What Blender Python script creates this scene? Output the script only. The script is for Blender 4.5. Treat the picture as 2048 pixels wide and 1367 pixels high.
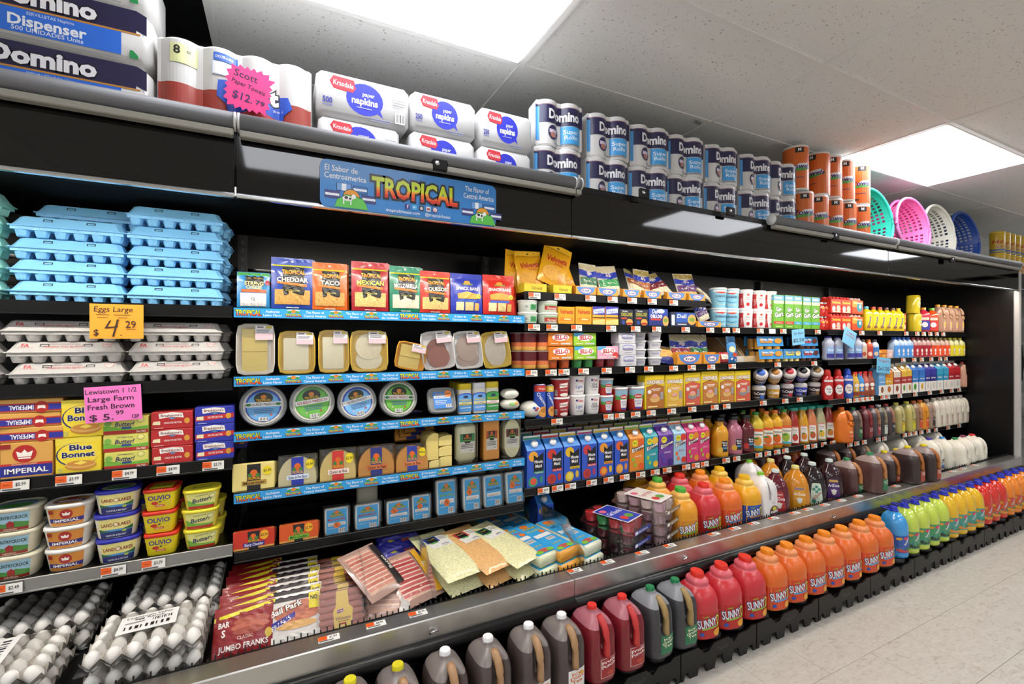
import bpy, math, random
from math import sin, cos, tan, atan, pi, radians
from mathutils import Matrix, Vector
random.seed(11)
for o in list(bpy.data.objects):
    bpy.data.objects.remove(o)
SC = bpy.context.scene
COL = SC.collection

# ------------------------------------------------------------------ camera, world, exposure
F, TH, CAMZ = 929.0, 0.463, 1.43
cam = bpy.data.cameras.new('camera')
cam.sensor_width = 36.0
cam.lens = 36.0 * F / 2048.0
cam.clip_start = 0.05
camo = bpy.data.objects.new('camera', cam)
camo.location = (0, 0, CAMZ)
camo.rotation_euler = (pi / 2, 0, -TH)
COL.objects.link(camo)
SC.camera = camo
w = bpy.data.worlds.new('room_air')
SC.world = w
w.use_nodes = True
w.node_tree.nodes['Background'].inputs[0].default_value = (0.9, 0.93, 1.0, 1)
w.node_tree.nodes['Background'].inputs[1].default_value = 0.15
SC.view_settings.view_transform = 'Standard'
SC.view_settings.look = 'None'
SC.view_settings.gamma = 1.0
SC.view_settings.use_curve_mapping = False
SC.view_settings.exposure = 1.08
PANEL_POWER = 4.2        # ceiling troffers
STRIP_POWER = 36.0        # lamps under the canopy of the case

# ------------------------------------------------------------------ pixel -> place on a given plane
CT, ST = cos(TH), sin(TH)
def RX(u): return tan(atan((u - 1024.0) / F) + TH)
def XA(u, Y): return RX(u) * Y
def ZA(u, v, Y): return CAMZ + (683.5 - v) / F * (Y / (CT - ST * (u - 1024.0) / F))

# ------------------------------------------------------------------ materials
def lin(h):
    h = h.lstrip('#')
    if len(h) == 3: h = ''.join(c * 2 for c in h)
    r = []
    for i in (0, 2, 4):
        c = int(h[i:i + 2], 16) / 255.0
        r.append(c / 12.92 if c <= 0.04045 else ((c + 0.055) / 1.055) ** 2.4)
    return (r[0], r[1], r[2], 1)
MC = {}
def M(h, rough=0.45, metal=0.0, coat=0.0, grain=0.0, alpha=1.0, emit=0.0, gscale=60, spec=0.5):
    k = (h, rough, metal, coat, grain, alpha, emit, gscale, spec)
    if k in MC: return MC[k]
    m = bpy.data.materials.new('mat_' + h)
    m.use_nodes = True
    nt = m.node_tree
    b = nt.nodes['Principled BSDF']
    c = lin(h)
    b.inputs['Base Color'].default_value = c
    b.inputs['Roughness'].default_value = rough
    b.inputs['Metallic'].default_value = metal
    b.inputs['Coat Weight'].default_value = coat
    b.inputs['Coat Roughness'].default_value = 0.08
    b.inputs['Specular IOR Level'].default_value = spec
    b.inputs['Alpha'].default_value = alpha
    if emit:
        b.inputs['Emission Color'].default_value = c
        b.inputs['Emission Strength'].default_value = emit
    if grain:
        tc = nt.nodes.new('ShaderNodeTexCoord')
        n = nt.nodes.new('ShaderNodeTexNoise')
        n.inputs['Scale'].default_value = gscale
        n.inputs['Detail'].default_value = 4
        r = nt.nodes.new('ShaderNodeMapRange')
        r.inputs['From Min'].default_value = 0.3
        r.inputs['From Max'].default_value = 0.7
        r.inputs['To Min'].default_value = 1 - grain
        r.inputs['To Max'].default_value = 1 + grain * 0.4
        mx = nt.nodes.new('ShaderNodeMix')
        mx.data_type = 'RGBA'
        mx.blend_type = 'MULTIPLY'
        mx.inputs[0].default_value = 1
        mx.inputs[6].default_value = c
        nt.links.new(tc.outputs['Object'], n.inputs['Vector'])
        nt.links.new(n.outputs['Fac'], r.inputs['Value'])
        nt.links.new(r.outputs['Result'], mx.inputs[7])
        nt.links.new(mx.outputs[2], b.inputs['Base Color'])
    MC[k] = m
    return m
def PR(h): return M(h, 0.42, coat=0.15)              # printed card or film
def film(name, tint='ffffff', op=0.12, rough=0.12):
    k = ('film', name)
    if k in MC: return MC[k]
    m = bpy.data.materials.new(name)
    m.use_nodes = True
    nt = m.node_tree
    nt.nodes.clear()
    out = nt.nodes.new('ShaderNodeOutputMaterial')
    tr = nt.nodes.new('ShaderNodeBsdfTransparent')
    gl = nt.nodes.new('ShaderNodeBsdfGlossy')
    gl.inputs['Color'].default_value = lin(tint)
    gl.inputs['Roughness'].default_value = rough
    fr = nt.nodes.new('ShaderNodeFresnel')
    fr.inputs['IOR'].default_value = 1.4
    n = nt.nodes.new('ShaderNodeTexNoise')
    n.inputs['Scale'].default_value = 35
    bp = nt.nodes.new('ShaderNodeBump')
    bp.inputs['Strength'].default_value = 0.25
    bp.inputs['Distance'].default_value = 0.004
    nt.links.new(n.outputs['Fac'], bp.inputs['Height'])
    nt.links.new(bp.outputs['Normal'], gl.inputs['Normal'])
    nt.links.new(bp.outputs['Normal'], fr.inputs['Normal'])
    ad = nt.nodes.new('ShaderNodeMath')
    ad.operation = 'MULTIPLY_ADD'
    ad.inputs[1].default_value = .8
    ad.inputs[2].default_value = op * .3
    mx = nt.nodes.new('ShaderNodeMixShader')
    nt.links.new(fr.outputs[0], ad.inputs[0])
    nt.links.new(ad.outputs[0], mx.inputs[0])
    nt.links.new(tr.outputs[0], mx.inputs[1])
    nt.links.new(gl.outputs[0], mx.inputs[2])
    nt.links.new(mx.outputs[0], out.inputs[0])
    MC[k] = m
    return m

# ------------------------------------------------------------------ mesh building
class MB:
    def __init__(s):
        s.v = []; s.f = []; s.m = []; s.s = []; s.mats = []
    def mi(s, mat):
        if isinstance(mat, str): mat = PR(mat)
        if mat not in s.mats: s.mats.append(mat)
        return s.mats.index(mat)
    def add(s, V, Fc, mat, smooth=False):
        b = len(s.v); k = s.mi(mat)
        s.v += [tuple(p) for p in V]
        for f in Fc:
            s.f.append([i + b for i in f]); s.m.append(k); s.s.append(smooth)
    def box(s, x0, x1, y0, y1, z0, z1, mat):
        s.add([(x0, y0, z0), (x1, y0, z0), (x1, y1, z0), (x0, y1, z0), (x0, y0, z1), (x1, y0, z1), (x1, y1, z1), (x0, y1, z1)],
              [(0, 3, 2, 1), (4, 5, 6, 7), (0, 1, 5, 4), (1, 2, 6, 5), (2, 3, 7, 6), (3, 0, 4, 7)], mat)
    def cbox(s, x0, x1, y0, y1, z0, z1, r, mat, smooth=False):      # chamfered box
        cx, cy, cz = (x0 + x1) / 2, (y0 + y1) / 2, (z0 + z1) / 2
        a, b, c = (x1 - x0) / 2, (y1 - y0) / 2, (z1 - z0) / 2
        r = min(r, a * .9, b * .9, c * .9)
        V = []; ix = {}
        for sx in (-1, 1):
            for sy in (-1, 1):
                for sz in (-1, 1):
                    for ax in range(3):
                        p = [sx * (a - r), sy * (b - r), sz * (c - r)]
                        p[ax] += (sx, sy, sz)[ax] * r
                        ix[(sx, sy, sz, ax)] = len(V)
                        V.append((cx + p[0], cy + p[1], cz + p[2]))
        Fc = []
        for ax in range(3):
            o1, o2 = [k for k in range(3) if k != ax]
            for sg in (-1, 1):
                q = []
                for (p1, p2) in ((-1, -1), (1, -1), (1, 1), (-1, 1)):
                    t = [0, 0, 0]; t[ax] = sg; t[o1] = p1; t[o2] = p2
                    q.append(ix[(t[0], t[1], t[2], ax)])
                Fc.append(q)
            for p1 in (-1, 1):
                for p2 in (-1, 1):
                    t = [0, 0, 0]; t[o1] = p1; t[o2] = p2
                    lo = list(t); hi = list(t); lo[ax] = -1; hi[ax] = 1
                    Fc.append([ix[(*lo, o1)], ix[(*hi, o1)], ix[(*hi, o2)], ix[(*lo, o2)]])
        for sx in (-1, 1):
            for sy in (-1, 1):
                for sz in (-1, 1):
                    Fc.append([ix[(sx, sy, sz, k)] for k in range(3)])
        # orient outward
        G = []
        for f in Fc:
            p = [Vector(V[i]) for i in f]
            n = (p[1] - p[0]).cross(p[2] - p[0])
            m_ = sum(p, Vector()) / len(p) - Vector((cx, cy, cz))
            G.append(f if n.dot(m_) > 0 else f[::-1])
        s.add(V, G, mat, smooth)
    def prism(s, pts, y0, y1, mat, side=None):                       # outline in x,z pushed along y
        n = len(pts)
        V = [(x, y0, z) for x, z in pts] + [(x, y1, z) for x, z in pts]
        s.add(V, [list(range(n)), list(range(2 * n - 1, n - 1, -1))], mat)
        s.add(V, [(i, i + n, (i + 1) % n + n, (i + 1) % n) for i in range(n)], side or mat)
    def tube(s, P, r, mat, n=8, cap=True, flat=1.0):
        P = [Vector(p) for p in P]
        V = []; Fc = []
        up = Vector((0, 0, 1))
        for i, p in enumerate(P):
            t = (P[min(i + 1, len(P) - 1)] - P[max(i - 1, 0)]).normalized()
            a = t.cross(up)
            if a.length < 0.1: a = t.cross(Vector((1, 0, 0)))
            a.normalize(); b = t.cross(a)
            rr = r[i] if isinstance(r, (list, tuple)) else r
            for k in range(n):
                g = 2 * pi * k / n
                V.append(p + a * cos(g) * rr * flat + b * sin(g) * rr)
        for i in range(len(P) - 1):
            for k in range(n):
                Fc.append((i * n + k, i * n + (k + 1) % n, (i + 1) * n + (k + 1) % n, (i + 1) * n + k))
        if cap:
            Fc.append(list(range(n))[::-1]); Fc.append([len(V) - n + k for k in range(n)])
        s.add(V, Fc, mat, True)
    def mesh(s, name):
        me = bpy.data.meshes.new(name)
        me.from_pydata(s.v, [], s.f)
        for m in s.mats: me.materials.append(m)
        me.polygons.foreach_set('material_index', s.m)
        me.polygons.foreach_set('use_smooth', s.s)
        me.update()
        return me

def obj(name, me, parent=None, loc=None):
    if isinstance(me, MB): me = me.mesh(name)
    o = bpy.data.objects.new(name, me)
    COL.objects.link(o)
    if parent: o.parent = parent
    if loc: o.location = loc
    return o
def tag(o, label, cat, group=None, kind=None):
    if label: o['label'] = label
    if cat: o['category'] = cat
    if group: o['group'] = group
    if kind: o['kind'] = kind
    return o
def empty(name, loc=(0, 0, 0)):
    o = bpy.data.objects.new(name, None)
    o.empty_display_size = 0.05
    o.location = loc
    COL.objects.link(o)
    return o

# ------------------------------------------------------------------ lettering and print
TXC = {}
def text_mesh(t, bold):
    k = (t, bold)
    if k in TXC: return TXC[k]
    c = bpy.data.curves.new('lettering', 'FONT')
    c.body = t; c.size = 1; c.resolution_u = 2; c.offset = bold
    c.align_x = 'CENTER'
    o = bpy.data.objects.new('lettering', c)
    me = bpy.data.meshes.new_from_object(o)
    V = [(v.co.x, v.co.y - 0.34) for v in me.vertices]
    Fc = [tuple(p.vertices) for p in me.polygons]
    if len(Fc) and sum((V[f[1]][0] - V[f[0]][0]) * (V[f[2]][1] - V[f[0]][1]) - (V[f[1]][1] - V[f[0]][1]) * (V[f[2]][0] - V[f[0]][0]) for f in Fc) < 0:
        Fc = [f[::-1] for f in Fc]
    x0 = min([p[0] for p in V] or [0]); x1 = max([p[0] for p in V] or [1])
    bpy.data.objects.remove(o); bpy.data.curves.remove(c); bpy.data.meshes.remove(me)
    TXC[k] = (V, Fc, (x0 + x1) / 2, max(x1 - x0, .01))
    return TXC[k]

EPS = 0.00025
def clip(poly, y0, y1):
    for lim, keep in ((y0, 1), (y1, -1)):
        out = []
        for i in range(len(poly)):
            a, b = poly[i], poly[(i + 1) % len(poly)]
            ia, ib = (a[1] - lim) * keep >= 0, (b[1] - lim) * keep >= 0
            if ia: out.append(a)
            if ia != ib:
                t = (lim - a[1]) / (b[1] - a[1])
                out.append((a[0] + (b[0] - a[0]) * t, lim))
        poly = out
        if len(poly) < 3: return []
    return poly
def cells(q, dx, dy, P, G):
    """cut a flat outline along the cells of the surface it is printed on"""
    xs = [p[0] for p in q]; ys = [p[1] for p in q]
    i0, i1 = int(math.floor(min(xs) / dx + 1e-6)), int(math.ceil(max(xs) / dx - 1e-6))
    j0, j1 = int(math.floor(min(ys) / dy + 1e-6)), int(math.ceil(max(ys) / dy - 1e-6))
    for i in range(i0, i1):
        s1 = q if i1 - i0 < 2 else [(a, b) for b, a in clip([(b, a) for a, b in q], i * dx, (i + 1) * dx)]
        if len(s1) < 3: continue
        for j in range(j0, j1):
            s2 = s1 if j1 - j0 < 2 else clip(s1, j * dy, (j + 1) * dy)
            if len(s2) > 2: G.append(list(range(len(P), len(P) + len(s2)))); P += s2
def art(mb, items, S, W, H, lift=0.0006):
    """print on a surface. coordinates are fractions of W,H, x from the left, y from the bottom"""
    nx, ny = S.sub
    for k, it in enumerate(items):
        L = lift + k * EPS
        c = it[0]
        if c in 'REG':
            if c == 'R':
                _, x0, y0, x1, y1, col = it[:6]; q = [(x0, y0), (x1, y0), (x1, y1), (x0, y1)]
            elif c == 'E':
                _, cx, cy, rx, ry, col = it[:6]; q = [(cx + rx * cos(2 * pi * i / 20), cy + ry * sin(2 * pi * i / 20)) for i in range(20)]
            else: q, col = list(it[1]), it[2]
            if nx > 1:
                P = []; G = []
                cells(q, 1 / nx, 1 / ny, P, G)
                mb.add([S((a - .5) * W, b * H, L) for a, b in P], G, col)
            else:
                mb.add([S((x - .5) * W, y * H, L) for x, y in q], [list(range(len(q)))], col)
        elif c == 'B':                                               # bar code
            _, x0, y0, x1, y1 = it[:5]
            V = []; Fc = []
            mb.add([S((x - .5) * W, y * H, L) for x, y in ((x0, y0), (x1, y0), (x1, y1), (x0, y1))], [(0, 1, 2, 3)], 'f4f4f2')
            n = 9; dx = (x1 - x0) / (n + .5)
            for i in range(n):
                a = x0 + dx * (i + .35); b = a + dx * (.3 + .4 * ((i * 7) % 3) / 2)
                q = len(V)
                V += [S((x - .5) * W, y * H, L + .0002) for x, y in ((a, y0 + (y1 - y0) * .12), (b, y0 + (y1 - y0) * .12), (b, y1 - (y1 - y0) * .08), (a, y1 - (y1 - y0) * .08))]
                Fc.append((q, q + 1, q + 2, q + 3))
            mb.add(V, Fc, '222226')
        elif c in 'TO':
            _, t, cx, cy, h, col = it[:6]
            o = it[6] if len(it) > 6 else {}
            jobs = [(col, o.get('b', 0.012), L)]
            if c == 'O': jobs = [(o.get('oc', '111122'), o.get('ob', 0.06), L - EPS * .5), (col, o.get('b', .015), L + EPS * .4)]
            for (cc, bold, LL) in jobs:
                V, Fc, mx, wd = text_mesh(t, bold)
                sz = h * H / 0.7
                sx = sz
                if 'w' in o:
                    base = text_mesh(t, o.get('b', .012))[3]
                    sx = o['w'] * W / base
                an = radians(o.get('a', 0)); sh = o.get('sh', 0)
                ca, sa = cos(an), sin(an)
                Q = []
                for (x, y) in V:
                    x = (x - mx) * sx + y * sz * sh; y = y * sz
                    Q.append(((cx - .5) * W + x * ca - y * sa, cy * H + x * sa + y * ca))
                if nx < 6:
                    mb.add([S(a, b, LL) for a, b in Q], Fc, cc)
                else:                                               # follow the curve: cut the letters into upright slices
                    P = []; G = []
                    for f in Fc: cells([(Q[i][0] / W + .5, Q[i][1] / H) for i in f], 1 / nx, 1 / ny, P, G)
                    P = [S((a - .5) * W, b * H, LL) for a, b in P]
                    mb.add(P, G, cc)
class Flat:                                                          # front face of something d deep
    sub = (1, 1)
    def __init__(s, d, z0=0.0): s.d = d; s.z0 = z0
    def __call__(s, a, t, l): return (a, -s.d / 2 - l, s.z0 + t)
class Top:
    sub = (1, 1)
    def __init__(s, z, d): s.z = z; s.d = d
    def __call__(s, a, t, l): return (a, t - s.d / 2, s.z + l)
class Left:
    sub = (1, 1)
    def __init__(s, w, d): s.w = w; s.d = d
    def __call__(s, a, t, l): return (-s.w / 2 - l, -a, t)

# ------------------------------------------------------------------ turned and squarish bodies
class Lathe:
    """profile [(r, z)], cross section a superellipse of power p, scaled rx, ry"""
    sub = (14, 6)
    def __init__(s, prof, rx=1.0, ry=1.0, p=2.0, n=28, rib=None):
        s.prof = prof; s.rx = rx; s.ry = ry; s.p = p; s.n = n; s.rib = rib
        s.R = max(r for r, z in prof) * rx
    def rad(s, z):
        q = s.prof
        for i in range(len(q) - 1):
            if q[i][1] <= z <= q[i + 1][1] and q[i + 1][1] > q[i][1]:
                t = (z - q[i][1]) / (q[i + 1][1] - q[i][1])
                return q[i][0] + (q[i + 1][0] - q[i][0]) * t
        return q[-1][0] if z > q[-1][1] else q[0][0]
    def pt(s, th, r, z):
        c, d = cos(th), sin(th)
        k = (abs(c) ** s.p + abs(d) ** s.p) ** (-1 / s.p)
        if s.rib: k *= s.rib(th, z)
        return (s.rx * r * k * c, s.ry * r * k * d, z)
    def __call__(s, a, t, l):
        th = -pi / 2 + a / s.R
        r = s.rad(t) + l / min(s.rx, s.ry)
        return s.pt(th, r, t)
    def body(s, mb, mat, caps=True, matfn=None, z0=None, z1=None, smooth=True):
        P = [(r, z) for r, z in s.prof if (z0 is None or z >= z0 - 1e-6) and (z1 is None or z <= z1 + 1e-6)]
        n = s.n; V = []
        for r, z in P:
            for k in range(n): V.append(s.pt(-pi / 2 + 2 * pi * k / n, r, z))
        by = {}
        for j in range(len(P) - 1):
            mm = matfn((P[j][1] + P[j + 1][1]) / 2) if matfn else mat
            by.setdefault(mm, []).extend([(j * n + k, j * n + (k + 1) % n, (j + 1) * n + (k + 1) % n, (j + 1) * n + k) for k in range(n)])
        for mm, Fc in by.items(): mb.add(V, Fc, mm, smooth)
        if caps:
            mb.add(V[:n], [list(range(n))[::-1]], matfn(P[0][1]) if matfn else mat)
            mb.add(V[-n:], [list(range(n))], matfn(P[-1][1]) if matfn else mat)
def cap_mesh(r, z0, h, col, ribs=True, top=None):
    mb = MB()
    L = Lathe([(r, z0), (r, z0 + h * .8), (r * .9, z0 + h)], n=20, rib=(lambda th, z: 1 + .025 * (int(th / (2 * pi) * 20 + 50) % 2)) if ribs else None)
    L.body(mb, M(col, .35))
    return mb.mesh('cap')

# ------------------------------------------------------------------ product kinds
class Kind:
    def __init__(s, name, cat, W, H, D, parts, yc=None):
        s.name = name; s.cat = cat; s.W = W; s.H = H; s.D = D; s.parts = parts
def spawn(K, loc, label, group=None, rz=0.0, rx=0.0, ry=0.0, sc=(1, 1, 1), name=None):
    if len(K.parts) == 1 and not K.parts[0][2]:
        o = obj(name or K.name, K.parts[0][1])
    else:
        o = empty(name or K.name)
        for nm, me, sub in K.parts:
            c = obj(nm, me, o)
            for sn, sm in sub: obj(sn, sm, c)
    o.location = loc
    o.rotation_euler = (rx, ry, rz)
    o.scale = sc
    tag(o, label, K.cat, group)
    return o
USED = {}
def put(K, u0, u1, vt, Y, z, label, group=None, fit=0.965, rz=0.0, rx=0.0, ry=0.0, dy=0.0, mid=False):
    """stand a product on height z with its front (or middle) in the plane Y, filling the columns u0..u1 up to row vt"""
    x0, x1 = XA(u0, Y), XA(u1, Y)
    sx = (x1 - x0) * fit / K.W
    sz = (ZA((u0 + u1) / 2, vt, Y) - z) / K.H if vt is not None else sx
    sy = min(1.25, max(.7, (sx + sz) / 2))
    y = Y + dy + (0 if mid else K.D * sy / 2)
    return spawn(K, ((x0 + x1) / 2, y, z), label, group, rz=rz, rx=rx, ry=ry, sc=(sx, sy, sz))
ORD = 'first second third fourth fifth sixth seventh eighth ninth tenth eleventh twelfth thirteenth fourteenth fifteenth sixteenth seventeenth eighteenth nineteenth twentieth'.split()
def lab_mesh(items, S, W, H, name='label', lift=0.0006):
    mb = MB(); art(mb, items, S, W, H, lift); return mb.mesh(name)

def K_box(name, cat, W, H, D, base, front, top=None, left=None, ch=.0025, rough=.45):
    mb = MB(); mb.cbox(-W / 2, W / 2, -D / 2, D / 2, 0, H, ch, M(base, rough, coat=.1))
    pr = MB(); art(pr, front, Flat(D), W, H)
    if top: art(pr, top, Top(H, D), W, D)
    if left: art(pr, left, Left(W, D), D, H)
    return Kind(name, cat, W, H, D, [('carton', mb.mesh('carton'), []), ('label', pr.mesh('label'), [])])

class Pillow:
    """bulging pouch: flat seals above t1 and below t0"""
    sub = (10, 14)
    def __init__(s, W, H, D, t0=.06, t1=.86, wr=.0016, seed=1, e=3):
        s.W = W; s.H = H; s.D = D; s.t0 = t0; s.t1 = t1; s.wr = wr; s.q = seed; s.e = e
    def bulge(s, a, t):
        x = min(1, abs(2 * a / s.W)); v = t / s.H
        if v <= s.t0 or v >= s.t1: g = 0
        else:
            k = (v - s.t0) / (s.t1 - s.t0)
            g = (max(0, sin(pi * k ** .75))) ** .55
        b = s.D / 2 * max(0, 1 - x ** s.e) ** .6 * g
        return b + s.wr * (sin(a * 160 + v * 9 + s.q) * cos(v * 31 + s.q * 2 + a * 40)) * (1 - x ** 4)
    def __call__(s, a, t, l): return (a, -s.bulge(a, t) - .001 - l, t)
    def body(s, mb, front, back=None, nx=10, ny=14):
        for sg, mt in ((-1, front), (1, back or front)):
            V = []; Fc = []
            for j in range(ny + 1):
                for i in range(nx + 1):
                    a = (i / nx - .5) * s.W; t = j / ny * s.H
                    V.append((a, sg * (s.bulge(a, t) + .001), t))
            for j in range(ny):
                for i in range(nx):
                    q = (j * (nx + 1) + i, j * (nx + 1) + i + 1, (j + 1) * (nx + 1) + i + 1, (j + 1) * (nx + 1) + i)
                    Fc.append(q if sg < 0 else q[::-1])
            mb.add(V, Fc, mt, True)
def K_bag(name, cat, W, H, D, base, front, t0=.06, t1=.86, rough=.28, seed=1, part='pouch', wr=.0016, e=3):
    P = Pillow(W, H, D, t0, t1, wr, seed, e)
    mb = MB(); P.body(mb, M(base, rough, coat=.3))
    pr = MB(); art(pr, front, P, W, H, .001)
    return Kind(name, cat, W, H, D, [(part, mb.mesh(part), []), ('label', pr.mesh('label'), [])])

def K_tub(name, cat, W, H, D, base, front, lidc, lidart=None, p=3.2, taper=.84, lidh=.012, n=32, lidr=1.03):
    h = H - lidh
    L = Lathe([(taper * .96, 0), (taper, .004), (.985, h)], W / 2 * .97, D / 2 * .97, p, n)
    L.R = W / 2
    mb = MB(); L.body(mb, M(base, .4))
    pr = MB(); art(pr, front, L, W, h, .0006)
    lb = MB()
    Q = Lathe([(.95, h - .002), (lidr, h - .001), (lidr, h + lidh * .55), (lidr * .97, h + lidh * .9), (.9, h + lidh), (.88, h + lidh * .75)], W / 2 * .97, D / 2 * .97, p, n)
    Q.body(lb, M(lidc, .38))
    sub = []
    if lidart:
        lp = MB(); art(lp, lidart, Top(h + lidh * .75, D * .8), W * .8, D * .8); sub = [('lid_print', lp.mesh('lid_print'))]
    return Kind(name, cat, W, H, D, [('tub', mb.mesh('tub'), []), ('label', pr.mesh('label'), []), ('lid', lb.mesh('lid'), sub)])
# ------------------------------------------------------------------ clipped bands inside lettering
def banded(mb, t, cx, cy, w, h, S, L, bands, bold=.03, a=0):
    V, Fc, mx, wd = text_mesh(t, bold)
    sz = h / .7; sx = w / wd; ca, sa = cos(radians(a)), sin(radians(a))
    for (y0, y1, col) in bands:
        P = []; G = []
        for f in Fc:
            q = clip([V[i] for i in f], y0, y1)
            if q:
                b = len(P)
                for x, y in q:
                    x = (x - mx) * sx; y *= sz
                    P.append(S(cx + x * ca - y * sa, cy + x * sa + y * ca, L))
                G.append(list(range(b, len(P))))
        if G: mb.add(P, G, col)
TROP = [(-.5, -.26, 'd8301c'), (-.26, -.22, 'e8531c'), (-.22, -.13, 'e8661c'), (-.13, -.09, 'f0841f'), (-.09, -.02, 'f29a22'), (-.02, .6, 'c8d92a')]

# ------------------------------------------------------------------ room
CEIL = 2.68
GX, GY, TX, TY = 0.976, 1.255, 1.2192, 0.6096
XL, XR, YF, YB = -4.5, 13.0, -5.6, 3.09

def tile_material():
    m = M('d3d0c8', .9)
    nt = m.node_tree; b = nt.nodes['Principled BSDF']
    tc = nt.nodes.new('ShaderNodeTexCoord')
    n1 = nt.nodes.new('ShaderNodeTexNoise'); n1.inputs['Scale'].default_value = 95; n1.inputs['Detail'].default_value = 3
    n2 = nt.nodes.new('ShaderNodeTexNoise'); n2.inputs['Scale'].default_value = 2.2
    r = nt.nodes.new('ShaderNodeValToRGB')
    r.color_ramp.elements[0].position = .27; r.color_ramp.elements[0].color = lin('a9a7a0')
    r.color_ramp.elements[1].position = .36; r.color_ramp.elements[1].color = lin('f6f6f3')
    bp = nt.nodes.new('ShaderNodeBump'); bp.inputs['Strength'].default_value = .35; bp.inputs['Distance'].default_value = .003
    nt.links.new(tc.outputs['Object'], n1.inputs['Vector'])
    nt.links.new(n1.outputs['Fac'], r.inputs['Fac'])
    nt.links.new(r.outputs['Color'], b.inputs['Base Color'])
    nt.links.new(n1.outputs['Fac'], bp.inputs['Height'])
    nt.links.new(bp.outputs['Normal'], b.inputs['Normal'])
    return m
def vct_material():
    m = M('cfc6b6', .38)
    nt = m.node_tree; b = nt.nodes['Principled BSDF']
    oi = nt.nodes.new('ShaderNodeObjectInfo')
    tc = nt.nodes.new('ShaderNodeNewGeometry')
    n1 = nt.nodes.new('ShaderNodeTexNoise'); n1.inputs['Scale'].default_value = 38; n1.inputs['Detail'].default_value = 6
    n1.inputs['Distortion'].default_value = 1.6
    mp = nt.nodes.new('ShaderNodeMapping'); mp.inputs['Scale'].default_value = (.45, 1, 1)
    mp.inputs['Rotation'].default_value = (0, 0, .5)
    r = nt.nodes.new('ShaderNodeValToRGB')
    r.color_ramp.elements[0].position = .25; r.color_ramp.elements[0].color = lin('a0968a')
    r.color_ramp.elements[1].position = .42; r.color_ramp.elements[1].color = lin('b6b0a6')
    e = r.color_ramp.elements.new(.72); e.color = lin('c2bdb3')
    nt.links.new(tc.outputs['Position'], mp.inputs['Vector'])
    nt.links.new(mp.outputs['Vector'], n1.inputs['Vector'])
    nt.links.new(n1.outputs['Fac'], r.inputs['Fac'])
    nt.links.new(r.outputs['Color'], b.inputs['Base Color'])
    return m
WALLM = M('eeede9', .8, grain=.05, gscale=6)

# floor: tiles near the case are single pieces, the rest of the floor is a slab
VCT = vct_material()
mb = MB(); mb.box(XL, XR, YF, YB, -.08, -.004, M('8a8072', .7))
for (a, b, c, d) in ((XL, .6, YF, YB), (6.6976, XR, YF, YB), (.6, 6.6976, YF, -.042), (.6, 6.6976, 1.7868, YB)):
    mb.box(a, b, c, d, -.004, 0, VCT)
floor = tag(obj('floor', mb), None, None, kind='structure')
tm = MB(); tm.cbox(-.1518, .1518, -.1518, .1518, -.004, 0, .0008, VCT); tm = tm.mesh('floor_tile')
for i in range(20):
    for j in range(6):
        obj('floor_tile', tm, floor, (.6 + .3048 * (i + .5), -.042 + .3048 * (j + .5), -.00002 * ((i * 7 + j * 3) % 5)))

# ceiling
ceil = empty('ceiling'); tag(ceil, None, None, kind='structure')
TILE = tile_material()
tl = MB(); tl.box(-TX / 2 + .006, TX / 2 - .006, -TY / 2 + .006, TY / 2 - .006, .004, .02, TILE); tl = tl.mesh('ceiling_tile')
i0, i1 = -4, 10
j0, j1 = -11, 2
gm = M('f4f3f0', .5)
g = MB()
for i in range(i0, i1 + 1):
    x = GX + TX * i
    if XL < x < XR: g.box(x - .012, x + .012, YF, YB, CEIL - .001, CEIL + .02, gm)
for j in range(j0, j1 + 2):
    y = GY + TY * j
    if YF < y < YB: g.box(XL, XR, y - .012, y + .012, CEIL, CEIL + .021, gm)
obj('ceiling_grid', g, ceil)
DIFF = M('f6f9ff', .6, emit=PANEL_POWER)
lamp_no = 0
for i in range(i0, i1):
    for j in range(j0, j1 + 1):
        cx, cy = GX + TX * (i - .5), GY + TY * (j + .5)
        if not (XL < cx < XR and YF < cy < YB + .1): continue
        if i % 3 == 0 and j % 3 == 0 and -9 <= j <= 0 and -3 <= i <= 6:  # rearmost row is unseen, added so more light bounces up to the ceiling
            t = empty('ceiling_light', (cx, cy, CEIL))
            d = MB(); d.cbox(-TX / 2 + .026, TX / 2 - .026, -TY / 2 + .026, TY / 2 - .026, -.014, .006, .008, DIFF); obj('diffuser', d, t)
            fr = MB(); fm = M('e4e2dc', .45)
            for (a, b, c, e) in ((-TX / 2 + .012, -TX / 2 + .026, -TY / 2 + .012, TY / 2 - .012), (TX / 2 - .026, TX / 2 - .012, -TY / 2 + .012, TY / 2 - .012),
                                 (-TX / 2 + .026, TX / 2 - .026, -TY / 2 + .012, -TY / 2 + .026), (-TX / 2 + .026, TX / 2 - .026, TY / 2 - .026, TY / 2 - .012)):
                fr.box(a, b, c, e, -.002, .02, fm)
            obj('frame', fr, t)
            nm = {(0, 0): 'large lit ceiling panel above the paper towel packs', (3, 0): 'lit ceiling panel above the laundry baskets'}.get((i, j))
            if not nm:
                col_ = {-3: 'far left', 0: 'left', 3: 'middle', 6: 'right'}[i]
                nm = 'lit ceiling panel in the %s column, %s' % (col_, {0: 'nearest the cold case', -3: 'over the middle of the aisle', -6: 'behind the aisle', -9: 'added row by the rear wall'}[j])
            tag(t, nm, 'ceiling light', 'lit ceiling panels')
        elif (i, j) in ((-1, 1), (-2, 1)):
            continue                                               # open bay, dark void above
        else:
            obj('ceiling_tile', tl, ceil, (cx, cy, CEIL))
vd = MB(); vd.box(XL, XR, YF, YB, 3.1, 3.14, M('050505', .9)); obj('ceiling_deck', vd, ceil)
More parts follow.
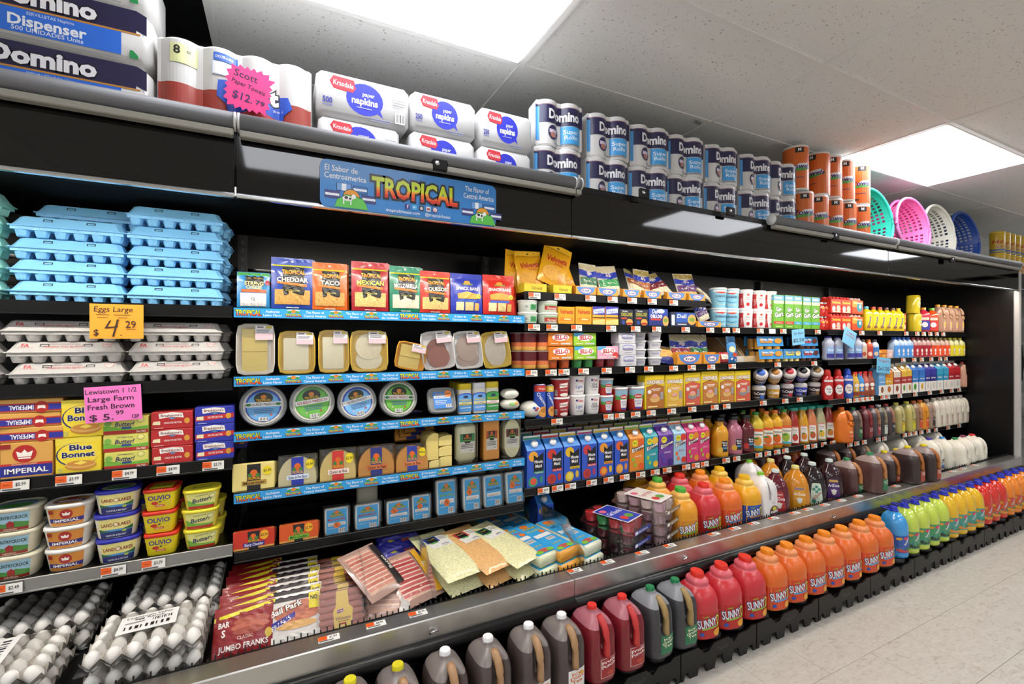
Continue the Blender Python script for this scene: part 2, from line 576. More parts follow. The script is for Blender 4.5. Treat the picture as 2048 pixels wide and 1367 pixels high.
for nm, a in (('wall_back', (XL, XR, YB, YB + .1)), ('wall_front', (XL, XR, YF - .1, YF)), ('wall_left', (XL - .1, XL, YF, YB)), ('wall_right', (XR, XR + .1, YF, YB))):
    mb = MB(); mb.box(*a, 0, CEIL + .02, WALLM)
    if nm == 'wall_back': mb.box(*a, CEIL + .02, 3.1, M('0b0b0b', .9))
    else: mb.box(*a, CEIL + .02, 3.1, M('0b0b0b', .9))
    tag(obj(nm, mb), None, None, kind='structure')
# sprinkler clip on the grid crossing
mb = MB(); mb.cbox(-.02, .02, -.008, .008, -.012, 0, .002, M('8b8a86', .5))
tag(obj('grid_clip', mb, None, (2.12, 1.885, CEIL - .001)), 'small grey metal clip on the ceiling grid above the toilet rolls', 'clip')

# ------------------------------------------------------------------ the cold case
BLK = M('020203', .045, spec=.52)
BLKR = M('070708', .45, spec=.3)
BLKI = M('040405', .3, spec=.3)
STEEL = M('c4c2bd', .36, metal=1.0, grain=.1, gscale=9)
CHROME = M('c8c8ca', .15, metal=1.0)
GREY = M('6e6e71', .5, grain=.1, gscale=400)
CREAM = M('97948a', .5)
CF, CB, CLOW, CTOP, DECKT = 1.62, 2.5, 1.876, 2.06, 2.09
XJ, XE, XS = 1.087, 5.66, -2.6
def case(name, X0, X1, tubes, label):
    r = empty(name, (0, 0, 0))
    def P(nm, m, par=None): return obj(nm, m, par or r)
    m = MB(); m.box(X0, X1, CB, CB + .05, 0, DECKT - .03, BLKI)
    for k in range(5): m.box(X0 + .03, X1 - .03, CB - .012, CB, 1.62 + .035 * k, 1.632 + .035 * k, BLK)
    P('back_panel', m)
    m = MB(); x = X0
    seams = [X0] + [s for s in (-.12, 1.087, 3.56) if X0 < s < X1] + [X1]
    for a, b in zip(seams, seams[1:]):
        q = MB(); q.cbox(a + .001, b - .001, CF, CF + .012, CLOW, CTOP, .002, BLK); P('canopy_panel', q)
        q = MB(); q.cbox(a + .001, b - .001, CF - .004, CF + .016, CLOW - .012, CLOW, .003, CHROME); P('canopy_trim', q)
    m = MB(); m.box(X0, X1, CF + .012, CB, CTOP, DECKT - .0005, BLKR)
    m.add([(X0, CF + .016, CLOW + .01), (X1, CF + .016, CLOW + .01), (X1, CF + .3, 1.93), (X0, CF + .3, 1.93), (X1, CB, 1.93), (X0, CB, 1.93)],
          [(0, 3, 2, 1), (3, 5, 4, 2)], M('030303', .7, spec=.1))
    P('canopy_roof', m)
    for (a, b) in tubes:
        q = MB(); q.tube([(a, 1.605, 2.084), (b, 1.605, 2.084)], .0265, GREY, 16); q.tube([(a - .006, 1.605, 2.084), (a, 1.605, 2.084)], .028, M('d5d5d3', .4), 16)
        q.tube([(b, 1.605, 2.084), (b + .006, 1.605, 2.084)], .028, M('d5d5d3', .4), 16)
        tb = P('curtain_tube', q)
        q = MB(); q.cbox(a, b, 1.583, 1.612, 2.036, 2.056, .003, CREAM); P('curtain_rail', q)
    # lower front
    for a, b in [(max(s, X0), min(e, X1)) for s, e in ((XS, XJ), (XJ, 3.56), (3.56, XE)) if max(s, X0) < min(e, X1)]:
        q = MB(); q.prism([(0, 0)], 0, 0, STEEL) if False else None
        q.add([(a + .001, 1.600, .447), (b - .001, 1.600, .447), (b - .001, 1.603, .451), (a + .001, 1.603, .451), (a + .001, 1.678, .452), (b - .001, 1.678, .452),
               (a + .001, 1.603, .378), (b - .001, 1.603, .378), (a + .001, 1.678, .378), (b - .001, 1.678, .378)],
              [(0, 1, 2, 3), (3, 2, 5, 4), (6, 7, 1, 0), (4, 5, 9, 8), (8, 9, 7, 6), (0, 3, 4, 8, 6), (1, 7, 9, 5, 2)], STEEL)
        P('bumper', q)
        q = MB(); q.tube([(a, 1.604, .352), (b, 1.604, .352)], .027, M('101012', .28), 14); P('rub_rail', q)
    q = MB(); q.box(X0, X1, 1.665, 1.7, .0, .378, BLKR); q.box(X0, X1, 1.7, CB, .0, .36, BLKR); P('kick_panel', q)
    # deck rack
    q = MB()
    wm = M('141414', .4)
    q.box(X0, X1, 1.684, 2.48, .396, .404, wm)
    k = 0
    while X0 + .02 * k < X1 - .01:
        x = X0 + .02 * k
        q.box(x, x + .004, 1.682, 1.687, .40, .462 + .006 * (k % 2), wm); k += 1
    q.box(X0, X1, 1.681, 1.688, .448, .452, wm)
    P('deck_rack', q)
    for s in (-.155, 1.065, 2.35, 3.5, 4.44):
        if X0 <= s <= X1:
            q = MB(); q.box(s - .018, s + .018, CB - .03, CB, .45, 1.92, M('1b1b1d', .35))
            for t in range(36): q.box(s - .006, s + .006, CB - .032, CB - .03, .48 + .04 * t, .5 + .04 * t, M('3c3c3e', .4))
            P('upright', q)
    # lamps under the canopy
    a = X0
    while a < X1 - .3:
        b = min(a + 1.2, X1)
        q = MB(); q.cbox(a + .06, b - .06, 1.655, 1.685, CLOW + .012, CLOW + .03, .004, M('fff6ea', .5, emit=STRIP_POWER)); P('canopy_lamp', q)
        a = b
    tag(r, label, 'refrigerator')
    return r
c1 = case('refrigerated_case', XS, XJ, [(XS, XA(468, 1.605)), (XA(480, 1.605), XJ - .002)], 'black open refrigerated case holding eggs, butter and cheese on the left')
c2 = case('refrigerated_case', XJ, XE, [(XJ + .002, XA(1158, 1.605)), (XA(1543, 1.605), XA(1786, 1.605)), (XA(1790, 1.605), XE - .06)], 'black open refrigerated case holding juice, yogurt and milk on the right')
q = MB()
q.prism([(0, 0)], 0, 0, BLK) if False else None
q.box(XE, XE + .03, 1.655, CB + .05, 0, DECKT, M('08080a', .28, spec=.4))
q.cbox(XE + .002, XE + .034, 1.612, 1.655, .0, 2.03, .008, M('b2b0ad', .45))
obj('end_panel', q, c2)
# brackets that hold the curtain, small black clamps
clampk = MB(); clampk.cbox(-.03, .03, -.012, .004, 0, .045, .006, BLKR); clampk.tube([(-.012, -.013, .024), (-.012, -.016, .024)], .008, CHROME, 10); clampk = clampk.mesh('clamp')
for u, v in ((880, 331), (1289, 388), (1462, 424), (1672, 473), (1905, 520)):
    o = obj('clamp', clampk, c2 if u > 1141 else c1, (XA(u, 1.585), 1.592, ZA(u, v, 1.585) - .02))
# bumper latches
for u, v in ((867, 1263), (1370, 1117), (1668, 1034)):
    x, z = XA(u, 1.597), ZA(u, v, 1.597)
    q = MB(); q.tube([(-.014, -.004, -.004), (-.006, -.01, .004), (.014, -.01, .006)], .0035, CHROME, 8); q.cbox(.002, .018, -.012, .003, 0, .009, .002, CHROME)
    obj('latch', q, c2 if x > XJ else c1, (x, 1.602, z))

# ------------------------------------------------------------------ shelves
def logo(mb, S, cx, cy, w, h, L, hill=True):
    """small sun over flags with the banded name under it"""
    def E_(x, y, rx, ry, col, l):
        n = 16; V = [S(x + rx * cos(2 * pi * i / n), y + ry * sin(2 * pi * i / n), l) for i in range(n)]
        mb.add(V, [list(range(n))], col)
    if hill:
        E_(cx, cy + h * .28, w * .16, h * .22, 'e88a1e', L)
        for s in (-1, 1):
            E_(cx + s * w * .24, cy + h * .2, w * .14, h * .13, '3f9a3c', L + .0001)
            V = [S(cx + s * w * .1, cy + h * .42, L + .0002), S(cx + s * w * .36, cy + h * .32, L + .0002), S(cx + s * w * .36, cy + h * .44, L + .0002), S(cx + s * w * .1, cy + h * .54, L + .0002)]
            mb.add(V if s > 0 else V[::-1], [(0, 1, 2, 3)], 'dfe7ef')
    V, Fc, mx, wd = text_mesh('TROPICAL', .07)
    y = cy - h * (.22 if hill else 0); hh = h * (.36 if hill else .8)
    mb.add([S(cx + (p[0] - mx) * w / wd, y + p[1] * hh / .7, L + .0003) for p in V], Fc, '3a1c14')
    banded(mb, 'TROPICAL', cx, y, w * .95, hh, S, L + .0006, TROP, .025)
STRIP = [(497, 'TROPICAL'), (545.5, 'Authentic|Latino Flavor'), (587, '*'), (630, 'The Flavor of|Central America'), (672, '*'), (709, 'The Flavor of|Mexico'), (743, '*'),
         (780, 'The Flavor of|the Caribbean'), (819, 'TROPICAL'), (857.6, 'El Verdadero|Sabor Latino'), (887, '*'), (920.5, 'El Sabor de|Centroamerica'), (953, '*'), (980, 'El Sabor de|Mexico'), (1007.5, '*'), (1035, 'El Sabor|del Caribe')]
def strip_mesh(W, X0):
    H = .036
    b = MB(); b.cbox(0, W, -.003, 0, 0, H, .0008, M('2a9be0', .4, coat=.2))
    class S_:
        sub = (1, 1)
        def __call__(s, a, t, l): return (a, -.003 - l, t)
    S = S_(); p = MB()
    for u, t in STRIP:
        x = XA(u, 1.992) - X0
        if t == 'TROPICAL':
            logo(p, S, x, H / 2, .088, .026, .0004, False)
        elif t == '*': logo(p, S, x, H * .52, .06, .03, .0004)
        else:
            for k, ln in enumerate(t.split('|')):
                V, Fc, mx, wd = text_mesh(ln, .01)
                sz = .0105
                p.add([S(x + (q[0] - mx) * sz * 1.15, H * (.68 - .38 * k) + q[1] * sz * 1.25, .0005) for q in V], Fc, 'f2f7fb')
    return b.mesh('header_strip'), p.mesh('strip_print')
def shelf(X0, X1, z, label, strip=False, lipc=None, Y0=2.0, lip=.036):
    r = empty('shelf', ((X0 + X1) / 2, Y0, z - .02))
    def P(nm, m, par=None):
        o = obj(nm, m, par or r); 
        if par is None: o.matrix_parent_inverse = Matrix.Translation((-(X0 + X1) / 2, -Y0, -z + .02))
        return o
    q = MB(); q.box(X0 + .004, X1 - .004, Y0 + .006, 2.46, z - .018, z - .0005, BLKI); P('board', q)
    q = MB(); q.cbox(X0 + .002, X1 - .002, Y0 - .001, Y0 + .006, z - lip, z + .003, .0015, M('060607', .3, spec=.35) if not lipc else lipc)
    q.cbox(X0 + .002, X1 - .002, Y0 - .005, Y0 - .001, z - lip - .001, z - lip + .005, .001, M('131315', .3, spec=.35) if not lipc else lipc); P('price_rail', q)
    for x in (X0 + .012, X1 - .012):
        q = MB(); q.add([(x - .003, Y0 + .02, z - .02), (x - .003, 2.47, z - .02), (x - .003, 2.47, z - .07), (x + .003, Y0 + .02, z - .02), (x + .003, 2.47, z - .02), (x + .003, 2.47, z - .07)],
                        [(0, 1, 2), (3, 5, 4), (0, 3, 4, 1), (1, 4, 5, 2), (2, 5, 3, 0)], BLKR); P('bracket', q)
    if strip:
        a, b = strip_mesh(X1 - X0 - .004, X0 + .002)
        s = obj('header_strip', a, r); s.location = (X0 + .002 - (X0 + X1) / 2, -.006, .02 - .036)
        s['label'] = 'bright blue paper strip with lettering'
        obj('strip_print', b, s)
    tag(r, label, 'shelf', 'black case shelves')
    return r
A_, B_, C_, D_, E_, Z_ = -1.375, -.155, 1.065, 2.35, 3.5, 5.66
AZ = [1.56, 1.293, 1.00, .68]
BZ = [1.557, 1.301, 1.096, .867, .645]
CZ = [1.676, 1.52, 1.295, 1.047, .71]
EZ = [1.516, 1.300, 1.014, .691]
for z, t in zip(AZ, ('under the blue foam egg cartons', 'under the grey egg cartons', 'under the butter boxes', 'with a silver lip under the margarine tubs')):
    shelf(A_, B_, z, 'black case shelf ' + t, lipc=M('9a9a98', .35, metal=.8) if 'silver' in t else None, lip=.04)
    shelf(A_ - 1.2, A_, z, 'empty shelf past the left edge, level with the one ' + t.replace('with a silver lip ', ''))
for z, t in zip(BZ, ('shredded cheese bags', 'sliced cheese trays', 'round fresh cheeses', 'cheese packs and slabs', 'orange cheddar packs')):
    shelf(B_, C_, z, 'case shelf %sunder the %s' % ('with blue lettered strip ' if z > .7 else '', t), strip=z > .7)
shelf(C_, XA(1412, 2.0), CZ[0], 'short black case shelf under the yellow and blue shredded cheese pouches')
for z, t, t2 in zip(CZ[1:], ('boxed cheese slices', 'gelatin and cream cheese', 'sour cream and lunch kits', 'juice cartons'), ('yogurt tubs and green boxes', 'pudding packs', 'yogurt cups', 'round juice bottles')):
    shelf(C_, D_, z, 'black case shelf under the ' + t)
    shelf(D_, E_, z, 'black case shelf under the ' + t2)
for z, t in zip(EZ, ('red drinkable yogurts', 'bottled shakes', 'whipped cream cans and milk cartons', 'half gallon jugs')):
    shelf(E_, 4.52, z, 'black case shelf under the ' + t, Y0=1.96)
    shelf(4.52, Z_ - .01, z, 'black case shelf at far right, level with the ' + t, Y0=1.96)

# ------------------------------------------------------------------ lettered sign on the canopy
def big_sign():
    Y = 1.612
    x0, x1 = XA(640, Y), XA(992, Y)
    z1 = (ZA(650, 315, Y) + ZA(985, 373, Y)) / 2; z0 = (ZA(650, 412, Y) + ZA(985, 453, Y)) / 2
    W, H = x1 - x0, z1 - z0
    r = empty('brand_sign', ((x0 + x1) / 2, Y, z0))
    pts = []
    rr = .022
    for (cx, cz, a0) in ((W / 2 - rr, rr, -90), (W / 2 - rr, H - rr, 0), (-W / 2 + rr, H - rr, 90), (-W / 2 + rr, rr, 180)):
        for k in range(6): a = radians(a0 + 18 * k); pts.append((cx + rr * cos(a), cz + rr * sin(a)))
    b = MB(); b.prism(pts, 0, .004, M('2f82cc', .4, coat=.2)); obj('board', b, r)
    class S_:
        sub = (1, 1)
        def __call__(s, a, t, l): return (a, -l, t)
    S = S_(); p = MB()
    art(p, [('T', 'El Sabor de', .105, .83, .12, 'dfe9f2', {'w': .165}), ('T', 'Centroamerica', .125, .67, .12, 'dfe9f2', {'w': .21}),
            ('T', 'The Flavor of', .875, .83, .12, 'dfe9f2', {'w': .155}), ('T', 'Central America', .885, .665, .12, 'dfe9f2', {'w': .195}),
            ('T', 'tropicalcheese.com', .43, .09, .07, 'e6eef6', {'w': .19}), ('T', '@tropicalcheese', .63, .09, .07, 'e6eef6', {'w': .15}),
            ('R', .44, .16, .466, .27, '3d3a86'), ('T', 'f', .455, .215, .08, 'ffffff'), ('R', .48, .16, .506, .27, '45b0ea'), ('G', [(.485, .2), (.501, .215), (.485, .24), (.49, .215)], 'ffffff'),
            ('R', .52, .16, .546, .27, '3b3a3c'), ('E', .533, .21, .008, .035, 'd8d8d8'), ('R', .56, .16, .586, .27, 'd9d9d6'), ('R', .565, .19, .581, .235, 'a52a32'),
            ('E', .612, .215, .014, .06, 'b0283c'), ('E', .612, .215, .011, .047, 'f2eeee'), ('T', 'p', .612, .215, .05, 'b0283c')], S, W, H, .0008)
    for ox in (.0, .755):
        for (fx, fy, c1) in ((.025, .2, '3f3f86'), (.083, .38, '6f9fdc'), (.165, .36, '2f6cb4'), (.21, .18, '3f3f86')):
            art(p, [('R', ox + fx - .003, fy - .008, ox + fx + .072, fy + .158, '1c2340'), ('R', ox + fx, fy, ox + fx + .069, fy + .15, c1), ('R', ox + fx, fy + .05, ox + fx + .069, fy + .1, 'e9eef4')] if fx != .083 else
                [('R', ox + fx - .003, fy - .008, ox + fx + .072, fy + .158, '1c2340'), ('R', ox + fx, fy, ox + fx + .069, fy + .15, c1), ('R', ox + fx + .023, fy, ox + fx + .046, fy + .15, 'e9eef4')], S, W, H, .0008)
        hill = [(ox + .07 + .17 * k / 12, .02 + .27 * sin(pi * (k / 12)) ** .5 + (.03 if k % 3 == 1 else 0)) for k in range(13)]
        art(p, [('E', ox + .155, .26, .044, .17, '14222e'), ('E', ox + .155, .26, .041, .155, 'e29a28'), ('G', [(a, b_ + .012) for a, b_ in hill], '14222e'), ('G', hill, '5cc24a'),
                ('E', ox + .135, .22, .026, .055, 'f4f4f2'), ('R', ox + .112, .09, ox + .118, .2, 'f4f4f2'), ('R', ox + .148, .09, ox + .154, .2, 'f4f4f2'), ('E', ox + .166, .27, .011, .05, 'f4f4f2'), ('E', ox + .128, .235, .009, .03, '1a1a1e'), ('E', ox + .148, .22, .006, .025, '1a1a1e')], S, W, H, .002)
    V, Fc, mx, wd = text_mesh('TROPICAL', .12)
    tw, th = W * .49, H * .40
    p.add([S(W * .005 + (q[0] - mx) * tw * 1.05 / wd, H * .57 + q[1] * th / .7, .0012) for q in V], Fc, '1b1a22')
    banded(p, 'TROPICAL', W * .005, H * .57, tw, th, S, .0018, TROP, .035)
    obj('print', p, r)
    tag(r, 'wide blue sign with lime and orange lettering on the black canopy', 'sign')
big_sign()
# ================================================================== paper goods on top of the case
TOPY = 1.74
def K_pack(name, cat, W, H, D, base, front, ch=.022, part='wrapped_pack'):
    mb = MB(); mb.cbox(-W / 2, W / 2, -D / 2, D / 2, 0, H, ch, M(base, .32, coat=.25), True)
    pr = MB(); art(pr, front, Flat(D), W, H)
    return Kind(name, cat, W, H, D, [(part, mb.mesh(part), []), ('label', pr.mesh('label'), [])])
NAPD = K_pack('napkin_pack', 'napkins', .5, .165, .22, 'd2d0cd', [
    ('R', .02, .56, .93, .97, '1d1844'), ('G', [(.93, .97), (.93, .62), (.98, .55), (.98, .9)], '1d1844'), ('R', .02, .535, .95, .565, 'c98a3a'),
    ('R', .3, .13, .86, .53, '2a6fdd'), ('O', 'Domino', .52, .76, .27, 'f2f0f4', {'oc': '0c0a26', 'w': .46, 'b': .045, 'ob': .11}),
    ('T', 'SERVILLETAS Napkins', .55, .475, .05, 'cfe0f6', {'w': .2}), ('T', 'Dispenser', .54, .34, .17, 'eef3fb', {'w': .33, 'b': .03}),
    ('T', '500 UNIDADES Units', .54, .2, .07, 'dfe8f6', {'w': .3}), ('R', .3, .05, .86, .065, '8b8b90'), ('G', [(.9, .1), (.94, .1), (.94, .16), (.915, .24), (.9, .24)], '1f8f4c')])
for k in range(3):
    put(NAPD, -190, 302, None, TOPY, DECKT + .165 * k, 'large napkin pack with navy and blue print, %s of the left stack' % ('bottom', 'middle', 'top')[k], 'large napkin packs', fit=1.0, rz=.0)

class Lobes:                                                         # rolls side by side under one wrap
    sub = (48, 1)
    def __init__(s, n, W, D): s.n = n; s.W = W; s.r = W / n / 2; s.D = D
    def y(s, a):
        x = (a + s.W / 2) % (2 * s.r) - s.r
        return (s.D / 2 - s.r) + max(s.r * .62, math.sqrt(max(0, s.r ** 2 - x ** 2)))
    def __call__(s, a, t, l):
        a = max(-s.W / 2 + 1e-4, min(s.W / 2 - 1e-4, a))
        return (a, -s.y(a) - l, t)
    def body(s, mb, H, mat, tops=True):
        m = 48; xs = [-s.W / 2 + 1e-4 + (s.W - 2e-4) * i / m for i in range(m + 1)]
        ring = [(x, -s.y(x)) for x in xs] + [(x, s.y(x)) for x in xs[::-1]]
        n = len(ring)
        for z0, z1, k0, k1 in ((.0, .008, .96, 1), (.008, H - .008, 1, 1), (H - .008, H, 1, .96)):
            V = [(x * k0, y * k0, z0) for x, y in ring] + [(x * k1, y * k1, z1) for x, y in ring]
            mb.add(V, [(i, (i + 1) % n, (i + 1) % n + n, i + n) for i in range(n)], mat, False)
        mb.add([(x * .96, y * .96, 0) for x, y in ring], [list(range(n))[::-1]], mat)
        mb.add([(x * .96, y * .96, H) for x, y in ring], [list(range(n))], mat)
def K_lobes(name, cat, n, W, H, D, base, items, part='rolls'):
    L = Lobes(n, W, D); mb = MB(); L.body(mb, H, M(base, .4, coat=.2))
    pr = MB(); art(pr, items, L, W, H, .002)
    return Kind(name, cat, W, H, D, [(part, mb.mesh(part), []), ('label', pr.mesh('label'), [])])
SCOT = K_lobes('paper_towel_pack', 'paper towels', 4, .45, .29, .22, 'd2d0cd', [
    ('R', .005, .0, .995, .5, 'a23b2e'), ('R', .08, .72, .24, .93, 'd9dca0'), ('T', '8', .12, .86, .09, '222222', {'b': .03}), ('T', '=', .19, .86, .05, '222222'),
    ('R', .34, .84, .49, .93, '3566c0'), ('T', 'CHOOSE-A-SHEET', .415, .885, .03, 'eeeeee', {'w': .13}), ('R', .33, .68, .5, .83, 'c9d4e6'), ('R', .337, .69, .4, .82, 'eeeef0'), ('R', .43, .69, .493, .82, 'eeeef0'),
    ('G', [(.37, .62), (.5, .66), (.66, .6), (.83, .58), (.86, .45), (.8, .36), (.78, .1), (.45, .1), (.42, .36), (.36, .44)], '2f5cc8'),
    ('O', 't', .73, .56, .17, 'f4f4f4', {'oc': '15151d', 'b': .06, 'ob': .12}), ('T', 'Brand', .76, .41, .03, 'dfe6f4'), ('G', [(.45, .3), (.6, .36), (.8, .3), (.78, .16), (.45, .16)], 'b23a2d'), ('E', .7, .15, .09, .12, '58a6e6'), ('B', .05, .02, .13, .1)])
put(SCOT, 306, 628, 100, TOPY, DECKT, 'pack of eight white paper towels with a red lower band', fit=.97)
def kras(cnt):
    return [('G', [(.17, .62), (.38, .58), (.42, .7), (.38, .88), (.17, .9), (.13, .76)], 'cf2f3c'), ('E', .5, .5, .2, .36, '3038c8'), ('G', [(.6, .28), (.7, .16), (.66, .34)], '3038c8'),
            ('G', [(.19, .63), (.37, .595), (.405, .7), (.37, .865), (.19, .885), (.15, .76)], 'd83845'), ('T', 'Krasdale', .275, .745, .11, 'f7e9ea', {'w': .21, 'a': -4}),
            ('T', 'paper', .54, .62, .095, 'eef0fa', {'w': .13}), ('T', 'napkins', .5, .455, .15, 'ffffff', {'w': .28, 'b': .03}), ('R', .41, .29, .58, .31, 'aab0ee'), ('T', cnt, .11, .33, .12, '34389a', {'w': .1, 'b': .03}), ('R', .06, .215, .16, .235, '6b6fae'),
            ('R', .5, .1, .78, .115, '8f93bd'), ('R', .55, .06, .78, .075, '8f93bd')] + ([('B', .83, .1, .94, .34), ('R', .8, .62, .95, .64, '8a8a8a'), ('R', .8, .56, .95, .58, '8a8a8a'), ('R', .8, .5, .93, .52, '8a8a8a')] if cnt == '500' else [])
NK5 = K_pack('napkin_pack', 'napkins', .33, .17, .2, 'd2d1d0', kras('500'), .018)
NK2 = K_pack('napkin_pack', 'napkins', .25, .15, .2, 'd2d1d0', kras('250'), .018)
z1 = ZA(720, 243, TOPY)
put(NK5, 634, 802, 243, TOPY, DECKT, 'white paper napkin pack, lower of two beside the paper towels', 'white napkin packs')
put(NK5, 629, 822, 155, TOPY, z1 + .002, 'white 500 count paper napkin pack lying on top beside the paper towels', 'white napkin packs')
for (a, b, vt, vm, t) in ((820, 955, 192, 270, 'middle'), (958, 1068, 222, 298, 'right')):
    zz = ZA((a + b) / 2, vm, TOPY)
    put(NK2, a - 2, b - 2, vm, TOPY, DECKT, 'lower white 250 count napkin pack of the %s pair' % t, 'white napkin packs')
    put(NK2, a, b, vt, TOPY, zz + .002, 'upper white 250 count napkin pack of the %s pair' % t, 'white napkin packs')
ROLL = K_lobes('toilet_roll_pack', 'toilet paper', 2, .235, .205, .125, 'd8d6d4', [
    ('R', .0, .5, 1, .88, '1d1a4a'), ('R', .0, .12, .07, .84, '4a9ad8'), ('R', .0, .88, 1, .895, '8a5a6a'), ('O', 'Domino', .57, .69, .2, 'eceaf0', {'oc': '0f0c2c', 'w': .66, 'b': .04, 'ob': .1}),
    ('E', .34, .3, .12, .155, '2a2350'), ('R', .25, .28, .43, .36, 'd8c8dc'), ('E', .34, .24, .07, .06, 'b87a6a'), ('R', .52, .1, .93, .48, '3f9fe0'), ('T', 'Super', .72, .36, .09, 'e4f0fa', {'w': .3}), ('T', 'Rollo', .72, .24, .09, 'e4f0fa', {'w': .26}), ('R', .36, .06, .9, .075, '777780')], 'rolls')
cols = [(1066, 1168, 205, 298), (1174, 1256, 232, 322), (1262, 1333, 257, 345), (1338, 1401, 280, 366), (1406, 1476, 298, 382), (1480, 1539, 318, 398), (1541, 1584, 335, 410)]
for k, (a, b, vt, vm) in enumerate(cols):
    w_ = .232; u = (a + b) / 2; X = XA(u, TOPY + .04)
    for q in range(2):
        spawn(ROLL, (X + (.004 if q else -.004), TOPY + .075, DECKT + q * .207), '%s navy and white toilet roll pack, %s column from the left' % (('lower', 'upper')[q], ORD[k]), 'toilet roll packs', rz=-.12 + random.uniform(-.05, .05), sc=(.98, 1, 1))
def towel():
    H, R = .276, .074
    L = Lathe([(R * .97, 0), (R, .006), (R, H - .006), (R * .97, H)], n=24)
    mb = MB(); L.body(mb, M('e9e6e2', .4, coat=.2))
    W = 2 * pi * R
    class S_:
        sub = (26, 4)
        def __call__(s, a, t, l): return L(a, t, l)
    pr = MB()
    art(pr, [('R', .0, .035, 1, .955, 'dd6a1c'), ('R', .45, .83, .56, .945, '1c1c1c'), ('T', 'M', .505, .895, .065, 'eeeeee', {'b': .04}),
             ('G', [(.33, .42), (.4, .47), (.5, .5), (.62, .53), (.7, .5), (.62, .46), (.55, .42), (.42, .41)], '58a048', 1), ('G', [(.42, .5), (.5, .585), (.62, .6), (.66, .54), (.63, .47), (.55, .49)], 'e9e4e6', 1), ('T', 'Towels', .52, .525, .1, '2c2270', {'w': .3, 'sh': .15, 'b': .03}),
             ('R', .42, .265, .56, .285, '6a4a6a'), ('T', '48ct', .43, .13, .06, '1c1c28', {'w': .07, 'b': .03})], S_(), W, H)
    return Kind('paper_towel_roll', 'paper towels', 2 * R, H, 2 * R, [('roll', mb.mesh('roll'), []), ('wrapper', pr.mesh('wrapper'), [])])
TOW = towel()
for q, row in enumerate(((1604, 1634, 1663, 1690, 1718), (1594, 1637, 1661, 1687, 1718))):
    for k, u in enumerate(row):
        spawn(TOW, (XA(u, TOPY + .07), TOPY + .08, DECKT + q * .277), '%s orange paper towel roll, %s from the left' % (('lower', 'upper')[q], ORD[k]), 'orange paper towel rolls', rz=-.75 + (-.75 if (q, k) == (1, 1) else random.uniform(-.12, .12)), sc=(.97, .97, 1))

# laundry baskets lying on their sides
def basket(col):
    R0, R1, D = .205, .155, .2
    m = M(col, .4); n, rows = 44, 7
    mb = MB()
    def P(i, j, off=0):
        t = j / rows; r = R0 + (R1 - R0) * t + off; a = 2 * pi * i / n
        return (-D / 2 + D * t, r * cos(a), r * 1.0 * sin(a))
    for j in range(rows):
        for i in range(n):
            q = [P(i, j), P(i + 1, j), P(i + 1, j + 1), P(i, j + 1)]
            if 1 <= j <= rows - 2 and i % 11 != 0:
                c = [sum(p[k] for p in q) / 4 for k in range(3)]
                inn = [tuple(c[k] + (p[k] - c[k]) * .58 for k in range(3)) for p in q]
                mb.add(q + inn, [(0, 1, 5, 4), (1, 2, 6, 5), (2, 3, 7, 6), (3, 0, 4, 7)], m, False)
            else: mb.add(q, [(0, 1, 2, 3)], m, False)
    bt = MB()
    g_ = 11; st = 2 * R1 / g_
    for i in range(g_):
        for j in range(g_):
            y0, z0 = -R1 + st * i, -R1 + st * j
            q = [(D / 2, y0, z0), (D / 2, y0 + st, z0), (D / 2, y0 + st, z0 + st), (D / 2, y0, z0 + st)]
            far = max(math.hypot(p[1], p[2]) for p in q); near = math.hypot(y0 + st / 2, z0 + st / 2)
            if far < R1:
                c = [D / 2, y0 + st / 2, z0 + st / 2]; inn = [tuple(c[k] + (p[k] - c[k]) * .6 for k in range(3)) for p in q]
                bt.add(q + inn, [(0, 1, 5, 4), (1, 2, 6, 5), (2, 3, 7, 6), (3, 0, 4, 7)], m)
            elif near < R1 * 1.02:
                bt.add([tuple([p[0]] + [v * min(1, R1 / max(1e-6, math.hypot(p[1], p[2]))) for v in p[1:]]) for p in q], [(0, 1, 2, 3)], m)
    rim = MB()
    rim.tube([(-D / 2, (R0 + .008) * cos(2 * pi * i / n), (R0 + .008) * sin(2 * pi * i / n)) for i in range(n + 1)], .011, m, 8, False)
    wl = mb.mesh('basket_wall')
    return Kind('laundry_basket', 'basket', .2, .44, .44, [('wall', wl, []), ('bottom', bt.mesh('bottom'), []), ('rim', rim.mesh('rim'), [])])
for (u, v, col, t, Y, rz, s, nest) in ((1750, 424, '35c4ae', 'teal', 1.86, 1.5, 1.06, 0), (1828, 438, 'ef7cb8', 'pink', 1.84, 1.5, 1.05, 1), (1881, 449, 'dcdacc', 'white', 1.84, 1.5, 1.05, 0), (1932, 459, '2a4c9c', 'dark blue', 1.84, 1.5, 1.05, 2)):
    x = XA(u, Y); z = DECKT + .219 * s; Y += .1 * s
    K = basket(col)
    spawn(K, (x, Y, z), '%s round laundry basket lying on its side on top of the case' % t, 'laundry baskets', rz=rz, rx=0, ry=.12, sc=(s, s * .95, s))
    if nest: spawn(basket({1: 'e85aa0', 2: 'cfd3da'}[nest]), (x + .004, Y + .058, z - .005), '%s laundry basket nested behind the %s one' % ({1: 'deep pink', 2: 'pale grey'}[nest], t), 'laundry baskets', rz=rz, ry=.12, sc=(s, s * .95, s))

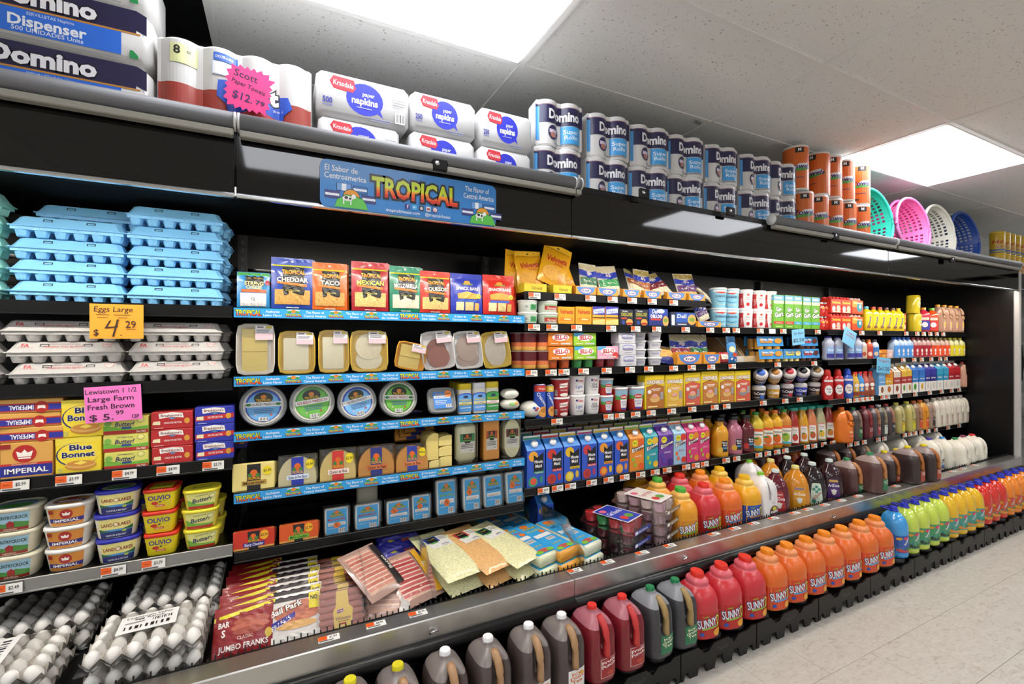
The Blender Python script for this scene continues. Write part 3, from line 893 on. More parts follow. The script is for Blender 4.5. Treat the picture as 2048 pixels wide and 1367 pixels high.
# starburst price card on the towels
def card(name, pts, col, lines, loc, rx=0, rz=0, ry=0, label=None, th=.0012, W=1, H=1):
    r = empty(name, loc); r.rotation_euler = (rx, ry, rz)
    b = MB(); b.prism(pts, 0, th, M(col, .6)); obj('card', b, r)
    class S_:
        sub = (1, 1)
        def __call__(s, a, t, l): return (a, -l, t)
    p = MB(); art(p, lines, S_(), W, H, .0004); obj('handwriting', p, r)
    tag(r, label, 'price sign', 'hand written price signs')
    return r
Y = 1.715
x0, x1 = XA(443, Y), XA(539, Y); zt, zb = ZA(490, 132, Y), ZA(490, 222, Y)
W, H = x1 - x0, zt - zb
pts = []
N = 44
for k in range(N):
    a = 2 * pi * k / N; c, s = cos(a), sin(a); q = (abs(c) ** 5 + abs(s) ** 5) ** -.2
    e = (1.0 if k % 2 == 0 else .86) * (1.1 if k in (4, 38) else 1)
    pts.append((W / 2 * q * c * e, H / 2 + H / 2 * q * s * e))
card('price_sign', pts, 'ef3f8a', [('T', 'Scott', .42, .78, .15, '45224a', {'a': -6, 'w': .5}), ('T', 'Paper Towels', .5, .56, .1, '45224a', {'a': -10, 'w': .72}), ('T', '$12.', .4, .3, .17, '3a2260', {'a': -5, 'w': .42}), ('T', '79', .77, .26, .1, '3a2260', {'w': .2})],
     ((x0 + x1) / 2, Y, zb), ry=.1, label='pink starburst price sign taped to the paper towel pack', W=W, H=H)

# yellow canisters on top of the door cooler further right
def canister():
    L = Lathe([(.05, 0), (.052, .01), (.052, .17), (.05, .178)], n=20)
    mb = MB(); L.body(mb, M('c9a21c', .35))
    pr = MB(); art(pr, [('R', .1, .0, .9, .2, '2a62a8'), ('T', 'Ho', .5, .62, .2, 'a8281c', {'w': .4, 'sh': .2, 'b': .03}), ('E', .55, .35, .16, .1, 'b58a5a')], L, .2, .16)
    lb = MB(); Lathe([(.053, .176), (.054, .178), (.054, .19), (.05, .193)], n=20).body(lb, M('d6b42a', .35))
    return Kind('canister', 'canister', .105, .193, .105, [('can', mb.mesh('can'), []), ('label', pr.mesh('label'), []), ('lid', lb.mesh('lid'), [])])
CAN = canister()
CZT = 2.05
for k in range(5):
    for q in range(2):
        spawn(CAN, (5.9 + .118 * k, 1.83, CZT + .195 * q), '%s yellow canister with red script, %s from the laundry baskets' % (('lower', 'upper')[q], ORD[k]), 'yellow canisters', rz=-1.1)
# glass door cooler beyond the case
def door_cooler():
    r = empty('door_cooler', (5.74, 1.7, 0))
    def P(n, m, par=None): return obj(n, m, par or r)
    q = MB(); q.box(.0, 2.4, .04, .8, 0, .12, BLKR); q.box(0, 2.4, .75, .8, .12, 2.05, BLKI); q.box(0, .05, .04, .8, .12, 2.05, BLKR); q.box(2.35, 2.4, .04, .8, .12, 2.05, BLKR); q.box(0, 2.4, .02, .8, 1.92, 2.05, BLKR); P('cabinet', q)
    for k in range(3):
        x = .03 + .78 * k
        d = MB(); fm = M('17181a', .3)
        for a in ((x, x + .05, .0, .04, .13, 1.91), (x + .71, x + .76, .0, .04, .13, 1.91), (x + .05, x + .71, .0, .04, .13, .19), (x + .05, x + .71, .0, .04, 1.85, 1.91)): d.cbox(*a, .003, fm)
        dd = P('door', d)
        g_ = MB(); g_.box(x + .05, x + .71, .016, .022, .19, 1.85, film('door_glass', 'ffffff', .04, .02)); P('pane', g_, dd)
        h = MB(); h.tube([(x + .03, .0, 1.05), (x + .03, -.05, 1.1), (x + .03, -.06, 1.25), (x + .03, -.05, 1.4), (x + .03, 0, 1.45)], .014, BLKR, 8); P('handle', h, dd)
    for z in (.5, .8, 1.1, 1.4, 1.65):
        s_ = MB(); s_.box(.06, 2.34, .12, .74, z, z + .012, M('c9c9c9', .4)); P('wire_shelf', s_)
    tag(r, 'black glass door cooler beyond the right end of the open case', 'cooler')
door_cooler()

# ================================================================== eggs
def K_egg(col, pulp):
    W, D, H = .30, .104, .069
    m = M(col, .75 if pulp else .5, grain=.06 if pulp else 0, gscale=90)
    lid = MB(); zr = .036
    V = []
    for (a, b, z) in ((W / 2 - .003, D / 2 - .003, zr), (W / 2 - .010, D / 2 - .010, zr + .010), (W / 2 - .020, D / 2 - .022, H - .003), (W / 2 - .026, D / 2 - .03, H)):
        c = .012
        V += [(a, -b + c, z), (a, b - c, z), (a - c, b, z), (-a + c, b, z), (-a, b - c, z), (-a, -b + c, z), (-a + c, -b, z), (a - c, -b, z)]
    Fc = [(k * 8 + i, k * 8 + (i + 1) % 8, (k + 1) * 8 + (i + 1) % 8, (k + 1) * 8 + i) for k in range(3) for i in range(8)] + [[24 + i for i in range(8)]]
    lid.add(V, Fc, m)
    ls = []
    t = MB(); dk = M('1c2c3c' if not pulp else '4a4846', .6)
    for sx in (-.055, .055):
        for a in ((sx - .013, sx + .013, .0015), (sx - .013, sx + .013, .012)):
            pass
        y0, z0, y1, z1 = -D / 2 + .012, zr + .012, -D / 2 + .0185, zr + .025
        for (xa, xb, ka, kb) in ((sx - .012, sx + .012, .75, .95), (sx - .012, sx - .009, .3, .95), (sx + .009, sx + .012, .3, .95), (sx - .009, sx + .009, .3, .42)):
            t.add([(xa, y0 + (y1 - y0) * ka - .001, z0 + (z1 - z0) * ka + .0006), (xb, y0 + (y1 - y0) * ka - .001, z0 + (z1 - z0) * ka + .0006), (xb, y0 + (y1 - y0) * kb - .001, z0 + (z1 - z0) * kb + .0006), (xa, y0 + (y1 - y0) * kb - .001, z0 + (z1 - z0) * kb + .0006)], [(0, 1, 2, 3)], dk)
    ls.append(('latch', t.mesh('latch')))
    if pulp:
        class S_:
            sub = (1, 1)
            def __call__(s, a, t_, l):
                k = t_ / .024; y0, z0, y1, z1 = -D / 2 + .010, zr + .010, -D / 2 + .022, H - .003
                return (a, y0 + (y1 - y0) * k - l, z0 + (z1 - z0) * k + l * .4)
        p = MB(); art(p, [('T', 'FA', .16, .5, .5, 'c04a48', {'b': .04}), ('R', .1, .15, .23, .2, 'c98a88'), ('T', '12 GRADE A LARGE BROWN EGGS', .48, .68, .2, '8a6a68', {'w': .26}), ('T', 'Lewistown Valley Egg Ranch', .48, .3, .28, 'c04a48', {'w': .32, 'sh': .2}),
                          ('G', [(.8, .85), (.9, .85), (.88, .3), (.85, .12), (.82, .3)], 'c98a88'), ('G', [(.81, .8), (.89, .8), (.872, .32), (.85, .18), (.828, .32)], 'cfc9c6'), ('T', 'USDA', .85, .6, .18, 'c04a48', {'w': .05})], S_(), W, .024, .0008)
        ls.append(('lid_print', p.mesh('lid_print')))
    tr = MB()
    tr.cbox(-W / 2, W / 2, -D / 2, D / 2, zr - .004, zr, .0015, m)
    n = 10
    for i in range(6):
        for j in (-1, 1):
            cx, cy = (-2.5 + i) * .0485, j * .0245
            L = Lathe([(.0125, .0), (.0155, .003), (.0215, zr - .012), (.0235, zr - .002)], n=10 if pulp else 8, p=2.2 if pulp else 2.0)
            b = MB(); L.body(b, m, smooth=pulp)
            tr.add([(x + cx, y + cy, z) for x, y, z in b.v], b.f, m, pulp)
    tr.box(-W / 2 + .006, W / 2 - .006, -D / 2 + .006, D / 2 - .006, zr - .014, zr - .003, m)
    return Kind('egg_carton', 'egg carton', W, H, D, [('lid', lid.mesh('lid'), ls), ('tray', tr.mesh('tray'), [])])
EB, EG, ET = K_egg('7cc0ee', 0), K_egg('bdbbb8', 1), K_egg('8ccfc4', 0)
LV = 'bottom second third fourth fifth sixth'.split()
def lev(k, n): return 'top' if k == n - 1 else ('bottom' if k == 0 else '%s from bottom' % ORD[k])
for k in range(4): spawn(EB, (-.623, 2.07, AZ[0] + .0695 * k), 'blue foam egg carton, %s of the left front stack' % lev(k, 4), 'blue foam egg cartons', rz=random.uniform(-.02, .02), sc=(.99, 1, 1))
for k in range(5): spawn(EB, (XA(357, 2.06), 2.07, AZ[0] + .0695 * k), 'blue foam egg carton, %s of the right front stack' % lev(k, 5), 'blue foam egg cartons', rz=random.uniform(-.02, .02), sc=(.975, 1, 1))
for k in range(5):
    spawn(EB, (-.6, 2.185, AZ[0] + .0695 * k), 'blue foam egg carton, %s of the left rear stack' % lev(k, 5), 'blue foam egg cartons')
    spawn(EB, (XA(357, 2.06) + .012, 2.185, AZ[0] + .0695 * k), 'blue foam egg carton, %s of the right rear stack' % lev(k, 5), 'blue foam egg cartons')
    spawn(ET, (-.932, 2.07, AZ[0] + .0695 * k), 'pale green foam egg carton, %s of the stack at the left edge' % lev(k, 5), 'pale green egg cartons')
for c, (u, xo) in enumerate(((139, 0), (358, 0))):
    for k in range(3):
        spawn(EG, (XA(u, 2.06) + (-.012, .0, .006)[2 - k] * (1 if c == 0 else .5), 2.075, AZ[1] + .0695 * k), 'grey pulp egg carton, %s of the %s stack' % (lev(k, 3), ('left', 'right')[c]), 'grey pulp egg cartons', sc=(.99 if c == 0 else .96, 1, 1))
        spawn(EG, (XA(u, 2.06) + .01, 2.19, AZ[1] + .0695 * k), 'grey pulp egg carton, %s of the %s rear stack' % (lev(k, 3), ('left', 'right')[c]), 'grey pulp egg cartons')
for k in range(3): spawn(EG, (XA(139, 2.06) - .31, 2.075, AZ[1] + .0695 * k), 'grey pulp egg carton, %s of the stack cut off at the left edge' % lev(k, 3), 'grey pulp egg cartons')
def sign_rect(u0, u1, v0, v1, Y, col, lines, label, rx=0., ry=0.):
    x0, x1 = XA(u0, Y), XA(u1, Y); u = (u0 + u1) / 2; zt, zb = ZA(u, v0, Y), ZA(u, v1, Y)
    W, H = x1 - x0, zt - zb
    return card('price_sign', [(-W / 2, 0), (W / 2, 0), (W / 2, H), (-W / 2, H)], col, lines, ((x0 + x1) / 2, Y, zb), rx=rx, ry=ry, label=label, W=W, H=H)
sign_rect(179, 287, 608, 677, 1.985, 'f0a02a', [('T', 'Eggs Large', .44, .85, .15, '3a2a1a', {'w': .72, 'sh': .1}), ('R', .12, .68, .36, .695, '3a2a1a'), ('R', .44, .68, .76, .695, '3a2a1a'), ('R', .14, .6, .34, .612, '3a2a1a'), ('R', .52, .6, .7, .612, '3a2a1a'), ('T', '$', .12, .18, .17, '3a2a1a'), ('G', [(.36, .52), (.40, .54), (.33, .34), (.52, .37), (.52, .33), (.27, .29)], '3a2a1a'), ('G', [(.5, .56), (.54, .56), (.45, .06), (.41, .06)], '3a2a1a'), ('E', .58, .1, .012, .02, '3a2a1a'), ('T', '29', .76, .42, .2, '3a2a1a', {'w': .2}), ('R', .68, .27, .85, .285, '3a2a1a')], 'orange hand written price sign hanging from the blue egg carton shelf')
sign_rect(171, 285, 771, 842, 1.985, 'ee7ac6', [('T', 'Lewistown 1 1/2', .47, .86, .13, '42203e', {'w': .9}), ('T', 'Large Farm', .46, .65, .14, '42203e', {'w': .8}), ('T', 'Fresh Brown', .46, .43, .14, '42203e', {'w': .82}), ('T', '$ 5.', .28, .14, .17, '42203e', {'w': .42}), ('T', '99', .6, .24, .12, '42203e', {'w': .14}), ('T', '12P', .88, .1, .1, '42203e', {'w': .13})], 'pink hand written price sign hanging from the grey egg carton shelf', ry=-.04)

# ================================================================== butter boxes (A3)
Y3 = 2.008
IMPB = K_box('butter_box', 'butter box', .17, .16, .1, 'dca552', [('R', 0, .06, 1, .36, '232a90'), ('R', 0, .36, 1, .42, 'c02f2a'), ('E', .46, .68, .23, .25, 'b8231f'), ('G', [(.33, .6), (.59, .6), (.62, .76), (.52, .71), (.46, .8), (.4, .71), (.3, .76)], 'f4eee6'), ('R', .34, .54, .58, .58, 'f4eee6'), ('T', 'CROWNED WITH QUALITY', .46, .39, .035, 'f0dcc0', {'w': .5}), ('T', 'IMPERIAL', .5, .21, .14, 'f6f4f2', {'w': .84, 'b': .02}), ('R', .0, .84, .2, .97, '9c2320')],
             left=[('R', .1, .06, .9, .36, '232a90')])
put(IMPB, -2, 107, 884, Y3, AZ[2], 'gold box of margarine sticks with a white crown in a red circle')
IMPF = K_box('butter_box', 'butter box', .17, .045, .1, 'dba654', [('R', .0, .16, 1, .6, '2a2f9a'), ('R', 0, .58, 1, .68, 'b8302a'), ('R', 0, .1, 1, .18, 'b8302a'), ('E', .7, .38, .1, .42, 'b3241f'), ('G', [(.65, .5), (.75, .5), (.76, .25), (.7, .32), (.64, .25)], 'f4eee6'), ('T', 'IMPERIAL', .42, .38, .3, 'f2f2f6', {'w': .34, 'a': 180, 'b': .02})])
zb = ZA(50, 884, Y3) + .001
for k in range(3): spawn(IMPF, (XA(54, Y3) + (.004, -.008, .0)[k], Y3 + .052, zb + .046 * k), 'flat gold margarine box with upside down lettering, %s of three' % lev(k, 3), 'flat gold margarine boxes', rz=(-.04, .05, .0)[k])
BB = [('G', [(.0, .78), (1, .88), (1, 1), (0, 1)], 'ecd648'), ('E', .48, .52, .47, .34, '20306e'), ('E', .5, .53, .455, .325, 'f2d93a'), ('O', 'Blue', .55, .72, .15, '14245e', {'oc': 'f4f0dc', 'w': .5, 'b': .035, 'ob': .07}), ('O', 'Bonnet', .5, .52, .15, '14245e', {'oc': 'f4f0dc', 'w': .72, 'b': .035, 'ob': .07}),
      ('E', .55, .2, .35, .13, 'c98a34'), ('E', .55, .24, .34, .11, 'e0b468'), ('E', .55, .26, .31, .085, 'd08f3c'), ('G', [(.4, .27), (.55, .22), (.7, .28), (.56, .34)], 'f2da5a'), ('R', .06, .04, .16, .16, 'cdbf5a')]
BBK = K_box('butter_box', 'butter box', .16, .135, .1, 'f0d530', BB)
put(BBK, 109, 204, 874, Y3, AZ[2], 'lower yellow margarine box with a pancake picture', 'yellow margarine boxes')
zb = ZA(156, 874, Y3) + .001
put(BBK, 121, 213, 799, Y3, zb, 'upper yellow margarine box with a pancake picture behind the pink sign', 'yellow margarine boxes')
def brick(base, items, n='butter_box'): return K_box(n, 'butter box', .145, .062, .08, base, items)
ICB = brick('e9dc6a', [('R', 0, 0, 1, .9, 'd9d66a'), ('G', [(0, .18), (0, .5), (.5, .32), (1, .42), (1, .18)], '6fb23c'), ('R', 0, 0, 1, .2, 'b22a28'), ('T', "I can't believe it's not", .47, .82, .1, '2a3a5a', {'w': .36, 'sh': .2}), ('T', 'Butter!', .47, .56, .26, '22305e', {'w': .42, 'sh': .25, 'b': .02}), ('E', .83, .78, .08, .17, '4a5a3a'), ('E', .83, .78, .072, .15, 'e6e08a'), ('R', .4, .28, .62, .4, '2a4a8c'), ('T', 'SALTED', .84, .1, .11, 'f2e6d6', {'w': .22}), ('E', .1, .62, .08, .16, '7ab04a')])
BRR = [('G', [(.2, .62), (.5, .7), (.78, .62), (.75, .9), (.5, .96), (.18, .9)], 'f2efe9'), ('T', "Breakstone's", .48, .79, .15, '7a2a34', {'w': .5, 'b': .02}), ('G', [(.42, .62), (.5, .55), (.6, .62), (.5, .68)], '5a8ab0'), ('G', [(.04, .28), (.22, .26), (.22, .48), (.06, .46)], 'efe2b8'), ('E', .86, .44, .07, .17, 'd89a3a')]
BRD = brick('b8262a', BRR + [('T', 'UNSALTED BUTTER', .52, .36, .1, 'f4eae4', {'w': .42}), ('R', .08, .06, .3, .1, 'e8b0a8')])
BRB = brick('2a34a8', [('G', [(.02, .2), (1, .34), (1, .6), (.02, .46)], 'c22a30')] + BRR + [('T', 'SALTED BUTTER', .52, .4, .1, 'f4eae4', {'w': .38}), ('R', .08, .06, .3, .1, 'b0b8e8')])
for (K, a, b, v0, vt, t, g) in ((ICB, 206, 299, 942, 832, 'yellow green butter box', 'yellow green butter boxes'), (BRD, 301, 388, 930, 822, 'red butter box', 'red butter boxes'), (BRB, 389, 470, 922, 812, 'blue butter box', 'blue butter boxes')):
    hh = (ZA((a + b) / 2, vt, Y3) - AZ[2]) / 3
    for k in range(3):
        o = put(K, a + (2, 0, 0)[k] - 1, b - 1, None, Y3, AZ[2] + hh * k, '%s, %s of three' % (t, lev(k, 3)), g); o.scale[2] = hh * .985 / K.H
# back row of the butter shelf, in the dark
for k, K in enumerate((IMPB, BBK, ICB, BRD, BRB)):
    spawn(K, (-.93 + .185 * k, 2.21, AZ[2]), 'butter box in the rear row, %s from the left' % ORD[k], 'butter boxes in the rear row')

# ================================================================== margarine tubs (A4)
Y4 = 2.005
CC = K_tub('margarine_tub', 'margarine tub', .145, .082, .12, 'd8d0b8', [('R', .14, .05, .86, .95, '9cc4d8'), ('G', [(.14, .05), (.86, .05), (.86, .42), (.6, .52), (.4, .4), (.14, .48)], '4a8a3c'), ('R', .14, .05, .86, .2, '8c2a22'), ('R', .42, .22, .58, .42, 'a0282a'), ('G', [(.4, .42), (.6, .42), (.5, .56)], 'a0282a'), ('T', 'COUNTRYCROCK', .5, .72, .16, '23362c', {'w': .66, 'b': .02}), ('T', 'ORIGINAL', .5, .125, .07, 'eae0c8', {'w': .3})], 'e2dcc4', [('E', .5, .5, .48, .44, '7ab0cc'), ('E', .5, .35, .4, .25, '4a8a3c'), ('T', 'COUNTRYCROCK', .5, .62, .16, 'eef2e8', {'w': .7})])
IM = K_tub('margarine_tub', 'margarine tub', .145, .082, .12, 'e6e0d4', [('R', .13, .03, .87, .96, 'd58a34'), ('G', [(.13, .22), (.5, .17), (.87, .22), (.87, .44), (.5, .39), (.13, .44)], '2f2a80'), ('E', .5, .66, .14, .26, 'b02824'), ('G', [(.43, .58), (.57, .58), (.59, .74), (.53, .69), (.5, .77), (.47, .69), (.41, .74)], 'f6efe6'), ('T', 'IMPERIAL', .5, .305, .14, 'f4f2f0', {'w': .56, 'b': .02}), ('R', .14, .7, .24, .9, '9a2a20')], 'f0eeea', [('E', .5, .5, .47, .44, 'd99a48'), ('R', .1, .3, .9, .52, '34308a'), ('T', 'IMPERIAL', .5, .41, .15, 'f4f2f0', {'w': .6}), ('E', .5, .7, .16, .14, 'b02824')])
LL = K_tub('margarine_tub', 'margarine tub', .145, .082, .12, 'e9e2cc', [('R', .13, .03, .87, .96, 'eae08c'), ('R', .13, .03, .87, .34, '24306e'), ('R', .13, .34, .87, .44, '4a90c8'), ('G', [(.13, .34), (.13, .5), (.25, .42), (.4, .36)], '2c6a3c'), ('G', [(.87, .38), (.87, .58), (.75, .48), (.62, .42)], '2c6a3c'), ('T', 'LAND O LAKES', .5, .68, .16, '8c2230', {'w': .62, 'b': .02}), ('E', .5, .68, .06, .11, '8c2230'), ('E', .5, .68, .045, .085, 'f0e4b8'), ('T', 'OLIVE OIL & SEA SALT', .5, .16, .08, 'eef0f4', {'w': .46}), ('E', .68, .34, .05, .06, 'a8b84a')], '2a2fa8', [('E', .5, .5, .46, .42, 'e6e4c0'), ('T', 'LAND O LAKES', .5, .55, .16, '2a4a6c', {'w': .66}), ('E', .5, .3, .36, .16, '4a9a6a')])
OL = K_tub('margarine_tub', 'margarine tub', .115, .082, .115, 'e8d326', [('T', 'OLIVIO', .5, .7, .24, '2c2a80', {'w': .62, 'b': .025}), ('E', .36, .42, .1, .09, 'c02a22'), ('E', .52, .48, .04, .04, '2a2a4a'), ('R', .5, .5, .7, .52, '5a8a3a'), ('R', .36, .22, .66, .33, 'c84a22'), ('T', 'ORIGINAL', .51, .275, .06, 'f6e8c8', {'w': .24})], 'd8301e', [('R', .1, .1, .9, .9, 'e6d030'), ('T', 'OLIVIO', .5, .5, .2, '3a2c50', {'w': .6})], p=6)
BT = K_tub('margarine_tub', 'margarine tub', .12, .082, .1, 'ead958', [('R', .12, .03, .88, .96, 'dfdc86'), ('G', [(.12, .2), (.12, .6), (.4, .34), (.88, .3), (.88, .2)], '74b03c'), ('R', .12, .03, .88, .2, 'b42a26'), ('T', "I can't believe it's not", .5, .84, .07, '2a3a5a', {'w': .34, 'a': 8}), ('T', 'Butter!', .52, .58, .24, '22305e', {'w': .5, 'sh': .25, 'a': 8, 'b': .02}), ('E', .78, .76, .08, .13, '5a6a4a'), ('E', .78, .76, .07, .11, 'e8e4a0')], 'ecdf3a', [('T', 'Butter!', .5, .5, .25, '4a7a3a', {'w': .6})])
for (K, u0, u1, vt, t) in ((CC, -25, 87, 1008, 'pale tub with a barn picture'), (IM, 87, 190, 1000, 'gold and white tub with a crown'), (LL, 186, 284, 972, 'tub with a dark blue lid'), (OL, 287, 361, 970, 'yellow square tub with a red lid'), (BT, 363, 444, 972, 'yellow green tub with a yellow lid')):
    n = 4 if K is IM else 3
    hh = (ZA((u0 + u1) / 2, vt, Y4 + .05) - AZ[3]) / n if K is not IM else (ZA((u0 + u1) / 2, vt, Y4 + .05) - AZ[3]) / 3
    n = 3
    x = (XA(u0, Y4 + .05) + XA(u1, Y4 + .05)) / 2; wd = XA(u1, Y4 + .05) - XA(u0, Y4 + .05)
    for k in range(n):
        spawn(K, (x + (.003, -.002, .001)[k], Y4 + K.D * .53, AZ[3] + hh * k), '%s, %s of three' % (t, lev(k, 3)), 'stacked margarine tubs', rz=(.1 if K is LL else .0) + random.uniform(-.05, .05), sc=(wd * .95 / K.W, 1, hh * .99 / K.H))
        if k < 2: spawn(K, (x + .012, Y4 + K.D * 1.6, AZ[3] + hh * k), '%s in the rear row, %s of two' % (t, ('lower', 'upper')[k]), 'margarine tubs in the rear row', sc=(wd * .9 / K.W, .95, hh * .99 / K.H))

# ================================================================== trays of loose eggs on the deck
def egg_mesh():
    mb = MB(); n, m_ = 14, 10; V = []; Fc = []
    for j in range(m_ + 1):
        a = pi * j / m_
        for k in range(n):
            b = 2 * pi * k / n; rr = .0208 * sin(a) * (1 + .1 * cos(a))
            V.append((rr * cos(b), rr * sin(b), -.029 * cos(a)))
    for j in range(m_):
        for k in range(n): Fc.append((j * n + k, j * n + (k + 1) % n, (j + 1) * n + (k + 1) % n, (j + 1) * n + k))
    mb.add(V, Fc, M('eae7e2', .35), True); return mb.mesh('egg')
EGG = egg_mesh()
def flat_mesh():
    mb = MB(); nx, ny = 24, 20; p = .049; V = []; Fc = []
    for j in range(ny + 1):
        for i in range(nx + 1):
            x = (i / nx - .5) * p * 6; y = (j / ny - .5) * p * 5
            z = .024 + .012 * cos(2 * pi * (x / p)) - .012 * cos(2 * pi * (y / p))
            V.append((x, y, z))
    for j in range(ny):
        for i in range(nx):
            a = (j * (nx + 1) + i, j * (nx + 1) + i + 1, (j + 1) * (nx + 1) + i + 1, (j + 1) * (nx + 1) + i)
            Fc.append(a)
    mb.add(V, Fc, M('a9a39a', .85, grain=.1, gscale=80), True)
    mb.add([(x, y, z - .004) for x, y, z in V], [f[::-1] for f in Fc], M('a9a39a', .85, grain=.1, gscale=80), True)
    return mb.mesh('pulp_tray')
FLATM = flat_mesh()
def wrap_mesh():
    mb = MB(); nx, ny = 18, 15; W, D = .312, .262; V = []; Fc = []
    for j in range(ny + 1):
        for i in range(nx + 1):
            x = (i / nx - .5) * W; y = (j / ny - .5) * D
            e = min(1, 6 * min(i / nx, 1 - i / nx)) * min(1, 6 * min(j / ny, 1 - j / ny))
            V.append((x, y, .012 + (.052 + .002 * sin(x * 128) * cos(y * 128)) * e ** .5))
    for j in range(ny):
        for i in range(nx): Fc.append((j * (nx + 1) + i, j * (nx + 1) + i + 1, (j + 1) * (nx + 1) + i + 1, (j + 1) * (nx + 1) + i))
    mb.add(V, Fc, film('shrink_film', 'ffffff', .03, .07), True); return mb.mesh('shrink_wrap')
WRAPM = wrap_mesh()
def paper(W, H, items, col='f2f2f0'):
    b = MB(); b.box(-W / 2, W / 2, -H / 2, H / 2, 0, .0006, M(col, .6))
    art(b, items, Top(.0006, H), W, H, .0003); return b.mesh('paper_label')
EGLAB = paper(.15, .1, [('T', 'Lewistown Valley', .5, .87, .1, '222222', {'w': .8}), ('T', 'Egg Ranch', .5, .74, .1, '222222', {'w': .5}), ('B', .55, .45, .92, .65), ('B', .08, .12, .92, .36), ('R', .1, .55, .45, .57, '888888'), ('R', .1, .5, .42, .52, '888888')])
def egg_flat(x, y, z, rz, rx, label, lab=None, eggs=True):
    r = empty('egg_tray', (x, y, z)); r.rotation_euler = (rx, 0, rz)
    obj('pulp_tray', FLATM, r)
    for i in range(6):
        for j in range(5):
            e = obj('egg', EGG, r, ((i - 2.5) * .049, (j - 2) * .049, .034)); e.rotation_euler = (random.uniform(-.25, .25), random.uniform(-.25, .25), 0)
    obj('shrink_wrap', WRAPM, r)
    if lab is not None:
        l = obj('paper_label', EGLAB, r, (lab[0], lab[1], .0685)); l.rotation_euler = (0, 0, lab[2])
    tag(r, label, 'egg tray', 'shrink wrapped trays of white eggs')
DK = .405
for c, (x, nm) in enumerate(((-.735, 'left'), (-.365, 'right'))):
    for k in range(2 if c == 0 else 2):
        egg_flat(x, 1.845, DK + .068 * k, .0, .0, 'wrapped tray of white eggs, %s of the %s front stack' % (('lower', 'top')[k], nm), ((-.01, .0, (1.62 if c == 0 else .05)) if k == 1 else None))
    for k in range(2):
        egg_flat(x + .02, 2.13, DK + .068 * k + .0, .0, .0, 'wrapped tray of white eggs, %s of the %s rear stack' % (('lower', 'top')[k], nm))
# ================================================================== cheese section (B)
YB1 = 2.012
def tropbag(base, name_, col2='f4f0da', win='e0b45a', window=True, small='FANCY SHREDDED'):
    it = [('R', .02, .87, .98, .985, base), ('R', .03, .83, .97, .86, 'c9c83a'), ('E', .5, .93, .04, .015, 'e9e9ee'), ('R', .27, .4, .78, .82, '141414')]
    if window: it += [('R', .08, .1, .92, .38, win), ('G', [(.26, .4), (.8, .4), (.76, .26), (.5, .32), (.3, .26)], '161614')]
    it += [('O', 'TROPICAL', .53, .72, .08, 'e0b22a', {'oc': '3a1410', 'w': .56, 'b': .03, 'ob': .1}), ('T', 'TROPICAL', .53, .705, .03, 'd0601c', {'w': .5}),
           ('O', name_, .5, .57, .085, col2, {'oc': '16161a', 'w': .74 if len(name_) > 5 else .55, 'b': .03, 'ob': .08}), ('G', [(.14, .49), (.84, .44), (.84, .49), (.14, .53)], 'e07a24'), ('T', small, .5, .36, .03, 'c8c060', {'w': .34}), ('R', .35, .035, .65, .05, 'e0dcd0')]
    return it
def speck(h):
    m = M(h, .6, grain=.35, gscale=160); return m
SHR = {'or': speck('dca85c'), 'wh': speck('e6dfc2'), 'mx': speck('e6c47c')}
def sbag(base, nm, win, **k):
    it = tropbag(base, nm, win=SHR[win] if win else 'e0b45a', window=bool(win), **k)
    return K_bag('shredded_cheese_bag', 'cheese bag', .15, .2, .03, base, it)
def snack(base):
    return K_bag('cheese_snack_bag', 'cheese bag', .14, .185, .03, base, [('R', .02, .87, .98, .985, base), ('R', .35, .72, .68, .76, '8a9a3a'), ('E', .5, .78, .1, .05, 'd9a03a'), ('T', 'SNACK BARS', .5, .63, .075, 'f4f2ee', {'w': .7, 'b': .03}), ('G', [(.18, .5), (.5, .56), (.8, .5), (.8, .38), (.2, .38)], 'd9a648'), ('R', .18, .3, .78, .36, '3a62c0'),
        ('R', .14, .1, .38, .3, 'e9dca8'), ('R', .42, .1, .68, .3, 'e2c88a'), ('R', .72, .1, .86, .28, 'dcae5a'), ('E', .85, .45, .08, .06, 'e6d03a'), ('T', '$1.99', .85, .45, .03, '2a2a2a', {'w': .1})])
STR = K_bag('string_cheese_bag', 'cheese bag', .14, .145, .03, '2487c4', [('R', .02, .9, .98, .985, '3f9a3a'), ('R', .26, .62, .82, .9, '121212'), ('T', 'TROPICAL', .54, .84, .05, 'd0a02a', {'w': .4}), ('T', 'STRING', .52, .69, .1, 'ecdf9a', {'w': .58, 'b': .03}), ('T', 'CHEESE', .52, .58, .09, 'ecdf9a', {'w': .48, 'b': .03}), ('R', .14, .44, .9, .52, 'd0602a'), ('R', .1, .06, .9, .42, 'e4e6e4')] +
            [('R', .12 + .11 * k, .07, .2 + .11 * k, .41, 'f2f2ee') for k in range(7)] + [('T', '12', .5, .26, .08, '2a2a2a'), ('E', .93, .72, .07, .07, 'a82430')], t1=.9)
rowB1 = [(STR, 472, 540, 543, 'light blue string cheese bag'), (sbag('2a48a8', 'CHEDDAR', 'or'), 541, 628, 514, 'dark blue bag of shredded cheddar'), (sbag('d9661c', 'TACO', 'or', small='TACO BLEND'), 624, 696, 524, 'orange bag of shredded taco cheese'),
         (sbag('b02430', 'MEXICAN', 'mx', col2='d8d858'), 703, 779, 522, 'dark red bag of shredded mexican cheese'), (sbag('168062', 'MOZZARELLA', 'wh', small='LOW MOISTURE'), 780, 845, 531, 'green bag of shredded mozzarella'),
         (sbag('cc3426', '4 QUESOS', 'mx', small='CHEDDAR MONTEREY'), 840, 903, 541, 'bright red bag of four cheese blend'), (snack('2a3cb0'), 903, 968, 546, 'royal blue bag of cheese snack bars'), (snack('d22c22'), 968, 1033, 549, 'red bag of cheese snack bars')]
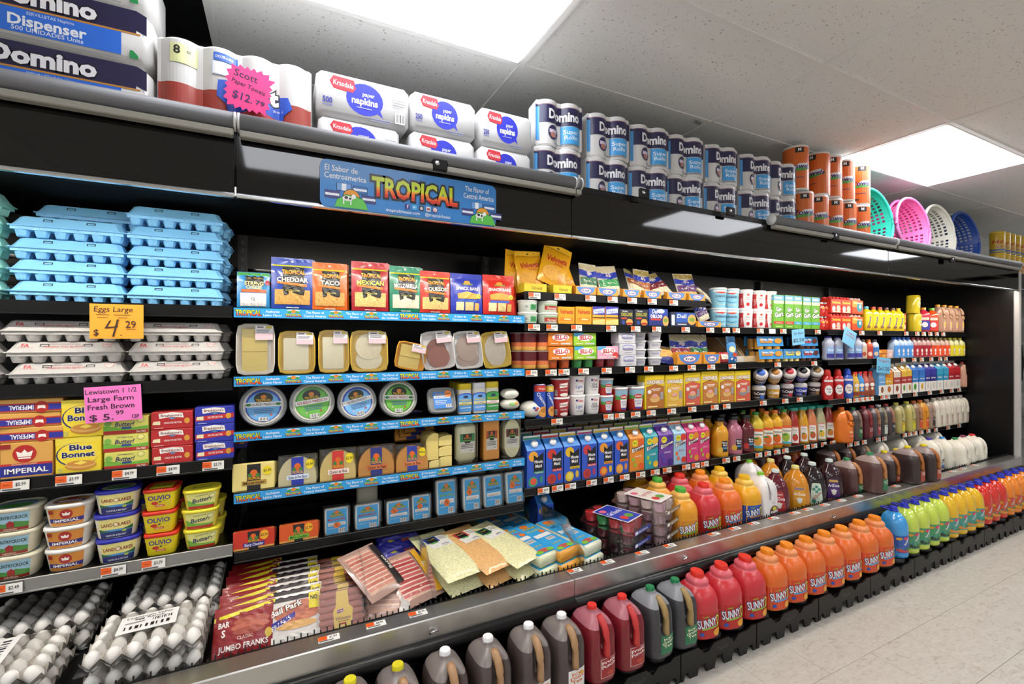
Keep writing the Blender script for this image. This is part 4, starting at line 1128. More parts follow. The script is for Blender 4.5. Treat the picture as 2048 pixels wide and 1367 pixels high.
for K, a, b, v, t in rowB1:
    put(K, a, b, v, YB1 + .012, BZ[0], t + ', front of its row', 'bags of shredded and snack cheese', rx=-.05, fit=.97)
    put(K, a + 4, b + 4, v + 2, YB1 + .055, BZ[0], t + ', second in its row', 'bags of shredded and snack cheese', rx=-.05, fit=.97)
# ---- sliced cheese and ham on foam trays
def foamtray(col, slices, W=.15, H=.185):
    D = .022
    mb = MB(); m = M(col, .5)
    def ring(k, y, inset):
        n = 24; V = []
        for i in range(n):
            a = 2 * pi * i / n; c, s = cos(a), sin(a); q = (abs(c) ** 7 + abs(s) ** 7) ** (-1 / 7)
            V.append(((W / 2 - inset) * q * c, y, H / 2 + (H / 2 - inset) * q * s))
        return V
    R = [ring(0, D / 2, .012), ring(1, -D / 2, 0), ring(2, -D / 2 - .002, .003), ring(3, -D / 2, .006), ring(4, D / 2 - .004, .017)]
    n = 24; V = sum(R, [])
    mb.add(V, [(k * n + i, k * n + (i + 1) % n, (k + 1) * n + (i + 1) % n, (k + 1) * n + i) for k in range(4) for i in range(n)], m, True)
    mb.add(R[4], [list(range(n))], m); mb.add(R[0], [list(range(n))[::-1]], m)
    parts = [('foam_tray', mb.mesh('foam_tray'), [])]
    for (x0, z0, x1, z1, y, c, rd) in slices:
        s = MB()
        if rd:
            n2 = 22; pts = []
            for i in range(n2):
                a = 2 * pi * i / n2; pts.append(((x0 + x1) / 2 * W + (x1 - x0) / 2 * W * cos(a), (z0 + z1) / 2 * H + (z1 - z0) / 2 * H * sin(a)))
            s.prism(pts, D / 2 - .006 - y - .003, D / 2 - .006 - y, M(c, .4, grain=.08, gscale=50))
        else: s.cbox(x0 * W, x1 * W, D / 2 - .006 - y - .003, D / 2 - .006 - y, z0 * H, z1 * H, .001, M(c, .4, grain=.05, gscale=50))
        parts.append(('slice', s.mesh('slice'), []))
    f = MB(); f.add([(x, -D / 2 - .003, z) for x, _, z in R[2]], [list(range(n))], film('tray_film', 'ffffff', .05, .08)); parts.append(('film', f.mesh('film'), []))
    l = MB(); art(l, [('R', .05, .0, 1, 1, 'e9e4e6'), ('R', .05, .02, 1, .42, 'e2b8c0'), ('R', .62, .78, .95, .97, 'c9b32a'), ('R', .15, .84, .5, .92, '3a3a44'), ('R', .12, .66, .85, .7, '8a8a94'), ('R', .12, .58, .8, .62, '8a8a94'), ('R', .12, .5, .75, .54, '8a8a94')], Flat(D + .0075, H * .68), W * .48, H * .28)
    for i, v in enumerate(l.v): l.v[i] = (v[0] + W * .2, v[1], v[2])
    parts.append(('price_sticker', l.mesh('price_sticker'), []))
    return Kind('cheese_tray', 'cheese tray', W, H, D, parts)
YL = [(-.36, .04, .3, .5, .0, 'e6d27a', 0), (-.36, .46, .3, .9, .004, 'e4cf76', 0)]
WS = [(-.36, .05, .3, .6, .0, 'ebe4c4', 0), (-.36, .1, .32, .84, .004, 'ebe6ca', 0)]
RD = [(-.35, .05, .35, .55, .0, 'ece6cc', 1), (-.36, .3, .34, .93, .004, 'ebe4c6', 1)]
HM = [(-.34, .1, .3, .8, .0, '9a6a60', 1), (-.32, .04, .36, .6, .004, 'a87468', 1)]
TK = [(-.38, .04, .38, .5, .0, 'b8a498', 1), (-.38, .2, .38, .9, .004, 'c0aca0', 1)]
PV = [(-.36, .05, .38, .92, .0, 'd2cabc', 1)]
for (c, s, a, b, v, t, ry) in (('dcd6d0', YL, 469, 552, 646, 'white foam tray of yellow american cheese slices', 0), ('d8b43e', WS, 554, 633, 661, 'yellow foam tray of pale square cheese slices', 0), ('dcb848', WS, 635, 701, 659, 'narrow yellow foam tray of white cheese slices', 0.0), ('d8b648', RD, 699, 779, 660, 'yellow foam tray of round provolone slices', 0),
                               ('d99a26', YL, 784, 850, 684, 'small tilted yellow foam tray of cheese slices', -.2), ('e2e0de', HM, 846, 915, 661, 'white foam tray of dark ham slices', .1), ('dededc', TK, 910, 970, 661, 'white foam tray of grey turkey slices', .07), ('d6b840', PV, 967, 1027, 662, 'yellow foam tray of one large pale round slice', .1)):
    put(foamtray(c, s), a, b, v, YB1 + .018, BZ[1] + .001 + abs(ry) * .02, t, 'deli slices on foam trays', rx=-.12, ry=-ry if ry > 0 else -ry, fit=.95)
# ---- round fresh cheeses standing on edge
def round_cheese(c1, c2, txtc, band, bars=True, leaf=False):
    R, D = .105, .045
    mb = MB(); gm = M('b9bcbc', .12, coat=.5, alpha=.75)
    prof = [(R * .96, D / 2), (R, D / 2 - .004), (R, -D / 2 + .010), (R * .97, -D / 2 + .004), (R * .93, -D / 2), (R * .89, -D / 2 + .006), (R * .84, -D / 2 + .003)]
    n = 40; V = []
    for r, y in prof: V += [(r * cos(2 * pi * k / n), y, R + r * sin(2 * pi * k / n)) for k in range(n)]
    for k in range(len(prof) - 1):
        m = gm if k != 1 else M('8f9494', .15, coat=.5, alpha=.7)
        mb.add(V, [(k * n + i, (k + 1) * n + i, (k + 1) * n + (i + 1) % n, k * n + (i + 1) % n) for i in range(n)], m, True)
    mb.add(V[:n], [list(range(n))[::-1]], gm)
    ch = MB(); ch.add([(R * .85 * cos(2 * pi * k / n), -D / 2 + .006, R + R * .85 * sin(2 * pi * k / n)) for k in range(n)], [list(range(n))[::-1]], M('dcd8cc', .35))
    ch.tube([(0, -D / 2 + .008, R), (0, D / 2 - .01, R)], R * .8, M('e6e2d8', .4), 32)
    it = [('E', .5, .5, .38, .38, c1), ('E', .5, .48, .345, .345, c2), ('E', .5, .67, .2, .14, '1f2a24' if c2 != 'c9cfd0' else '6a7470'), ('E', .5, .7, .06, .05, 'd9822a'), ('T', 'TROPICAL', .5, .62, .06, 'd8b02c', {'w': .32, 'b': .03}),
          ('G', [(.13, .47), (.87, .47), (.87, .58), (.13, .58)], 'efeff0'), ('T', 'QUESO FRESCO', .5, .525, .055, txtc, {'w': .5 if txtc != 'b42a30' else .66, 'b': .02}),
          ('R', .3, .41, .7, .425, '4a6a9a'), ('R', .3, .37, .72, .385, '4a6a9a'), ('R', .33, .33, .68, .345, '4a6a9a'), ('E', .34, .28, .02, .02, 'd8b8b8'), ('E', .66, .28, .025, .025, 'b84a3a'), ('B', .4, .14, .6, .23)]
    if leaf: it += [('E', .19, .525, .055, .035, '2f7a3a'), ('E', .81, .525, .055, .035, '2f7a3a')]
    pr = MB(); art(pr, it, Flat(D - .011), 2 * R, 2 * R)
    return Kind('fresh_cheese', 'cheese', 2 * R, 2 * R, D, [('clear_pack', mb.mesh('clear_pack'), []), ('cheese', ch.mesh('cheese'), []), ('label', pr.mesh('label'), [])])
RC = [round_cheese('2848b8', '6cb0e6', '2c3c34', 0, leaf=True), round_cheese('4a9a3a', '6ab84a', 'b42a30', 0), round_cheese('2a50c0', '7cbcee', '3a3a6a', 0), round_cheese('1f6a34', '6cb844', 'a83a34', 0, leaf=True)]
for k, (a, b, v, t, ry) in enumerate(((475, 576, 772, 'blue label and green leaves', 0), (577, 672, 770, 'green label and large red lettering', -.13), (674, 756, 765, 'blue label tilted upward', -.22), (759, 838, 772, 'dark green label tilted back', .05))):
    K = RC[k]; Y = YB1 + .02
    x = (XA(a, Y) + XA(b, Y)) / 2; s = (XA(b, Y) - XA(a, Y)) * .97 / K.W
    zc = BZ[2] + .001
    o = spawn(K, (x, Y + .03, zc), 'round clear pack of fresh cheese with a ' + t, 'round packs of fresh cheese', rx=-.16 if k < 3 else -.3, sc=(s, 1, s))
    if ry:
        o.rotation_euler = (0, 0, 0); R = s * .105
        o.matrix_basis = Matrix.Translation((x, Y + .03, zc + R)) @ Matrix.Rotation(-.16, 4, 'X') @ Matrix.Rotation(ry, 4, 'Y') @ Matrix.Translation((0, 0, -R)) @ Matrix.Diagonal((s, 1, s, 1))
def square_cheese():
    W = .13; mb = MB()
    L = Lathe([(.9, 0), (1.0, .012), (1.0, .03), (.95, .036), (.88, .036), (.86, .03)], W / 2, W / 2 * .92, 5, 32); L.body(mb, M('a9adad', .12, coat=.5, alpha=.6))
    c = MB(); c.cbox(-W * .4, W * .4, -W * .36, W * .36, .004, .028, .01, M('e2dfd6', .4), True)
    p = MB(); art(p, [('R', .1, .06, .9, .88, '3f86d8'), ('R', .14, .56, .86, .7, 'e8eef4'), ('T', 'TROPICAL', .45, .76, .08, 'd8b02c', {'w': .5}), ('T', 'QUESO FRESCO', .5, .62, .06, '2c4a8c', {'w': .6}), ('R', .16, .42, .7, .45, 'd0e0f0'), ('R', .16, .34, .66, .37, 'd0e0f0'), ('R', .16, .26, .6, .29, 'd0e0f0'), ('B', .62, .1, .88, .26), ('E', .78, .78, .15, .17, 'ee8a3a'), ('T', '$5.99', .78, .78, .07, '3a2a20', {'w': .2})], Top(.0375, W * .72), W * .8, W * .72)
    return Kind('fresh_cheese', 'cheese', W, .037, W * .92, [('clear_pack', mb.mesh('clear_pack'), []), ('cheese', c.mesh('cheese'), []), ('label', p.mesh('label'), [])])
o = spawn(square_cheese(), (XA(880, 2.06), 2.06, BZ[2] + .058), 'square clear pack of fresh cheese with a blue label and orange sticker', rx=1.15)
def crema(capc, c1, c2, nm, tc):
    H = .14
    L = Lathe([(.026, 0), (.0275, .006), (.0275, .105), (.0265, .112)], 1, .75, 3.5, 24); mb = MB(); L.body(mb, M('e6e2d2', .4))
    class S_:
        sub = (12, 1)
        def __call__(s, a, t, l): return L(a, t, l)
    p = MB(); W = .07; art(p, [('R', .04, .08, .96, .72, c1), ('E', .5, .72, .44, .16, c1), ('R', .1, .1, .9, .7, c2), ('E', .5, .7, .38, .12, c2), ('E', .5, .72, .14, .06, '2a3a5a'), ('T', 'TROPICAL', .5, .58, .07, 'd8c02c', {'w': .6, 'b': .03}), ('R', .16, .36, .84, .5, 'e0d89a' if c1 != '2a7a3a' else 'efe9e4'), ('T', 'Crema', .5, .46, .05, tc, {'w': .35}), ('T', nm, .5, .395, .05, tc, {'w': .6}), ('R', .25, .24, .75, .27, 'dfe6f0')], S_(), W, .11)
    c = MB(); Lathe([(.0265, .112), (.0275, .113), (.0275, .136), (.025, .14)], 1, .75, 3.5, 24).body(c, M(capc, .35))
    return Kind('crema_bottle', 'bottle', .057, H, .043, [('bottle', mb.mesh('bottle'), []), ('label', p.mesh('label'), []), ('cap', c.mesh('cap'), [])])
CR = [crema('dcc41e', '3a5ab8', '5aa0e0', 'Salvadorena', '3a4a1a'), crema('dcdce4', '3a5ab8', '6aa8e8', 'Centroamericana', '3a3a8a'), crema('d8c020', '2a7a3a', '3f9a4a', 'Mexicana', 'a82c30')]
for k, (a, b, t) in enumerate(((914, 942, 'yellow cap and blue label'), (943, 970, 'white cap and blue label'), (969, 996, 'yellow cap and green label'))):
    put(CR[k], a, b, (766, 764, 762)[k], 2.05, BZ[2], 'cream bottle with ' + t + ', front of its row', 'small cream bottles', mid=True)
    for q in range(1, 4 if k == 0 else 3): spawn(CR[k], (XA((a + b) / 2, 2.05) + .003 * q, 2.05 + .052 * q, BZ[2]), 'cream bottle with %s, %s in its row' % (t, ORD[q]), 'small cream bottles')
def ball(W, H, lab):
    mb = MB(); n, m_ = 20, 10; V = []; Fc = []
    for j in range(m_ + 1):
        a = pi * j / m_
        for k in range(n):
            b = 2 * pi * k / n; w_ = 1 + .03 * sin(5 * b + j); V.append((W / 2 * sin(a) ** .8 * cos(b) * w_, W / 2 * sin(a) ** .8 * sin(b) * w_, H / 2 - H / 2 * cos(a)))
    for j in range(m_):
        for k in range(n): Fc.append((j * n + k, j * n + (k + 1) % n, (j + 1) * n + (k + 1) % n, (j + 1) * n + k))
    mb.add(V, Fc, M('e2e0d6', .25, coat=.4), True)
    p = MB()
    class S_:
        sub = (6, 6)
        def __call__(s, a, t, l):
            z = H * .3 + t; k = max(.02, 1 - ((z - H / 2) / (H / 2)) ** 2) ** .4
            th = -pi / 2 + a / (W / 2); r = W / 2 * k * 1.04 + l
            return (r * cos(th), r * sin(th), z)
    art(p, lab, S_(), W * .7, H * .5, .001)
    return Kind('cheese_ball', 'cheese', W, H, W, [('wrapped_ball', mb.mesh('wrapped_ball'), []), ('label', p.mesh('label'), [])])
BA = ball(.085, .05, [('E', .4, .5, .2, .3, 'c8d2c0')]); BB_ = ball(.085, .055, [('E', .4, .6, .25, .3, '8ab86a'), ('E', .75, .7, .15, .3, 'e0a02a')]); BC = ball(.11, .085, [('E', .45, .6, .3, .35, 'd8d8dc'), ('E', .35, .7, .1, .15, '2a4a9c'), ('E', .55, .65, .1, .15, 'c04a34'), ('E', .45, .45, .1, .12, '8a2a2a')])
put(BA, 1001, 1036, None, 2.06, BZ[2] + .054, 'small white wrapped cheese ball, upper of two', 'wrapped cheese balls', mid=True).scale[2] = 1.0
put(BB_, 1000, 1037, None, 2.06, BZ[2], 'small white wrapped cheese ball with a green label, lower of two', 'wrapped cheese balls', mid=True).scale[2] = 1.0
o = put(BC, 1040, 1083, None, 2.07, CZ[3], 'large white wrapped cheese ball beside the biscuit tubes', 'wrapped cheese balls', mid=True); o.scale[2] = 1.0
# ---- B4 cheese packs
YB4 = 2.006
def pack4(base, blk, nm, tc, bandc, price, rd=False, W=.15, H=.105, tall=.0):
    D = .022
    mb = MB()
    if rd:
        pts = [(-W / 2, 0)] + [(W / 2, 0)] + [(W / 2 * cos(pi * k / 14), H * .25 + H * .73 * sin(pi * k / 14)) for k in range(15)]
        mb.prism(pts, -D / 2, D / 2, M(base, .35, coat=.3))
        fl = MB(); fl.cbox(-W / 2, W / 2, -D / 2 - .002, D / 2, 0, H * 1.03, .002, film('pack_film', 'ffffff', .04, .1))
    else:
        mb.cbox(-W / 2, W / 2, -D / 2, D / 2, 0, H, .004, M(base, .35, coat=.3)); fl = None
    it = [('R', .34, .0, .66, .95, blk), ('E', .5, .62, .09, .13, 'd8621c'), ('E', .41, .55, .05, .07, '3f7a34'), ('E', .59, .55, .05, .07, '3f7a34'), ('T', 'TROPICAL', .5, .44, .09, 'd8a82a', {'w': .3, 'b': .03}), ('R', .22, .2, .8, .36, bandc), ('T', nm, .51, .28, .1, tc, {'w': .5, 'b': .02})]
    if price: it += [('E', .82, .68, .11, .17, 'e6cf1e'), ('T', price, .82, .68, .09, '2a2a1a', {'w': .18})]
    p = MB(); art(p, it, Flat(D + (.004 if rd else 0)), W, H)
    parts = [('cheese', mb.mesh('cheese'), []), ('label', p.mesh('label'), [])]
    if fl: parts.append(('film', fl.mesh('film'), []))
    return Kind('cheese_pack', 'cheese', W, H, D, parts)
MU = pack4('e6d484', '141414', 'Muenster', '3a2a1a', 'a8863a', '$5.99'); QB = pack4('e6dcb0', '2434a0', 'Queso de Para Blanco', '2a3470', 'd6e2ee', '$2.49', True); QO = pack4('ecd488', 'c8302c', 'Queso de Bola', '5a2024', 'eedcd4', '$2.99', True); QP = pack4('e0a24a', '28307a', 'Queso de Papa', '4a1c14', 'c8703a', None, True); QP2 = pack4('e6a648', '2c3a98', 'Queso de Papa', '4a1c14', 'd8824a', 'Hot', True)
SCH = pack4('dc8a2e', 'c8301c', 'sharp cheddar', '2c2c7a', '34348a', '$2.99')
for (K, a, b, v, n, t) in ((MU, 462, 551, 927, 5, 'square pack of muenster cheese'), (QB, 555, 634, 913, 4, 'pale round cheese pack with a blue label'), (QO, 639, 713, 900, 4, 'yellow round cheese pack with a red label'), (QP, 716, 790, 893, 4, 'orange round cheese pack with a dark blue label'), (QP2, 792, 858, 890, 3, 'light orange round cheese pack with a blue label')):
    for q in range(n): put(K, a + q * 1.5, b + q * 1.5, v + .0 * q, YB4 + .024 * q, BZ[3], '%s, %s' % (t, 'front of its row' if q == 0 else ORD[q] + ' in its row'), 'flat cheese packs', rx=-.1, dy=.006)
def wedge(W, H, D, c='e8d27c'):
    mb = MB(); pts = [(-W / 2, 0), (W / 2, 0), (W / 2, H * .97), (W * .1, H), (-W * .3, H * .9), (-W / 2, H * .75)]
    mb.prism(pts, -D / 2, D / 2, M(c, .3, coat=.4)); return Kind('cheese_wedge', 'cheese', W, H, D, [('wedge', mb.mesh('wedge'), [])])
WG = wedge(.05, .14, .1); WH = wedge(.06, .06, .08, 'ead684'); WF = wedge(.05, .04, .08, 'ecd98c')
Yw = 2.02
put(WG, 852, 877, 866, Yw, BZ[3] + .036, 'tall yellow cheese wedge standing on a smaller one', 'yellow cheese wedges')
put(WF, 858, 881, None, Yw, BZ[3], 'short yellow cheese wedge under the tall one', 'yellow cheese wedges').scale[2] = .85
for k in range(3):
    o = put(WH, 877, 904, None, Yw, BZ[3] + .047 * k, 'stacked yellow cheese wedge, %s of three' % lev(k, 3), 'yellow cheese wedges'); o.scale[2] = .76
# packs lying behind
for q in range(3):
    spawn(QP, (XA(822, 2.15) + .02 * q, 2.15, BZ[3] + .105 + .018 * q), 'orange cheese pack lying on the row behind, %s from the bottom' % ORD[q], 'flat cheese packs lying behind', rx=-.5, rz=.1 * q)
def slab(base, labc, round_=0, blk='1a1412'):
    W, H, D = .09, .17, .05
    mb = MB()
    if round_ == 2:
        for z0 in (0, H * .47): pass
        pts = []
        for k in range(24):
            a = 2 * pi * k / 24; pts.append((W / 2 * cos(a) * (1 - .12 * (abs(sin(a)) < .3)), H / 2 + H / 2 * sin(a)))
        mb.prism(pts, -D / 2, D / 2, M(base, .3, coat=.4))
    else: mb.cbox(-W / 2, W / 2, -D / 2, D / 2, 0, H, .018 if round_ else .003, M(base, .3, coat=.4), bool(round_))
    p = MB(); art(p, [('R', .16, .26, .86, .72, 'dedbd2'), ('R', .16, .54, .86, .74, labc), ('R', .3, .57, .72, .73, blk), ('E', .5, .68, .08, .04, 'd8621c'), ('T', 'TROPICAL', .51, .625, .04, 'd8a82a', {'w': .36}), ('R', .3, .55, .72, .58, '5aa03a'), ('G', [(.34, .55), (.68, .55), (.62, .5), (.4, .5)], '161616'), ('R', .2, .46, .8, .475, '6a6a6a'), ('R', .2, .42, .76, .435, '6a6a6a'), ('R', .2, .38, .78, .395, '6a6a6a'), ('B', .58, .28, .8, .36)], Flat(D), W, H)
    f = MB(); f.cbox(-W * .54, W * .54, -D * .56, D / 2, -.0, H * 1.03, .006, film('pack_film', 'ffffff', .04, .1))
    return Kind('cheese_loaf', 'cheese', W, H, D, [('loaf', mb.mesh('loaf'), []), ('label', p.mesh('label'), []), ('film', f.mesh('film'), [])])
put(slab('dcdab4', '1f8a4c', 1), 910, 958, 846, 2.02, BZ[3] + .002, 'tall pale cheese slab with a green label', 'tall cheese slabs', fit=.86)
put(slab('dd9a3a', 'b8501c'), 965, 1001, 840, 2.02, BZ[3] + .002, 'tall orange cheese slab with a white label', 'tall cheese slabs', fit=.86)
put(slab('dad8b4', '6a2420', 2), 1004, 1044, 837, 2.02, BZ[3] + .002, 'tall waisted pale cheese slab with a maroon label', 'tall cheese slabs', fit=.86)
# ---- B5 row
MCH = pack4('dc9a4a', 'd0601c', 'Mild Cheddar', '2a4a14', '7ab83a', '$2.99')
def cheddar(base, nm, bandc, tc):
    W, H, D = .15, .07, .022
    mb = MB(); mb.cbox(-W / 2, W / 2, -D / 2, D / 2, 0, H, .003, M('dca04e', .35, coat=.3))
    p = MB(); art(p, [('R', .0, .14, 1, 1, base), ('G', [(.38, .0), (.6, .0), (.64, .95), (.34, .95)], '171718'), ('E', .48, .68, .07, .15, 'd8621c'), ('E', .41, .6, .04, .09, '3f7a34'), ('E', .56, .6, .04, .09, '3f7a34'), ('T', 'TROPICAL', .49, .46, .12, 'd8a82a', {'w': .28, 'b': .03}), ('R', .24, .17, .76, .38, bandc), ('T', nm, .5, .275, .14, tc, {'w': .46, 'b': .02}), ('E', .75, .7, .11, .25, 'e8a81e'), ('T', '$2.99', .75, .7, .13, '2a2a1a', {'w': .19})], Flat(D), W, H)
    t_ = MB(); art(p, [('R', .05, .1, .95, .9, base)], Top(H, D), W, D)
    return Kind('cheese_pack', 'cheese', W, H, D, [('cheese', mb.mesh('cheese'), []), ('label', p.mesh('label'), [])])
for (K, a, b, v, n, t) in ((cheddar('c8301c', 'Sharp Cheddar', '2c2c80', 'dfe0f0'), 464, 550, 1062, 6, 'flat red pack of sharp cheddar'), (cheddar('d4551c', 'Mild Cheddar', '7ab83a', '24440f'), 557, 638, 1048, 5, 'flat orange pack of mild cheddar')):
    for q in range(n): put(K, a + q, b + q, v, 2.004 + .0245 * q, BZ[4], '%s, %s' % (t, 'front of its row' if q == 0 else ORD[q] + ' in its row'), 'flat cheddar packs', rx=-.08, dy=.006)
def bluepack(W, H, D, name_, tc, sticker=None, round_=False):
    mb = MB(); mb.cbox(-W / 2, W / 2, -D / 2, D / 2, 0, H, .008, M('dfe2e0', .25, coat=.4), True)
    it = [('R', .06, .04, .94, .95, '3aa8e2'), ('E', .5, .84, .12, .07, 'e0761c'), ('E', .36, .8, .07, .04, '4a9a3a'), ('E', .64, .8, .07, .04, '4a9a3a'), ('O', 'TROPICAL', .5, .72, .08, 'd8c02c', {'oc': '3a1a10', 'w': .6, 'b': .03, 'ob': .09}), ('T', name_, .5, .58, .075, tc, {'w': .74, 'b': .02}), ('R', .12, .34, .88, .46, 'e4e6e2'), ('R', .18, .39, .8, .4, 'a85a5a'), ('R', .18, .36, .7, .37, '6a6a7a'), ('B', .56, .06, .86, .22), ('R', .12, .24, .6, .26, 'a8d0e8')]
    if sticker: it += [('E', *sticker, .15, .11, 'ea7a26'), ('T', '$4.99', sticker[0], sticker[1], .05, '4a2a14', {'w': .2, 'a': -60})]
    p = MB(); art(p, it, Flat(D), W, H)
    f = MB(); f.cbox(-W * .55, W * .55, -D * .58, D / 2, -.001, H * 1.05, .003, film('pack_film', 'ffffff', .04, .1))
    return Kind('white_cheese_block', 'cheese', W, H, D, [('block', mb.mesh('block'), []), ('label', p.mesh('label'), []), ('film', f.mesh('film'), [])])
S5 = [(646, 701, 1018, 'Mozzarella', 'c8342c', (.5, .36), 'low blue cheese block with a round orange sticker'), (707, 764, 1010, 'MOZZARELLA', 'c8242c', None, 'low blue mozzarella block with red lettering'), (771, 824, 1003, 'BLANCO', 'd8404c', (.3, .58), 'low blue cheese block with a sticker on its left side'), (823, 864, 992, 'Queso De Freir', '1a2a5a', (.4, .56), 'low blue frying cheese block'),
      (872, 916, 962, 'Farmer Cheese', '8ab83a', (.5, .36), 'tall leaning blue cheese block with green lettering'), (926, 965, 957, 'Queso De Freir', 'e0c83a', (.32, .58), 'tall blue cheese block with yellow lettering'), (967, 1009, 952, 'Queso De Freir', '16245a', None, 'tall blue cheese block with dark lettering'), (1012, 1051, 946, 'Queso Blanco', 'd03a34', (.32, .6), 'tall blue cheese block beside the juice cartons')]
for k, (a, b, v, nm, tc, st, t) in enumerate(S5):
    tall = k >= 4
    K = bluepack(.1 if not tall else .085, .11 if not tall else .15, .045, nm, tc, st)
    put(K, a, b, v, 2.008, BZ[4] + .002, t + ', front of its row', 'white cheese blocks in blue print', rx=-.1, fit=.85)
    put(K, a + 3, b + 3, v - 2, 2.07, BZ[4] + .002, t + ', second in its row', 'white cheese blocks in blue print', rx=-.1, fit=.85)
WB = K_pack('white_cheese_block', 'cheese', .09, .13, .06, 'd9d6c0', [('R', .1, .1, .9, .2, 'c9c6b0')], .01, 'block')
for k, u in enumerate((735, 955, 1000, 1030)): spawn(WB, (XA(u, 2.2), 2.22, BZ[4] + .001), 'plain white cheese block in the dark rear row, %s from the left' % ORD[k], 'plain white cheese blocks')

# ---- deck B: franks, wieners, bacon, bags, slabs
def lying(K, x, y, z, label, group, tilt=.5, rz=0, sc=(1, 1, 1)):        # face turned up and toward the aisle
    return spawn(K, (x, y, z), label, group, rx=-(pi / 2 - tilt), rz=rz, sc=sc)
FRK = K_bag('frankfurter_pack', 'sausages', .19, .14, .032, '8c1c22', [('R', .03, .04, .97, .96, '8a181e'), ('G', [(.0, .74), (1, .92), (1, .99), (0, .82)], 'd8cc28'), ('E', .62, .66, .3, .09, 'a8503c'), ('E', .6, .56, .32, .08, 'b8604a'), ('E', .58, .48, .26, .07, '9c4636'), ('T', 'BAR', .17, .66, .1, 'efe6e0', {'w': .18, 'b': .03}), ('T', 'S', .17, .5, .13, 'efe6e0', {'b': .03}), ('T', 'CLASSIC', .52, .37, .06, 'd8b8a8', {'w': .26}), ('T', 'JUMBO FRANKS', .5, .22, .1, 'efe6e0', {'w': .8, 'b': .02}), ('E', .9, .36, .06, .09, 'c9a83a')], t0=.03, t1=.97)
SPT = K_bag('frankfurter_pack', 'sausages', .18, .14, .03, 'd8d2cc', [('R', .02, .86, .98, .97, '26181c'), ('G', [(.02, .7), (.6, .84), (.98, .84), (.98, .5), (.3, .4)], 'b86a50'), ('E', .65, .62, .3, .08, 'a85a44'), ('E', .6, .5, .34, .08, 'c4785c'), ('E', .55, .36, .38, .08, 'd8a868'), ('O', 'Ball Park', .36, .72, .12, 'efe9e2', {'oc': '3a1c28', 'w': .6, 'a': 12, 'b': .03, 'ob': .09}), ('G', [(.02, .3), (.52, .52), (.52, .62), (.02, .44)], '2c2c8c'), ('T', 'FRANKS', .27, .44, .09, 'f0f0f4', {'w': .36, 'a': 22}), ('R', .78, .62, .98, .95, 'd8c428'), ('T', 'NO', .88, .84, .09, '1c1c1c', {'w': .14, 'b': .03}), ('R', .02, .04, .98, .2, 'ece8e2')], t0=.03, t1=.97)
def wieners():
    W, H, D = .17, .12, .045; mb = MB()
    m = M('b8705c', .25, coat=.5)
    for k in range(6):
        z = .012 + .0195 * k
        mb.tube([(-W / 2, 0, z), (-W / 2 + .012, -.001, z), (W / 2 - .012, -.001, z), (W / 2, 0, z)], [.004, .0105, .0105, .004], m, 10)
    p = MB(); art(p, [('G', [(.36, .03), (.72, .03), (.76, .5), (.68, .6), (.66, .97), (.42, .97), (.4, .6), (.34, .5)], 'e2be1e'), ('G', [(.42, .42), (.56, .45), (.56, .54), (.42, .52)], 'c8a0a8'), ('G', [(.43, .43), (.55, .46), (.55, .53), (.43, .51)], '8a2430'), ('T', 'Oscar Mayer', .49, .485, .03, 'efe8e8', {'w': .11}), ('T', 'Wieners', .54, .31, .085, '7a2414', {'w': .32}), ('R', .44, .23, .66, .245, '8a5a1a'), ('R', .48, .16, .6, .2, 'a83a24')], Flat(.0235), W, H)
    f = MB(); f.cbox(-W * .53, W * .53, -.0135, .0125, -.002, H * 1.04, .004, film('pack_film', 'ffffff', .04, .1))
    return Kind('wiener_pack', 'sausages', W, H, .024, [('sausages', mb.mesh('sausages'), []), ('label', p.mesh('label'), []), ('film', f.mesh('film'), [])])
WIE = wieners()
for q in range(8):
    y = 1.735 + .05 * q; z = DK + .003 + .0 * q
    tl = .42
    for K, u, t, g in ((FRK, 492, 'red pack of jumbo franks', 'packs of red jumbo franks'), (SPT, 590, 'white and brown pack of franks', 'packs of white franks'), (WIE, 682, 'yellow banded pack of wieners', 'packs of wieners')):
        if q > 6 and K is not FRK: continue
        x = XA(u, 1.79) + (0.002 * q) + .012 * ((q * 5) % 3 - 1) * .4
        o = spawn(K, (x, y, z), '%s, %s' % (t, 'nearest the front' if q == 0 else ORD[q] + ' from the front'), g, rx=-.62 - .02 * q, rz=.03 * ((q % 3) - 1), sc=(.94, 1, 1.12))
